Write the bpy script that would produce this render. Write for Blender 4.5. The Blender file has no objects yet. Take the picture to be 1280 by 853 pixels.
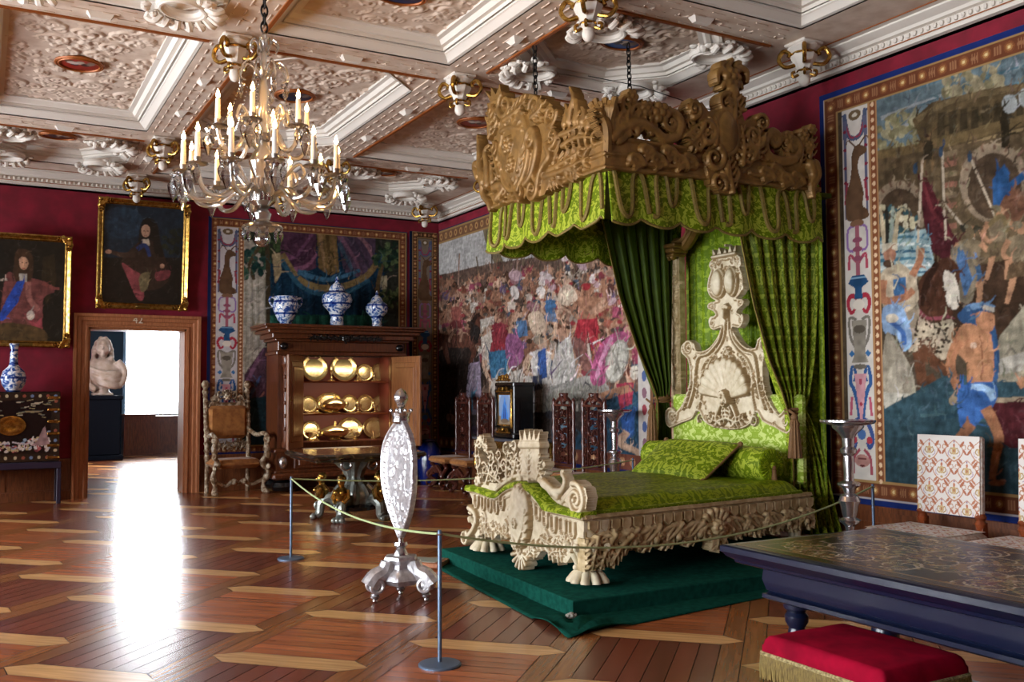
import bpy, bmesh, math, random
import numpy as np
from mathutils import Matrix, Vector
random.seed(7)
rng = np.random.default_rng(7)
PI = math.pi
SC = bpy.context.scene
COL = SC.collection

# ------------------------------------------------------------------ camera
EYE = 1.6
FPX = 1190.0                      # focal length in pixels of a 1280 wide frame
YAW, PITCH, ROLL = math.radians(29.1), math.atan(60.5 / FPX), math.radians(0.25)
FW = np.array([math.sin(YAW) * math.cos(PITCH), math.cos(YAW) * math.cos(PITCH), math.sin(PITCH)])
RT0 = np.array([math.cos(YAW), -math.sin(YAW), 0.0])
UP0 = np.cross(RT0, FW)
RT = RT0 * math.cos(ROLL) - UP0 * math.sin(ROLL)
UP = RT0 * math.sin(ROLL) + UP0 * math.cos(ROLL)
EYEP = np.array([0.0, 0.0, EYE])
cam = bpy.data.cameras.new('camera')
cam.sensor_width = 36.0
cam.lens = FPX * 36.0 / 1280.0
cam.clip_start, cam.clip_end = 0.05, 200
camo = bpy.data.objects.new('camera', cam)
COL.objects.link(camo)
camo.matrix_world = Matrix(((RT[0], UP[0], -FW[0], 0), (RT[1], UP[1], -FW[1], 0), (RT[2], UP[2], -FW[2], EYE), (0, 0, 0, 1)))
SC.camera = camo

# ------------------------------------------------------------------ light
SC.view_settings.view_transform = 'Standard'
SC.view_settings.look = 'None'
SC.view_settings.exposure = 0.68
SC.view_settings.gamma = 1.0
SC.view_settings.use_curve_mapping = False
SC.cycles.use_denoising = True
SC.cycles.sample_clamp_indirect = 8.0
SC.cycles.max_bounces = 8
SC.cycles.diffuse_bounces = 4
SC.cycles.glossy_bounces = 3
SC.cycles.transparent_max_bounces = 16
SC.cycles.caustics_reflective = False
SC.cycles.caustics_refractive = False
SKY = 26.0
w = bpy.data.worlds.new('sky'); SC.world = w
w.use_nodes = True
w.node_tree.nodes['Background'].inputs[0].default_value = (0.90, 0.95, 1.0, 1)
w.node_tree.nodes['Background'].inputs[1].default_value = SKY

# room: +X runs along the back wall, +Y away from the camera along the right wall
XR, YB, XL, YF = 7.206, 15.671, -5.2, -1.6      # right, back, left and front wall planes
ZC = 4.86                                       # underside of the ceiling beams
LEFT_WINDOWS = [(0.6, 2.6), (4.6, 6.6), (8.4, 10.4), (12.2, 14.2)]
WZ0, WZ1 = 0.7, 3.7
def portal(name, loc, rot, sx, sy):
    L = bpy.data.lights.new(name, 'AREA'); L.shape = 'RECTANGLE'; L.size = sx; L.size_y = sy
    L.cycles.is_portal = True
    o = bpy.data.objects.new(name, L); COL.objects.link(o); o.location = loc; o.rotation_euler = rot
for a, b in LEFT_WINDOWS:
    portal('window_daylight', (XL - 0.12, (a + b) / 2, (WZ0 + WZ1) / 2), (0, -PI / 2, 0), WZ1 - WZ0, b - a)
portal('window_daylight', (3.97, 25.98, 2.3), (-PI / 2, 0, 0), 1.55, 2.7)
portal('window_daylight', (0.12, 21.6, 2.3), (0, -PI / 2, 0), 2.6, 1.2)  # for an added side opening, out of view, that brightens the next room

# ------------------------------------------------------------------ colours and materials
def lin(c):
    if isinstance(c, str):
        c = tuple(int(c[i:i + 2], 16) / 255 for i in (0, 2, 4))
    return tuple(x / 12.92 if x <= 0.04045 else ((x + 0.055) / 1.055) ** 2.4 for x in c)
def lin4(c): return lin(c) + (1.0,)
MATS = {}
class NT:
    def __init__(s, name):
        s.m = bpy.data.materials.new(name); s.m.use_nodes = True
        s.t = s.m.node_tree; s.b = s.t.nodes['Principled BSDF']
    def n(s, typ, **kw):
        x = s.t.nodes.new(typ)
        for k, v in kw.items():
            if k.startswith('i_'): x.inputs[k[2:].replace('_', ' ')].default_value = v
            else: setattr(x, k, v)
        return x
    def l(s, a, ao, b, bi): s.t.links.new(a.outputs[ao], b.inputs[bi])
def mat(name, col, rough=0.5, metal=0.0, col2=None, nscale=8.0, ramp=(0.35, 0.65), stretch=(1, 1, 1), bump=0.0, bscale=None, bdist=0.01,
        spec=0.5, sheen=0.0, coat=0.0, attr=None, coords='Object', distort=0.0, detail=3.0):
    if name in MATS: return MATS[name]
    k = NT(name); b = k.b
    b.inputs['Base Color'].default_value = lin4(col)
    b.inputs['Roughness'].default_value = rough
    b.inputs['Metallic'].default_value = metal
    b.inputs['Specular IOR Level'].default_value = spec
    if sheen: b.inputs['Sheen Weight'].default_value = sheen; b.inputs['Sheen Roughness'].default_value = 0.4
    if coat: b.inputs['Coat Weight'].default_value = coat; b.inputs['Coat Roughness'].default_value = 0.08
    if col2 is not None or bump:
        tc = k.n('ShaderNodeTexCoord'); mp = k.n('ShaderNodeMapping'); mp.inputs['Scale'].default_value = stretch
        k.l(tc, coords, mp, 'Vector')
    if col2 is not None:
        nz = k.n('ShaderNodeTexNoise'); nz.inputs['Scale'].default_value = nscale; nz.inputs['Detail'].default_value = detail
        nz.inputs['Distortion'].default_value = distort
        k.l(mp, 'Vector', nz, 'Vector')
        r = k.n('ShaderNodeValToRGB'); r.color_ramp.elements[0].position, r.color_ramp.elements[1].position = ramp
        k.l(nz, 'Fac', r, 'Fac')
        if attr:
            a = k.n('ShaderNodeAttribute', attribute_name=attr)
            r.color_ramp.elements[0].color = lin4(col); r.color_ramp.elements[1].color = lin4(col2)
            mx = k.n('ShaderNodeMix', data_type='RGBA', blend_type='MULTIPLY'); mx.inputs[0].default_value = 1.0
            k.l(a, 'Color', mx, 6); k.l(r, 'Color', mx, 7); k.t.links.new(mx.outputs[2], b.inputs['Base Color'])
        else:
            r.color_ramp.elements[0].color = lin4(col); r.color_ramp.elements[1].color = lin4(col2)
            k.l(r, 'Color', b, 'Base Color')
    elif attr:
        a = k.n('ShaderNodeAttribute', attribute_name=attr); k.l(a, 'Color', b, 'Base Color')
    if bump:
        nb = k.n('ShaderNodeTexNoise'); nb.inputs['Scale'].default_value = bscale or nscale; nb.inputs['Detail'].default_value = 4.0
        k.l(mp, 'Vector', nb, 'Vector')
        bp = k.n('ShaderNodeBump'); bp.inputs['Strength'].default_value = bump; bp.inputs['Distance'].default_value = bdist
        k.l(nb, 'Fac', bp, 'Height'); k.l(bp, 'Normal', b, 'Normal')
    MATS[name] = k.m
    return k.m
def emit(name, col, strength):
    if name in MATS: return MATS[name]
    k = NT(name); k.b.inputs['Base Color'].default_value = lin4(col)
    k.b.inputs['Emission Color'].default_value = lin4(col); k.b.inputs['Emission Strength'].default_value = strength
    MATS[name] = k.m; return k.m
def glassy(name, tint=(1, 1, 1), gloss=0.25, rough=0.03, body=0.0):
    """thin clear crystal: mostly see-through with a strong sheen"""
    if name in MATS: return MATS[name]
    k = NT(name); t = k.t
    tr = k.n('ShaderNodeBsdfTransparent'); tr.inputs[0].default_value = tint + (1,)
    gl = k.n('ShaderNodeBsdfGlossy'); gl.inputs['Roughness'].default_value = rough
    df = k.n('ShaderNodeBsdfTranslucent'); df.inputs[0].default_value = (0.9, 0.88, 0.84, 1)
    fr = k.n('ShaderNodeFresnel'); fr.inputs[0].default_value = 1.5
    ad = k.n('ShaderNodeMath', operation='ADD', use_clamp=True); ad.inputs[1].default_value = gloss
    k.l(fr, 'Fac', ad, 0)
    m1 = k.n('ShaderNodeMixShader'); m1.inputs[0].default_value = body
    k.t.links.new(tr.outputs[0], m1.inputs[1]); k.t.links.new(df.outputs[0], m1.inputs[2])
    m2 = k.n('ShaderNodeMixShader'); k.l(ad, 'Value', m2, 0)
    k.t.links.new(m1.outputs[0], m2.inputs[1]); k.t.links.new(gl.outputs[0], m2.inputs[2])
    k.t.links.new(m2.outputs[0], t.nodes['Material Output'].inputs['Surface'])
    MATS[name] = k.m; return k.m

# ------------------------------------------------------------------ from a measured pixel of the 1280x853 picture to a place in the room
def ray(px, py): return FW + RT * ((px - 640.0) / FPX) + UP * ((426.5 - py) / FPX)
def on_z(px, py, z=0.0):
    d = ray(px, py); return EYEP + d * ((z - EYE) / d[2])
def on_x(px, py, x):
    d = ray(px, py); return EYEP + d * (x / d[0])
def on_y(px, py, y):
    d = ray(px, py); return EYEP + d * (y / d[1])
# ------------------------------------------------------------------ mesh building
class MB:
    """collects faces and links them as ONE mesh object"""
    def __init__(s): s.v = []; s.f = []; s.c = None; s.fm = []
    def add(s, vs, fs, M=None, col=None, mi=0):
        o = len(s.v)
        if M is not None:
            vs = [tuple(M @ Vector(p)) for p in vs]
        s.v.extend(tuple(map(float, p)) for p in vs)
        for q in fs:
            s.f.append(tuple(i + o for i in q)); s.fm.append(mi)
        if col is not None:
            if s.c is None: s.c = []
            s.c.extend([col] * (len(s.v) - len(s.c)))
        elif s.c is not None:
            s.c.extend([(1, 1, 1)] * (len(s.v) - len(s.c)))
        return s
    def box(s, a, b, M=None, col=None, mi=0):
        (x0, y0, z0), (x1, y1, z1) = a, b
        vs = [(x0, y0, z0), (x1, y0, z0), (x1, y1, z0), (x0, y1, z0), (x0, y0, z1), (x1, y0, z1), (x1, y1, z1), (x0, y1, z1)]
        return s.add(vs, [(0, 3, 2, 1), (4, 5, 6, 7), (0, 1, 5, 4), (1, 2, 6, 5), (2, 3, 7, 6), (3, 0, 4, 7)], M, col, mi)
    def bbox(s, a, b, e=0.01, M=None, col=None):
        """box with chamfered edges"""
        (x0, y0, z0), (x1, y1, z1) = a, b
        e = min(e, (x1 - x0) / 2.01, (y1 - y0) / 2.01, (z1 - z0) / 2.01)
        pr = [(x0 + e, y0), (x1 - e, y0), (x1, y0 + e), (x1, y1 - e), (x1 - e, y1), (x0 + e, y1), (x0, y1 - e), (x0, y0 + e)]
        cx, cy = (x0 + x1) / 2, (y0 + y1) / 2
        def ring(z, k):
            return [(cx + (x - cx) * (1 - k / ((x1 - x0) / 2)), cy + (y - cy) * (1 - k / ((y1 - y0) / 2)), z) for x, y in pr]
        return s.loft([ring(z0, e), ring(z0 + e, 0), ring(z1 - e, 0), ring(z1, e)], True, True, M, col)
    def loft(s, rings, closed=True, caps=True, M=None, col=None):
        n = len(rings[0]); vs = [p for r in rings for p in r]; fs = []
        for i in range(len(rings) - 1):
            for j in range(n if closed else n - 1):
                k = (j + 1) % n
                fs.append((i * n + j, i * n + k, (i + 1) * n + k, (i + 1) * n + j))
        if caps and closed:
            fs.append(tuple(range(n - 1, -1, -1))); fs.append(tuple((len(rings) - 1) * n + j for j in range(n)))
        return s.add(vs, fs, M, col)
    def lathe(s, prof, n=20, M=None, col=None, caps=True, sx=1.0, sy=1.0, flute=0.0, nf=0):
        """prof = [(radius, z)...] turned about z"""
        rings = []
        for r, z in prof:
            ring = []
            for j in range(n):
                a = 2 * PI * j / n
                q = r * (1 + flute * math.cos(nf * a)) if nf else r
                ring.append((q * math.cos(a) * sx, q * math.sin(a) * sy, z))
            rings.append(ring)
        return s.loft(rings, True, caps, M, col)
    def prism(s, poly, z0, z1, M=None, col=None, inset=0.0):
        """extrude an (x, y) outline from z0 to z1"""
        n = len(poly)
        if inset:
            cx = sum(p[0] for p in poly) / n; cy = sum(p[1] for p in poly) / n
        vs = [(x, y, z0) for x, y in poly] + [(x, y, z1) for x, y in poly]
        fs = [tuple(range(n - 1, -1, -1)), tuple(range(n, 2 * n))] + [(j, (j + 1) % n, n + (j + 1) % n, n + j) for j in range(n)]
        return s.add(vs, fs, M, col)
    def tube(s, pts, r, n=8, M=None, col=None, caps=True, flat=1.0):
        """round bar along points; r a number or a list"""
        P = [Vector(p) for p in pts]; R = r if hasattr(r, '__len__') else [r] * len(P)
        t0 = (P[1] - P[0]).normalized()
        nn = t0.orthogonal().normalized(); rings = []
        for i, p in enumerate(P):
            t = (P[min(i + 1, len(P) - 1)] - P[max(i - 1, 0)])
            t = t.normalized() if t.length > 1e-9 else t0
            nn = (nn - t * nn.dot(t)); nn = nn.normalized() if nn.length > 1e-6 else t.orthogonal().normalized()
            bb = t.cross(nn)
            rings.append([tuple(p + (nn * math.cos(2 * PI * j / n) + bb * math.sin(2 * PI * j / n) * flat) * R[i]) for j in range(n)])
        return s.loft(rings, True, caps, M, col)
    def ball(s, c, r, n=12, m=8, M=None, col=None):
        r = r if hasattr(r, '__len__') else (r, r, r)
        rings = []
        for i in range(m + 1):
            a = -PI / 2 + PI * i / m; ca = max(math.cos(a), 0.02)
            rings.append([(c[0] + r[0] * ca * math.cos(2 * PI * j / n), c[1] + r[1] * ca * math.sin(2 * PI * j / n), c[2] + r[2] * math.sin(a)) for j in range(n)])
        return s.loft(rings, True, True, M, col)
    def torus(s, c, R, r, n=24, m=8, M=None, col=None, sy=1.0, axis='z', a0=0.0, a1=2 * PI):
        full = abs(a1 - a0 - 2 * PI) < 1e-6
        vs, fs = [], []; k = n if full else n + 1
        for i in range(k):
            a = a0 + (a1 - a0) * i / n
            for j in range(m):
                b = 2 * PI * j / m
                x, y, z = (R + r * math.cos(b)) * math.cos(a), (R + r * math.cos(b)) * math.sin(a) * sy, r * math.sin(b)
                if axis == 'y': x, y, z = x, z, y
                if axis == 'x': x, y, z = z, x, y
                vs.append((c[0] + x, c[1] + y, c[2] + z))
        for i in range(n):
            for j in range(m):
                fs.append((i * m + j, ((i + 1) % k) * m + j, ((i + 1) % k) * m + (j + 1) % m, i * m + (j + 1) % m))
        return s.add(vs, fs, M, col)
    def sweep_rect(s, x0, y0, x1, y1, prof, M=None, plane='xy', cut=0.0, mi=0):
        """mitred moulding round a rectangle (or octagon): prof = [(inward, height)...]"""
        rings = []
        for o, z in prof:
            if cut:
                q = cut - o * 0.586
                ring = [(x0 + o + q, y0 + o), (x1 - o - q, y0 + o), (x1 - o, y0 + o + q), (x1 - o, y1 - o - q),
                        (x1 - o - q, y1 - o), (x0 + o + q, y1 - o), (x0 + o, y1 - o - q), (x0 + o, y0 + o + q)]
            else:
                ring = [(x0 + o, y0 + o), (x1 - o, y0 + o), (x1 - o, y1 - o), (x0 + o, y1 - o)]
            rings.append([(x, y, z) if plane == 'xy' else (x, -z, y) for x, y in ring])
        return s.loft(rings, True, False, M)
    def build(s, name, m, parent=None, loc=(0, 0, 0), smooth=35, rot=None, recalc=True):
        me = bpy.data.meshes.new(name)
        me.from_pydata(s.v, [], s.f)
        if recalc:
            bm = bmesh.new(); bm.from_mesh(me); bmesh.ops.recalc_face_normals(bm, faces=bm.faces); bm.to_mesh(me); bm.free()
        ml = m if isinstance(m, (list, tuple)) else [m]
        for q in ml: me.materials.append(q)
        if len(ml) > 1: me.polygons.foreach_set('material_index', s.fm)
        if s.c is not None:
            at = me.color_attributes.new('Col', 'FLOAT_COLOR', 'POINT')
            a = np.ones((len(s.v), 4), dtype=np.float32); a[:, :3] = np.array(s.c, dtype=np.float32)[:len(s.v)]
            at.data.foreach_set('color', a.ravel())
        if smooth:
            me.polygons.foreach_set('use_smooth', [True] * len(me.polygons))
            me.set_sharp_from_angle(angle=math.radians(smooth))
        return link(name, me, parent, loc, rot)
def link(name, me, parent=None, loc=(0, 0, 0), rot=None):
    o = bpy.data.objects.new(name, me); COL.objects.link(o)
    if parent is not None: o.parent = parent
    o.location = loc
    if rot: o.rotation_euler = rot
    return o
def tag(o, label=None, cat=None, group=None, kind=None):
    if label: o['label'] = label
    if cat: o['category'] = cat
    if group: o['group'] = group
    if kind: o['kind'] = kind
    return o
def thing(name, label, cat, loc=(0, 0, 0), rz=0.0, group=None):
    o = bpy.data.objects.new(name, None); COL.objects.link(o); o.empty_display_size = 0.1
    o.location = loc; o.rotation_euler = (0, 0, rz)
    return tag(o, label, cat, group)
def struct(mb, name, m, parent=None, smooth=35, label=None):
    o = mb.build(name, m, parent, smooth=smooth)
    if parent is None: o['kind'] = 'structure'
    if label: o['label'] = label
    return o
def dup(root, loc=None, rz=None, label=None, group=None, scale=None):
    """a copy of a thing with copies of its parts and sub-parts (mesh data shared)"""
    r = root.copy(); COL.objects.link(r)
    if loc is not None: r.location = loc
    if rz is not None: r.rotation_euler = (0, 0, rz)
    if scale is not None: r.scale = scale
    if label: r['label'] = label
    if group: r['group'] = group
    def rec(a, b):
        for ch in list(a.children):
            c = ch.copy(); COL.objects.link(c); c.parent = b; rec(ch, c)
    rec(root, r)
    return r
def Rz(a): return Matrix.Rotation(a, 4, 'Z')
def Rx(a): return Matrix.Rotation(a, 4, 'X')
def Ry(a): return Matrix.Rotation(a, 4, 'Y')
def T(x, y=0, z=0): return Matrix.Translation((x, y, z))
def frame(o, u, v, n):
    """matrix whose local x, y, z run along u, v, n from o"""
    return Matrix(((u[0], v[0], n[0], o[0]), (u[1], v[1], n[1], o[1]), (u[2], v[2], n[2], o[2]), (0, 0, 0, 1)))
def grid_mesh(name, P, m, parent=None, cols=None, smooth=True, mask=None, loc=(0, 0, 0)):
    """P: array (rows, cols, 3) -> one sheet; cols: same shape colours (linear)"""
    R_, C_ = P.shape[:2]
    idx = np.arange(R_ * C_).reshape(R_, C_)
    F = np.stack([idx[:-1, :-1], idx[:-1, 1:], idx[1:, 1:], idx[1:, :-1]], -1).reshape(-1, 4)
    V = P.reshape(-1, 3)
    if mask is not None:
        ok = mask.reshape(-1)
        F = F[ok[F].all(1)]
        used = np.zeros(len(V), bool); used[F.ravel()] = True
        mp = np.cumsum(used) - 1; V = V[used]; F = mp[F]
        if cols is not None: cols = cols.reshape(-1, 3)[used]
    me = bpy.data.meshes.new(name)
    me.vertices.add(len(V)); me.vertices.foreach_set('co', V.astype(np.float32).ravel())
    me.loops.add(len(F) * 4); me.loops.foreach_set('vertex_index', F.astype(np.int32).ravel())
    me.polygons.add(len(F)); me.polygons.foreach_set('loop_start', (np.arange(len(F)) * 4).astype(np.int32))
    me.update(calc_edges=True); me.validate()
    if cols is not None:
        at = me.color_attributes.new('Col', 'FLOAT_COLOR', 'POINT')
        a = np.ones((len(V), 4), dtype=np.float32); a[:, :3] = cols.reshape(-1, 3)
        at.data.foreach_set('color', a.ravel())
    if smooth: me.polygons.foreach_set('use_smooth', [True] * len(me.polygons))
    me.materials.append(m)
    return link(name, me, parent, loc)

# ------------------------------------------------------------------ carved relief: a height map that becomes a solid carving
class Carve:
    """u runs right, v up, in metres; strokes raise rounded ridges and grow the carving's outline"""
    def __init__(s, u0, v0, u1, v1, res=0.008):
        s.u0, s.v0, s.res = u0, v0, res
        s.nu, s.nv = int((u1 - u0) / res) + 2, int((v1 - v0) / res) + 2
        s.h = np.zeros((s.nv, s.nu)); s.m = np.zeros((s.nv, s.nu), bool)
    def _win(s, u, v, r):
        i0, i1 = max(0, int((u - r - s.u0) / s.res)), min(s.nu, int((u + r - s.u0) / s.res) + 2)
        j0, j1 = max(0, int((v - r - s.v0) / s.res)), min(s.nv, int((v + r - s.v0) / s.res) + 2)
        return i0, i1, j0, j1
    def dot(s, u, v, r, lift=0.0, k=0.8, cut=True):
        i0, i1, j0, j1 = s._win(u, v, r)
        if i1 <= i0 or j1 <= j0: return
        uu = s.u0 + np.arange(i0, i1) * s.res - u; vv = s.v0 + np.arange(j0, j1) * s.res - v
        d2 = uu[None, :] ** 2 + vv[:, None] ** 2
        q = np.clip(r * r - d2, 0, None); w = s.h[j0:j1, i0:i1]
        np.maximum(w, np.where(d2 < r * r, lift + k * np.sqrt(q), 0), out=w)
        if cut: s.m[j0:j1, i0:i1] |= d2 < r * r
    def stroke(s, pts, r0, r1=None, lift=0.0, k=0.8, taper=None):
        P = np.array(pts, float); r1 = r0 if r1 is None else r1
        seg = np.linalg.norm(np.diff(P, axis=0), axis=1); L = np.concatenate([[0], np.cumsum(seg)])
        if L[-1] < 1e-6: return
        n = max(2, int(L[-1] / max(s.res * 0.9, min(r0, r1) * 0.35)) + 1)
        t = np.linspace(0, L[-1], n); uu = np.interp(t, L, P[:, 0]); vv = np.interp(t, L, P[:, 1])
        for i in range(n):
            f = i / (n - 1)
            r = r0 + (r1 - r0) * f if taper is None else taper(f) * r0
            if r > s.res * 0.5: s.dot(uu[i], vv[i], r, lift, k)
    def spiral(s, u, v, R, turns=1.6, a0=0.0, sgn=1, r0=None, r1=None, lift=0.0, k=0.8):
        """volute ending in an eye at (u, v); outer end at angle a0"""
        r0 = r0 or R * 0.26; r1 = r1 or R * 0.12; n = int(24 * turns)
        pts = []
        for i in range(n + 1):
            f = i / n; q = R * (1 - f) ** 0.9 + R * 0.1
            a = a0 + sgn * 2 * PI * turns * f
            pts.append((u + q * math.cos(a), v + q * math.sin(a)))
        s.stroke(pts, r0, r1, lift, k); s.dot(u, v, R * 0.2, lift + R * 0.1, k)
    def leaf(s, pts, w, lift=0.0, k=0.7, lobes=5):
        """acanthus blade along a path: a tapering rib with side lobes"""
        P = np.array(pts, float)
        seg = np.linalg.norm(np.diff(P, axis=0), axis=1); L = np.concatenate([[0], np.cumsum(seg)])
        def at(f): return np.array([np.interp(f * L[-1], L, P[:, 0]), np.interp(f * L[-1], L, P[:, 1])])
        for i in range(lobes):
            f = (i + 0.4) / lobes; p = at(f); d = at(min(1, f + 0.05)) - at(max(0, f - 0.05)); d /= (np.linalg.norm(d) + 1e-9)
            nrm = np.array([-d[1], d[0]]); ww = w * (0.35 + math.sin(PI * min(1, 0.15 + f * 0.85)) * 0.75)
            for sg in (-1, 1):
                e = p + nrm * sg * ww + d * ww * 0.8
                s.stroke([p, p + nrm * sg * ww * 0.6 + d * ww * 0.2, e], w * 0.26, w * 0.12, lift, k)
        s.stroke(P, w * 0.3, w * 0.1, lift + w * 0.1, k)
    def curl(s, pts, R, sgn=1, r0=0.02, lift=0.0, k=0.8, turns=1.4):
        """a band along pts that ends in a volute of radius R, turning sgn"""
        P = [np.array(p, float) for p in pts]
        d = P[-1] - P[-2]; d /= np.linalg.norm(d); nrm = np.array([-d[1], d[0]]) * sgn
        c = P[-1] + nrm * R
        a0 = math.atan2(P[-1][1] - c[1], P[-1][0] - c[0])
        s.stroke(P, r0, r0, lift, k); s.spiral(c[0], c[1], R, turns, a0, sgn, r0, r0 * 0.6, lift, k)
    def flower(s, u, v, R, n=6, lift=0.0, k=0.8, a0=0.0):
        for i in range(n):
            a = a0 + 2 * PI * i / n
            s.dot(u + R * 0.6 * math.cos(a), v + R * 0.6 * math.sin(a), R * 0.4, lift, k)
        s.dot(u, v, R * 0.34, lift + R * 0.18, k)
    def shell(s, u, v, R, a0, a1, n=9, lift=0.0, k=0.7):
        for i in range(n):
            a = a0 + (a1 - a0) * i / (n - 1)
            s.stroke([(u + R * 0.2 * math.cos(a), v + R * 0.2 * math.sin(a)), (u + R * math.cos(a), v + R * math.sin(a))], R * 0.06, R * 0.17, lift, k)
    def fill(s, poly, h=0.0):
        P = np.array(poly, float)
        s.m |= s.inside(P); 
        if h: s.h = np.where(s.inside(P), np.maximum(s.h, h), s.h)
    def inside(s, P):
        uu = s.u0 + np.arange(s.nu) * s.res; vv = s.v0 + np.arange(s.nv) * s.res
        U, V = np.meshgrid(uu, vv); ins = np.zeros(U.shape, bool); n = len(P)
        for i in range(n):
            (x0, y0), (x1, y1) = P[i], P[(i + 1) % n]
            c = ((y0 > V) != (y1 > V)) & (U < (x1 - x0) * (V - y0) / ((y1 - y0) if y1 != y0 else 1e-9) + x0)
            ins ^= c
        return ins
    def ellipse(s, u, v, a, b, h=0.0, dome=0.0):
        uu = (s.u0 + np.arange(s.nu) * s.res - u) / a; vv = (s.v0 + np.arange(s.nv) * s.res - v) / b
        d = uu[None, :] ** 2 + vv[:, None] ** 2; q = d < 1
        s.m |= q; s.h = np.where(q, np.maximum(s.h, h + dome * np.sqrt(np.clip(1 - d, 0, 1))), s.h)
    def mirror(s):
        """copy the right half of the carving onto the left (about the middle column)"""
        s.h = np.maximum(s.h, s.h[:, ::-1]); s.m = s.m | s.m[:, ::-1]
    def clutter(s, n, rmin, rmax, lift=0.0, k=0.7, seed=1, inside=None):
        """small foliage filling what is already part of the carving"""
        g = np.random.default_rng(seed); js, is_ = np.nonzero(s.m if inside is None else inside)
        m0 = s.m.copy()
        for q in g.integers(0, len(js), n):
            u, v = s.u0 + is_[q] * s.res, s.v0 + js[q] * s.res; r = g.uniform(rmin, rmax); a = g.uniform(0, 2 * PI)
            if g.random() < 0.5: s.spiral(u, v, r * 1.6, 1.2, a, g.choice([-1, 1]), r * 0.45, r * 0.25, lift, k)
            else: s.stroke([(u, v), (u + 2 * r * math.cos(a), v + 2 * r * math.sin(a)), (u + 3 * r * math.cos(a + 0.6), v + 3 * r * math.sin(a + 0.6))], r * 0.6, r * 0.25, lift, k)
        s.m = m0; s.h = np.where(m0, s.h, 0)
    def build(s, name, m, M, parent=None, base=0.01, back=None, both=False, solid=True, bend=None, hs=1.0, gild=None):
        """M maps (u, v, n) to the thing's own space. back: thickness of the board behind"""
        uu = s.u0 + np.arange(s.nu) * s.res; vv = s.v0 + np.arange(s.nv) * s.res
        U, V = np.meshgrid(uu, vv)
        mk = s.m.copy()
        mk[0, :] = mk[-1, :] = False; mk[:, 0] = mk[:, -1] = False
        cell = mk[:-1, :-1] & mk[:-1, 1:] & mk[1:, 1:] & mk[1:, :-1]
        if bend is None: bend = lambda u, v, n: (u, v, n)
        A = np.array(M)
        def tr(N):
            x, y, z = bend(U, V, N)
            return np.stack([x * A[i, 0] + y * A[i, 1] + z * A[i, 2] + A[i, 3] for i in range(3)], -1).reshape(-1, 3)
        bk = 0.0 if back is None else -back
        Vf = tr(base + s.h * hs); Vb = tr(bk - s.h if both else np.full_like(s.h, bk))
        idx = np.arange(s.nu * s.nv).reshape(s.nv, s.nu); N = s.nu * s.nv
        F = np.stack([idx[:-1, :-1], idx[:-1, 1:], idx[1:, 1:], idx[1:, :-1]], -1)[cell]
        faces = [F]
        if solid:
            faces.append(F[:, ::-1] + N)
            c = np.pad(cell, 1)
            for dj, di, a, b in ((-1, 0, 0, 1), (0, 1, 1, 2), (1, 0, 2, 3), (0, -1, 3, 0)):
                nb = c[1 + dj:c.shape[0] - 1 + dj, 1 + di:c.shape[1] - 1 + di]
                G = np.stack([idx[:-1, :-1], idx[:-1, 1:], idx[1:, 1:], idx[1:, :-1]], -1)[cell & ~nb]
                faces.append(np.stack([G[:, b], G[:, a], G[:, a] + N, G[:, b] + N], -1))
        F = np.concatenate(faces); V_ = np.concatenate([Vf, Vb])
        used = np.zeros(len(V_), bool); used[F.ravel()] = True
        mp = np.cumsum(used) - 1; V_ = V_[used]; F = mp[F]
        if np.linalg.det(A[:3, :3]) < 0: F = F[:, ::-1]
        me = bpy.data.meshes.new(name)
        me.vertices.add(len(V_)); me.vertices.foreach_set('co', V_.astype(np.float32).ravel())
        me.loops.add(len(F) * 4); me.loops.foreach_set('vertex_index', F.astype(np.int32).ravel())
        me.polygons.add(len(F)); me.polygons.foreach_set('loop_start', (np.arange(len(F)) * 4).astype(np.int32))
        me.update(calc_edges=True)
        me.polygons.foreach_set('use_smooth', [True] * len(me.polygons)); me.set_sharp_from_angle(angle=math.radians(65))
        me.materials.append(m)
        if gild is not None:                            # worn gilding along the carved edges
            gv, gu = np.gradient(s.h * hs, s.res); w_ = np.clip((np.hypot(gu, gv) - 0.55) / 0.5, 0, 1).reshape(-1, 1) * 0.85
            cc = np.array(lin(gild[0])) * (1 - w_) + np.array(lin(gild[1])) * w_
            cc = np.concatenate([cc, np.tile(np.array(lin(gild[0])), (N, 1))])[used]
            at = me.color_attributes.new('Col', 'FLOAT_COLOR', 'POINT'); a_ = np.ones((len(V_), 4), np.float32); a_[:, :3] = cc
            at.data.foreach_set('color', a_.ravel())
        return link(name, me, parent)

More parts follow.
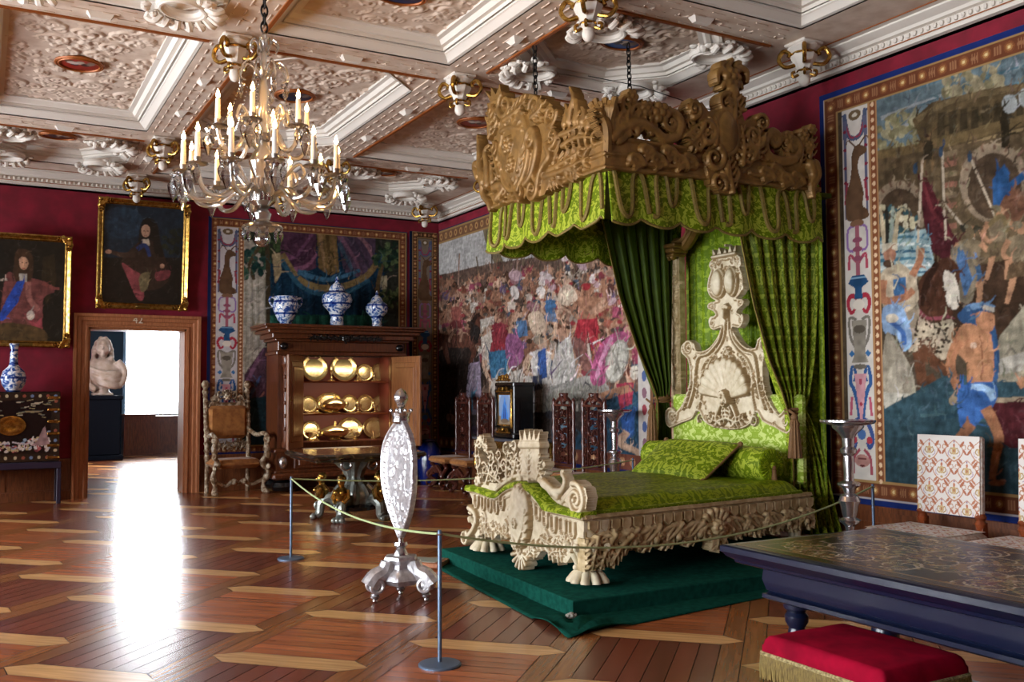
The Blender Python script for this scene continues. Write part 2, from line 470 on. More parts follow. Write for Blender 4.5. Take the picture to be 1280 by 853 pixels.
# ------------------------------------------------------------------ a woven or painted picture: colours laid on a real sheet
class Canvas:
    """w x h metres at res metres per cell; pix maps a measured pixel to (u, v) on the sheet"""
    def __init__(s, w, h, res, col, pix=None):
        s.w, s.h, s.res = w, h, res; s.nx, s.ny = int(w / res) + 1, int(h / res) + 1
        s.a = np.empty((s.ny, s.nx, 3)); s.a[:] = lin(col); s.pix = pix
    def P(s, pts):
        return np.array([s.pix(*p) for p in pts]) if s.pix else np.array(pts, float)
    def _mask(s, Q):
        x0, y0 = Q.min(0); x1, y1 = Q.max(0)
        i0, i1 = max(0, int(x0 / s.res)), min(s.nx, int(x1 / s.res) + 2); j0, j1 = max(0, int(y0 / s.res)), min(s.ny, int(y1 / s.res) + 2)
        if i1 <= i0 or j1 <= j0: return None
        U, V = np.meshgrid(np.arange(i0, i1) * s.res, np.arange(j0, j1) * s.res)
        ins = np.zeros(U.shape, bool); n = len(Q)
        for i in range(n):
            (ax, ay), (bx, by) = Q[i], Q[(i + 1) % n]
            ins ^= ((ay > V) != (by > V)) & (U < (bx - ax) * (V - ay) / ((by - ay) if by != ay else 1e-9) + ax)
        return i0, i1, j0, j1, ins
    def poly(s, pts, col, var=0.0, smooth=False, uv=False):
        Q = np.array(pts, float) if uv else s.P(pts)
        if smooth: Q = catmull(Q)
        r = s._mask(Q)
        if r is None: return
        i0, i1, j0, j1, ins = r
        c = col if isinstance(col, np.ndarray) else np.array(lin(col)); w = s.a[j0:j1, i0:i1]
        if var:
            f = 1 + var * (smooth_noise(j1 - j0, i1 - i0, max(2, int(0.05 / s.res))) - 0.5) * 2
            w[ins] = (c[None, None, :] * f[:, :, None])[ins]
        else: w[ins] = c
    def blob(s, x, y, rx, ry, col, rot=0.0, var=0.0, n=20):
        ca, sa = math.cos(rot), math.sin(rot)
        s.poly([(x + rx * math.cos(t) * ca - ry * math.sin(t) * sa, y + rx * math.cos(t) * sa + ry * math.sin(t) * ca) for t in np.linspace(0, 2 * PI, n, endpoint=False)], col, var)
    def line(s, pts, wd, col, wd1=None, smooth=True, var=0.0):
        """a band wd wide (in the units of pts)"""
        Q = np.array(pts, float)
        if smooth and len(Q) > 2: Q = catmull(Q, closed=False)
        d = np.gradient(Q, axis=0); nn = np.stack([-d[:, 1], d[:, 0]], 1); nn /= np.linalg.norm(nn, axis=1)[:, None] + 1e-9
        wd1 = wd if wd1 is None else wd1; ww = np.linspace(wd, wd1, len(Q))[:, None] / 2
        s.poly(np.concatenate([Q + nn * ww, (Q - nn * ww)[::-1]]), col, var)
    def noise(s, amt, cell, seed=0):
        f = smooth_noise(s.ny, s.nx, max(2, int(cell / s.res)), seed)
        s.a *= (1 + amt * (f - 0.5) * 2)[:, :, None]
    def strokes(s, n, L, wd, seed, box=None, soft=False):
        """short curved touches, lighter and darker than what they lie on: drapery, limbs, leaves"""
        g = np.random.default_rng(seed); u0, v0, u1, v1 = box or (0, 0, s.w, s.h)
        for _ in range(n):
            u, v = g.uniform(u0, u1), g.uniform(v0, v1); i, j = min(int(u / s.res), s.nx - 1), min(int(v / s.res), s.ny - 1)
            a = g.normal(1.2, .7); l = L * g.uniform(.4, 1.2); b = a + g.uniform(-1, 1)
            k = g.choice((.72, .82, .9, 1.12, 1.22)) if soft else g.choice((.5, .65, .78, 1.25, 1.5)); c = np.clip(s.a[j, i] * k * g.uniform(.9, 1.1, 3) + (0.015 if k > 1 else 0), 0, .75)
            s.a_line([(u, v), (u + l * .5 * math.cos(a), v + l * .5 * math.sin(a)), (u + l * .5 * (math.cos(a) + math.cos(b)), v + l * .5 * (math.sin(a) + math.sin(b)))], wd * g.uniform(.5, 1.3), c, wd * .2)
    def weave(s, seed=0, k=0.86, grey=0.0):
        """modelling of the wool: soft edges, fold-like streaks, fine flecks"""
        if grey:
            s.a = s.a * (1 - grey) + (s.a @ np.array((.3, .55, .15)))[:, :, None] * np.array((1.06, 1.0, .9)) * grey
        b = s.a; p = np.pad(b, ((1, 1), (1, 1), (0, 0)), 'edge')
        s.a = b * 0.5 + (p[:-2, 1:-1] + p[2:, 1:-1] + p[1:-1, :-2] + p[1:-1, 2:]) * 0.125
        c = max(2, int(0.05 / s.res)); f = smooth_noise(s.ny, s.nx, c, seed)
        big = smooth_noise(s.ny, s.nx, c * 5, seed + 1)
        tall = smooth_noise(max(2, s.ny // 5) + 1, s.nx, max(2, c // 2), seed + 2)[np.minimum(np.arange(s.ny) // 5, s.ny // 5)]
        wide = smooth_noise(s.ny, max(2, s.nx // 4) + 1, max(2, c // 2), seed + 3)[:, np.minimum(np.arange(s.nx) // 4, s.nx // 4)]
        fl = np.random.default_rng(seed + 4).random((s.ny, s.nx))
        s.a *= (k * (1 + 0.5 * (f - .5)) * (1 + 0.35 * (big - .5)) * (1 + 0.3 * (tall - .5)) * (1 + 0.3 * (wide - .5)) * (1 + 0.22 * (fl - .5)))[:, :, None]
    def sheet(s, name, m, M, parent=None, thick=0.0):
        U, V = np.meshgrid(np.arange(s.nx) * s.res, np.arange(s.ny) * s.res); A = np.array(M)
        P = np.stack([U * A[i, 0] + V * A[i, 1] + A[i, 3] for i in range(3)], -1)
        return grid_mesh(name, P, m, parent, np.clip(s.a, 0, 1), smooth=False)
_sn = np.random.default_rng(11)
def smooth_noise(ny, nx, cell, seed=None):
    g = _sn if seed is None else np.random.default_rng(seed)
    a = g.random((ny // cell + 3, nx // cell + 3))
    y = np.arange(ny) / cell; x = np.arange(nx) / cell
    j = y.astype(int); i = x.astype(int); fy = (y - j)[:, None]; fx = (x - i)[None, :]
    fy = fy * fy * (3 - 2 * fy); fx = fx * fx * (3 - 2 * fx)
    A = a[j][:, i]; B = a[j][:, i + 1]; C_ = a[j + 1][:, i]; D = a[j + 1][:, i + 1]
    return (A * (1 - fx) + B * fx) * (1 - fy) + (C_ * (1 - fx) + D * fx) * fy
def catmull(Q, closed=True, k=6):
    Q = np.array(Q, float); n = len(Q); out = []
    for i in range(n if closed else n - 1):
        if closed: p0, p1, p2, p3 = Q[i - 1], Q[i], Q[(i + 1) % n], Q[(i + 2) % n]
        else: p0, p1, p2, p3 = Q[max(i - 1, 0)], Q[i], Q[i + 1], Q[min(i + 2, n - 1)]
        for t in np.linspace(0, 1, k, endpoint=False):
            out.append(0.5 * (2 * p1 + (p2 - p0) * t + (2 * p0 - 5 * p1 + 4 * p2 - p3) * t * t + (3 * p1 - p0 - 3 * p2 + p3) * t ** 3))
    if not closed: out.append(Q[-1])
    return np.array(out)
def spline(pts, k=6): return [tuple(p) for p in catmull(np.array(pts, float), closed=False, k=k)]
# ------------------------------------------------------------------ materials of the room
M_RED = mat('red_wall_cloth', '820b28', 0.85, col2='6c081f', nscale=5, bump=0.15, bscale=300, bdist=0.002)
M_WOOD = mat('brown_oak', '7a4526', 0.42, col2='5a2f18', nscale=9, stretch=(6, 6, 0.7), bump=0.1, bscale=30, bdist=0.003)
M_CASING = mat('waxed_oak_casing', 'a86c48', 0.4, col2='8c5636', nscale=8, stretch=(8, 8, 0.8))
M_WALNUT = mat('dark_walnut', '6a3a20', 0.32, col2='4a2413', nscale=7, stretch=(5, 5, 0.8), coat=0.2)
M_PLASTER = mat('white_plaster', 'd8d0c6', 0.7, bump=0.12, bscale=40, bdist=0.004)
M_STUCCO = mat('pink_white_stucco', 'd6c4b4', 0.75, col2='c2ab98', nscale=6)  # white plaster; pink bounce from the floor is put into the colour
M_GOLDLINE = mat('gilt_fillet', '94501c', 0.45, 0.3)
M_GOLD = mat('bright_gold_leaf', 'c09a54', 0.27, 0.95, col2='8c6424', nscale=20)
M_DARK = mat('dark_base', '1c120c', 0.6)
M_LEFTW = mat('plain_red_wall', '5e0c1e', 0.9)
M_BLUEW = mat('dark_blue_wall', '123347', 0.8)
M_GLASS = glassy('window_glass', gloss=0.02)
def wood_floor(name, ang):
    return mat(name, 'ffffff', 0.27, col2='c9c2bc', nscale=14, ramp=(0.3, 0.75), stretch=(1, 1, 1), attr='Col', bump=0.06, bscale=3, bdist=0.01, spec=0.5, coat=0.12)
# wood grain follows the plank: two materials, grain along u or along v
def floor_mat(name, ang):
    m = wood_floor(name, ang)
    for nd in m.node_tree.nodes:
        if nd.type == 'MAPPING':
            nd.vector_type = 'TEXTURE'; nd.inputs['Rotation'].default_value = (0, 0, ang); nd.inputs['Scale'].default_value = (6.0, 0.45, 1)
    return m
M_FU, M_FV = floor_mat('parquet_grain_one_way', PI / 4), floor_mat('parquet_grain_other_way', 3 * PI / 4)

# ------------------------------------------------------------------ floor
fb = MB(); fb.box((XL - 0.3, YF - 0.3, -0.2), (XR + 0.3, YB + 0.5, -0.004)); fb.box((0.0, YB + 0.5, -0.2), (8.0, 26.3, -0.004))
FLOOR = struct(fb, 'floor', M_DARK, smooth=0)
pk = MB(); W2 = 0.11
def tone(base, v=0.13):
    c = np.array(lin(base)); return tuple(np.clip(c * (1 + random.uniform(-v, v)), 0, 1))
def dia(u, v): return ((u - v) / math.sqrt(2), (u + v) / math.sqrt(2))
def plank(poly, col, along_u):
    cx = sum(p[0] for p in poly) / len(poly); cy = sum(p[1] for p in poly) / len(poly)
    q = []
    for u, v in poly:                                   # leave a hair of a gap round each board
        L = math.hypot(u - cx, v - cy) + 1e-9
        du, dv = u - cx, v - cy
        q.append((u - 0.0028 * (1 if du > 0 else -1), v - 0.0028 * (1 if dv > 0 else -1)))
    vs = [dia(u, v) + (0.0,) for u, v in q]
    pk.add(vs, [tuple(range(len(vs)))], None, col, 0 if along_u else 1)
def in_view(u, v):
    x, y = dia(u, v)
    if y > YB + 0.2: return 0.2 < x < 7.6 and y < 26.2
    return XL - 0.6 < x < XR + 0.6 and YF - 0.6 < y
CW, PU, ST = 1.03, 1.15, 0.135
for j in range(-9, 24):
    v0 = 2.33 + CW * j; odd = j % 2
    c0 = 5.74 if odd else 5.13
    for k in range(-9, 20):
        c = c0 + PU * k; d = c + PU
        if not in_view(c + PU / 2, v0 + CW / 2): continue
        red = (k % 2 == 0) == (j % 4 in (0, 1))
        plank([(c, v0), (c + W2, v0 + ST), (c + W2, v0 + CW - ST), (c, v0 + CW), (c - W2, v0 + CW - ST), (c - W2, v0 + ST)], tone('d8a86e'), False)
        for sgn in (0, 1):                              # brown border boards along the column's edges
            e, i = (v0, v0 + ST) if not sgn else (v0 + CW, v0 + CW - ST)
            plank([(c, e), (d, e), (d - W2, i), (c + W2, i)], tone('925a2e'), True)
        a, b = c + W2, d - W2; p, q = v0 + ST, v0 + CW - ST
        if red:
            n = 9
            for i in range(n): plank([(a + (b - a) * i / n, p), (a + (b - a) * (i + 1) / n, p), (a + (b - a) * (i + 1) / n, q), (a + (b - a) * i / n, q)], tone('ae643a', 0.2), False)
        else:
            n = 6
            for i in range(n): plank([(a, p + (q - p) * i / n), (b, p + (q - p) * i / n), (b, p + (q - p) * (i + 1) / n), (a, p + (q - p) * (i + 1) / n)], tone('763a26', 0.24), True)
pko = pk.build('parquet', [M_FU, M_FV], FLOOR, smooth=0)

# ------------------------------------------------------------------ walls
DX0, DX1, DZ = 1.39, 2.82, 2.57                 # doorway in the back wall
wb = MB()
wb.box((XL, YB, 0), (DX0, YB + 0.5, 5.3)); wb.box((DX1, YB, 0), (XR + 0.3, YB + 0.5, 5.3)); wb.box((DX0, YB, DZ), (DX1, YB + 0.5, 5.3))
struct(wb, 'wall_back', M_RED, smooth=0)
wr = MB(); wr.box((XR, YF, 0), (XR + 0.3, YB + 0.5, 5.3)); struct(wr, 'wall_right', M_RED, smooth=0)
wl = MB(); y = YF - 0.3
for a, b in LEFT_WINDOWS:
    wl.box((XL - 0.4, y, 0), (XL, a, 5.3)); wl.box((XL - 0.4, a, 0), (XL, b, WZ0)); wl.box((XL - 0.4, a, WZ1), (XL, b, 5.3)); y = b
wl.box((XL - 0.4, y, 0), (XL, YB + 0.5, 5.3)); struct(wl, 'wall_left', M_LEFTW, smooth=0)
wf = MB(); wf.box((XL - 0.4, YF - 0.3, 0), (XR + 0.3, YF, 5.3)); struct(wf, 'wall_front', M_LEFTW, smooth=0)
M_SASH = mat('white_sash', 'd8d4cc', 0.5)
for i, (a, b) in enumerate(LEFT_WINDOWS):
    f = MB()
    for y in (a, (a + b) / 2 - 0.03, b - 0.06): f.box((XL - 0.25, y, WZ0), (XL - 0.18, y + 0.06, WZ1))
    for z in (WZ0, 2.0, 3.1, WZ1 - 0.06): f.box((XL - 0.25, a, z), (XL - 0.18, b, z + 0.06))
    wo = struct(f, 'window_%d' % (i + 1), M_SASH, smooth=0)
    g = MB(); g.box((XL - 0.22, a, WZ0), (XL - 0.215, b, WZ1)); g.build('pane', M_GLASS, wo, smooth=0)

def wainscot(name, along, a, b, pos, top, n):
    """panelled dado: along 'x' on the back wall (facing -y) or 'y' on the right wall (facing -x)"""
    w_ = MB(); t = 0.05
    def bx(p0, p1, d0, d1, z0, z1):
        if along == 'x': w_.box((p0, pos - d1, z0), (p1, pos - d0, z1))
        else: w_.box((pos - d1, p0, z0), (pos - d0, p1, z1))
    bx(a, b, 0, 0.02, 0, top); bx(a, b, 0.0, 0.05, 0, 0.13); bx(a, b, 0, 0.035, 0.13, 0.15); bx(a, b, 0, 0.045, top - 0.05, top); bx(a, b, 0, 0.03, top - 0.09, top - 0.05)
    L = (b - a) / n
    for i in range(n):
        x0 = a + L * i; bx(x0, x0 + 0.05, 0, 0.03, 0.15, top - 0.09); bx(x0 + L - 0.05, x0 + L, 0, 0.03, 0.15, top - 0.09)
        bx(x0 + 0.12, x0 + L - 0.12, 0.02, 0.028, 0.21, top - 0.15)
    struct(w_, name, M_WOOD, smooth=0)
wainscot('trim_1', 'x', XL, 1.18, YB, 0.6, 7)
wainscot('trim_2', 'x', 3.04, XR - 0.05, YB, 0.58, 4)
wainscot('trim_3', 'y', YF, YB, XR, 0.52, 13)

# door casing with its room number
dc = MB()
CASE = [(0.0, -0.02), (0.0, 0.05), (0.03, 0.055), (0.045, 0.035), (0.09, 0.035), (0.105, 0.06), (0.15, 0.06), (0.165, 0.085), (0.205, 0.085), (0.205, -0.02)]
for o, i in zip(CASE[:-1], CASE[1:]):
    path = lambda q: [(DX0 - q[0], YB - q[1], 0), (DX0 - q[0], YB - q[1], DZ + q[0]), (DX1 + q[0], YB - q[1], DZ + q[0]), (DX1 + q[0], YB - q[1], 0)]
    A, B = path(o), path(i)
    dc.add(A + B, [(0, 1, 5, 4), (1, 2, 6, 5), (2, 3, 7, 6)])
dc.box((DX0 - 0.001, YB - 0.0, 0), (DX0 + 0.03, YB + 0.5, DZ)); dc.box((DX1 - 0.03, YB, 0), (DX1 + 0.001, YB + 0.5, DZ)); dc.box((DX0, YB, DZ - 0.03), (DX1, YB + 0.5, DZ + 0.001))
DOOR = struct(dc, 'door_1', M_CASING, smooth=20)
fc = bpy.data.curves.new('door_number', 'FONT'); fc.body = '42'; fc.size = 0.15; fc.extrude = 0.003; fc.align_x = 'CENTER'
tmp = bpy.data.objects.new('door_number', fc); COL.objects.link(tmp)
dg = bpy.context.evaluated_depsgraph_get(); me = bpy.data.meshes.new_from_object(tmp.evaluated_get(dg)); bpy.data.objects.remove(tmp)
me.materials.clear(); me.materials.append(mat('number_paint', 'cfc4b2', 0.6))
no = link('door_number', me, DOOR, ((DX0 + DX1) / 2 - 0.02, YB - 0.064, DZ + 0.075), (PI / 2, 0, 0)); no['label'] = 'pale painted number 42'

# ------------------------------------------------------------------ next room, seen through the door
FY = 26.0
nr = MB(); nr.box((0.0, YB + 0.5, 0), (0.3, 21.0, 4.6)); nr.box((0.0, 22.2, 0), (0.3, FY, 4.6)); nr.box((0.0, 21.0, 0), (0.3, 22.2, .95)); nr.box((0.0, 21.0, 3.65), (0.3, 22.2, 4.6)); nr.box((7.7, YB + 0.5, 0), (8.0, FY, 4.6))  # left side has an added opening, out of view, to light the bust
struct(nr, 'wall_next_room_sides', M_BLUEW, smooth=0)
WX0, WX1, WB, WT = 3.2, 4.75, 0.95, 3.65
nf = MB(); nf.box((0, FY, 0), (WX0, FY + 0.5, 4.6)); nf.box((WX1, FY, 0), (8, FY + 0.5, 4.6)); nf.box((WX0, FY, 0), (WX1, FY + 0.5, WB)); nf.box((WX0, FY, WT), (WX1, FY + 0.5, 4.6))
struct(nf, 'wall_next_room_back', M_BLUEW, smooth=0)
nc = MB(); nc.box((0, YB + 0.5, 4.6), (8, FY + 0.5, 4.7)); struct(nc, 'ceiling_next_room', M_PLASTER, smooth=0)
M_REVEAL = mat('pale_blue_reveal', '6f9fc0', 0.6)
wv = MB(); wv.box((WX0 - 0.07, FY - 0.02, WB - 0.3), (WX0, FY + 0.45, WT)); wv.box((WX1, FY - 0.02, WB), (WX1 + 0.07, FY + 0.45, WT)); wv.box((WX0, FY, WT - 0.05), (WX1, FY + 0.45, WT + 0.02))
WIN = struct(wv, 'window_6', M_REVEAL, smooth=0)
sash = MB()
for x in (WX0, WX1 - 0.05): sash.box((x, FY + 0.4, WB), (x + 0.05, FY + 0.45, WT))
for z in (WB, WT - 0.05): sash.box((WX0, FY + 0.4, z), (WX1, FY + 0.45, z + 0.05))
sash.build('sash', M_SASH, WIN, smooth=0)
g = MB(); g.box((WX0, FY + 0.42, WB), (WX1, FY + 0.424, WT)); g.build('pane', M_GLASS, WIN, smooth=0)
wi = MB()                                      # boxed panelling under that window, one half standing further forward
for x0, x1, y0, h in ((3.12, 3.86, FY - 0.5, 0.99), (3.86, 4.9, FY - 0.25, 0.93)):
    wi.box((x0, y0, 0.12), (x1, FY, h)); wi.box((x0 - 0.02, y0 - 0.03, h), (x1 + 0.02, FY, h + 0.03)); wi.box((x0, y0 + 0.05, 0), (x1, FY, 0.12))
    wi.box((x0 + 0.1, y0 - 0.015, 0.22), (x1 - 0.1, y0, h - 0.1)); wi.box((x0 + 0.18, y0 - 0.025, 0.3), (x1 - 0.18, y0, h - 0.18))
struct(wi, 'trim_4', M_WALNUT, smooth=0)

# ------------------------------------------------------------------ cornice round the top of the walls
cn = MB()
PROF = [(0.0, 4.62), (0.0, 4.65), (0.035, 4.66), (0.035, 4.69), (0.05, 4.70), (0.05, 4.765), (0.085, 4.775), (0.10, 4.80), (0.16, 4.82), (0.19, 4.835), (0.19, 4.85), (0.255, 4.858), (0.255, 4.90), (0.0, 4.92)]
rings = []
for o, z in PROF:
    rings.append([(XL + o, YF + o, z), (XR - o, YF + o, z), (XR - o, YB - o, z), (XL + o, YB - o, z)])
cn.loft(rings, True, False)
struct(cn, 'trim_5', M_PLASTER, smooth=25)
egg = MB()
for i in range(150):                           # egg-and-dart along the back and the right wall
    x = -2.0 + i * 0.062
    if x < XR - 0.06: egg.ball((x, YB - 0.06, 4.733), (0.02, 0.018, 0.026), 6, 4)
for i in range(170):
    y = 4.2 + i * 0.068
    if y < YB - 0.06: egg.ball((XR - 0.06, y, 4.733), (0.018, 0.022, 0.026), 6, 4)
struct(egg, 'trim_6', M_PLASTER)
gl = MB()
gl.box((XL, YB - 0.262, 4.852), (XR - 0.25, YB - 0.252, 4.862)); gl.box((XR - 0.262, YF, 4.852), (XR - 0.252, YB - 0.25, 4.862))
gl.box((XL, YB - 0.054, 4.694), (XR, YB - 0.048, 4.703)); gl.box((XR - 0.054, YF, 4.694), (XR - 0.048, YB, 4.703))
struct(gl, 'trim_7', M_GOLDLINE, smooth=0)

# ------------------------------------------------------------------ coffered ceiling
XB = [(-5.3, -5.0), (-3.0, -2.55), (-0.55, -0.1), (1.75, 2.2), (4.05, 4.5), (6.45, 7.3)]      # beams running along y
YBM = [(-1.8, -1.2), (2.1, 2.55), (6.15, 6.6), (8.55, 9.0), (12.57, 13.05), (14.95, 15.8)]    # beams running along x
ce = MB(); ce.box((XL - 0.4, YF - 0.4, 5.12), (XR + 0.3, YB + 0.5, 5.3))
for a, b in XB: ce.box((a, YF, ZC), (b, YB, 5.13))
for i, (a, b) in enumerate(YBM):
    for (p, q), (r, s_) in zip(XB[:-1], XB[1:]): ce.box((q, a, ZC), (r, b, 5.13))
CEIL = struct(ce, 'ceiling', M_STUCCO, smooth=0)
mo, dn, gf, tri = MB(), MB(), MB(), MB()
stu = {}
def stucco(kind, wd, hd):
    """foliage and figures in stucco, mirrored about both axes"""
    if kind in stu: return stu[kind]
    c = Carve(-wd / 2, -hd / 2, wd / 2, hd / 2, 0.0125); g = np.random.default_rng(len(stu) + 3)
    for _ in range(int(38 * wd * hd)):
        u, v = g.uniform(0, wd / 2), g.uniform(-hd / 2, hd / 2); R = g.uniform(0.04, 0.12); a = g.uniform(0, 6.28)
        t = g.random()
        if t < 0.4: c.spiral(u, v, R, 1.3, a, g.choice([-1, 1]), R * 0.3, R * 0.14, 0, 0.9)
        elif t < 0.75: c.leaf(spline([(u, v), (u + R * math.cos(a), v + R * math.sin(a)), (u + 1.8 * R * math.cos(a + 0.5), v + 1.8 * R * math.sin(a + 0.5))]), R * 0.5, 0, 0.9, 4)
        else: c.flower(u, v, R * 0.55, 6, 0.01, 0.9, a)
    c.mirror(); c.m[:] = True
    stu[kind] = c; return c
PAN = MB
BOSSXY, MEDXY = [], []
coffers = []
for i in range(2, 5):
    for j in range(2, 5):
        x0, x1, y0, y1 = XB[i][1], XB[i + 1][0], YBM[j][1], YBM[j + 1][0]
        coffers.append((i, j, x0, x1, y0, y1))
coffers.append((3, 1, XB[3][1], XB[4][0], YBM[1][1], YBM[2][0])); coffers.append((4, 1, XB[4][1], XB[5][0], YBM[1][1], YBM[2][0]))
CUTS = {(4, 2): 0.55, (2, 2): 0.5, (3, 3): 0.5, (2, 4): 0.5, (4, 4): 0.5}
MOULD = [(0.0, ZC), (0.0, ZC + 0.012), (0.03, ZC + 0.018), (0.085, ZC + 0.07), (0.10, ZC + 0.075), (0.10, ZC + 0.09), (0.125, ZC + 0.09), (0.125, ZC + 0.125), (0.17, ZC + 0.125), (0.20, ZC + 0.165), (0.25, ZC + 0.17), (0.25, ZC + 0.21)]
for i, j, x0, x1, y0, y1 in coffers:
    cut = CUTS.get((i, j), 0.0)
    mo.sweep_rect(x0, y0, x1, y1, MOULD, cut=cut)
    if cut:
        for cx, cy, sx, sy in ((x0, y0, 1, 1), (x1, y0, -1, 1), (x1, y1, -1, -1), (x0, y1, 1, -1)):
            tri.prism([(cx, cy), (cx + sx * cut, cy), (cx, cy + sy * cut)][::sx * sy], ZC + 0.015, ZC + 0.1)
            for _ in range(16):
                a, b = random.random(), random.random()
                if a + b < 0.85: tri.ball((cx + sx * cut * (0.06 + a * 0.9), cy + sy * cut * (0.06 + b * 0.9), ZC + 0.015), (random.uniform(.02, .05), random.uniform(.02, .05), 0.02), 7, 5)
    # dentils (blocks) on the inner step
    e = 0.112; zz = ZC + 0.098; st = 0.036
    def blocks(p, q):
        L = math.dist(p, q); n = int(L / st); d = ((q[0] - p[0]) / L, (q[1] - p[1]) / L)
        A = math.atan2(d[1], d[0])
        for t in range(n):
            x, y = p[0] + d[0] * (t + 0.5) * L / n, p[1] + d[1] * (t + 0.5) * L / n
            dn.box((-0.010, -0.013, 0), (0.010, 0.012, 0.03), T(x, y, zz - 0.03 + 0.022) @ Rz(A))
    if cut:
        q = cut - e * 0.586
        pts = [(x0 + e + q, y0 + e), (x1 - e - q, y0 + e), (x1 - e, y0 + e + q), (x1 - e, y1 - e - q), (x1 - e - q, y1 - e), (x0 + e + q, y1 - e), (x0 + e, y1 - e - q), (x0 + e, y0 + e + q)]
        for t in range(8): blocks(pts[t], pts[(t + 1) % 8])
    else:
        pts = [(x0 + e, y0 + e), (x1 - e, y0 + e), (x1 - e, y1 - e), (x0 + e, y1 - e)]
        for t in range(4): blocks(pts[t], pts[(t + 1) % 4])
    gf.sweep_rect(x0 + 0.088, y0 + 0.088, x1 - 0.088, y1 - 0.088, [(0, ZC + 0.07), (0.0, ZC + 0.078), (0.012, ZC + 0.078)], cut=max(0, cut - 0.05) if cut else 0)
    # gilt fillets on the beam edges nearest the camera
    gf.box((x0 - 0.034, y0 - 0.036, ZC - 0.016), (x1 + 0.034, y0, ZC + 0.02)); gf.box((x0 - 0.034, y0, ZC - 0.016), (x0, y1, ZC + 0.02))
    # stucco panel: one mesh per size of coffer
    kind = 'short' if j in (2, 4) else 'long'
    wd, hd = (1.95, 1.95) if kind == 'short' else (1.95, 3.57)
    c = stucco(kind, wd - 0.44, hd - 0.44)
    A = frame(((x0 + x1) / 2, (y0 + y1) / 2, ZC + 0.195), (1, 0, 0), (0, 1, 0), (0, 0, -1))
    key = 'panel_' + kind
    if key not in stu:
        stu[key] = c.build('coffer_panel', M_STUCCO, Matrix.Diagonal((1, 1, -0.75, 1)), CEIL, base=0.0, solid=False)
        stu[key].location = A.translation
    else:
        o = link('coffer_panel', stu[key].data, CEIL, A.translation)
    MEDXY.append((i, j, (x0 + x1) / 2, (y0 + y1) / 2))
struct(mo, 'coffer_moulding', M_PLASTER, CEIL, 25); struct(dn, 'dentil_course', M_PLASTER, CEIL, 0); struct(gf, 'gilt_fillet', M_GOLDLINE, CEIL, 0); struct(tri, 'corner_fill', M_STUCCO, CEIL, 40)
# strapwork and jewels on the beams' undersides
sw, jw = MB(), MB()
def strap(cx, cy, w_, l_):
    sw.bbox((cx - w_ / 2, cy - l_ / 2, ZC - 0.008), (cx + w_ / 2, cy + l_ / 2, ZC + 0.004), 0.003)
for a, b in XB[2:5]:
    y = 2.6; r = 0
    while y < 15.0:
        if not any(p - 0.05 < y < q + 0.05 for p, q in YBM):
            for t in range(4):
                strap(a + 0.07 + (b - a - 0.14) * t / 3, y + (0.03 if (t + r) % 2 else -0.03), 0.014, 0.075)
            if r % 3 == 0: sw.torus(((a + b) / 2, y + 0.06, ZC), 0.05, 0.008, 12, 5, a1=PI)
        y += 0.125; r += 1
    for y in (7.6, 10.2, 11.5, 14.0, 4.3): jw.loft([[((a + b) / 2 + x, y + t, ZC) for x, t in ((-.06, -.09), (.06, -.09), (.06, .09), (-.06, .09))], [((a + b) / 2 + x, y + t, ZC - .05) for x, t in ((-.02, -.04), (.02, -.04), (.02, .04), (-.02, .04))]])
for a, b in YBM[2:5]:
    x = -0.4; r = 0
    while x < 6.4:
        if not any(p - 0.05 < x < q + 0.05 for p, q in XB):
            for t in range(4):
                strap(x + (0.03 if (t + r) % 2 else -0.03), a + 0.07 + (b - a - 0.14) * t / 3, 0.075, 0.014)
            if r % 3 == 0: sw.torus((x + 0.06, (a + b) / 2, ZC), 0.05, 0.008, 12, 5, a1=PI)
        x += 0.125; r += 1
    for x in (0.83, 3.1, 5.47): jw.loft([[(x + p, (a + b) / 2 + t, ZC) for p, t in ((-.11, -.05), (.11, -.05), (.11, .05), (-.11, .05))], [(x + p, (a + b) / 2 + t, ZC - .05) for p, t in ((-.08, -.025), (.08, -.025), (.08, .025), (-.08, .025))]])
struct(sw, 'strapwork', M_STUCCO, CEIL, 30); struct(jw, 'jewel_boss', M_PLASTER, CEIL, 0)
# open ring brackets with flowers in the corners of the octagonal coffers
def ring_bracket():
    b = MB()
    b.torus((0, 0, 0), 0.2, 0.045, 20, 8, sy=0.85); b.torus((0, 0, -0.03), 0.205, 0.02, 20, 6, sy=0.85)
    g = np.random.default_rng(5)
    for k in range(26):
        a = -2.2 + 4.4 * k / 25; r = 0.26 + g.uniform(-.03, .05)
        b.ball((r * math.cos(a), r * math.sin(a), g.uniform(-.05, .02)), (g.uniform(.03, .055), g.uniform(.03, .055), g.uniform(.02, .04)), 7, 5, )
    for k in range(9):
        a = -1.5 + 3.0 * k / 8
        b.tube(spline([(0.22 * math.cos(a), 0.22 * math.sin(a), -.03), (0.29 * math.cos(a), 0.29 * math.sin(a), -.075), (0.34 * math.cos(a + .1), 0.34 * math.sin(a + .1), -.05), (0.31 * math.cos(a + .16), 0.31 * math.sin(a + .16), -.02)]), [.034] * 7 + [.03] * 6 + [.018] * 6, 7)
    for k in range(3): b.torus((0.27 * math.cos(k - 1), 0.27 * math.sin(k - 1), -.06), .035, .016, 10, 6)
    return b
rb = None
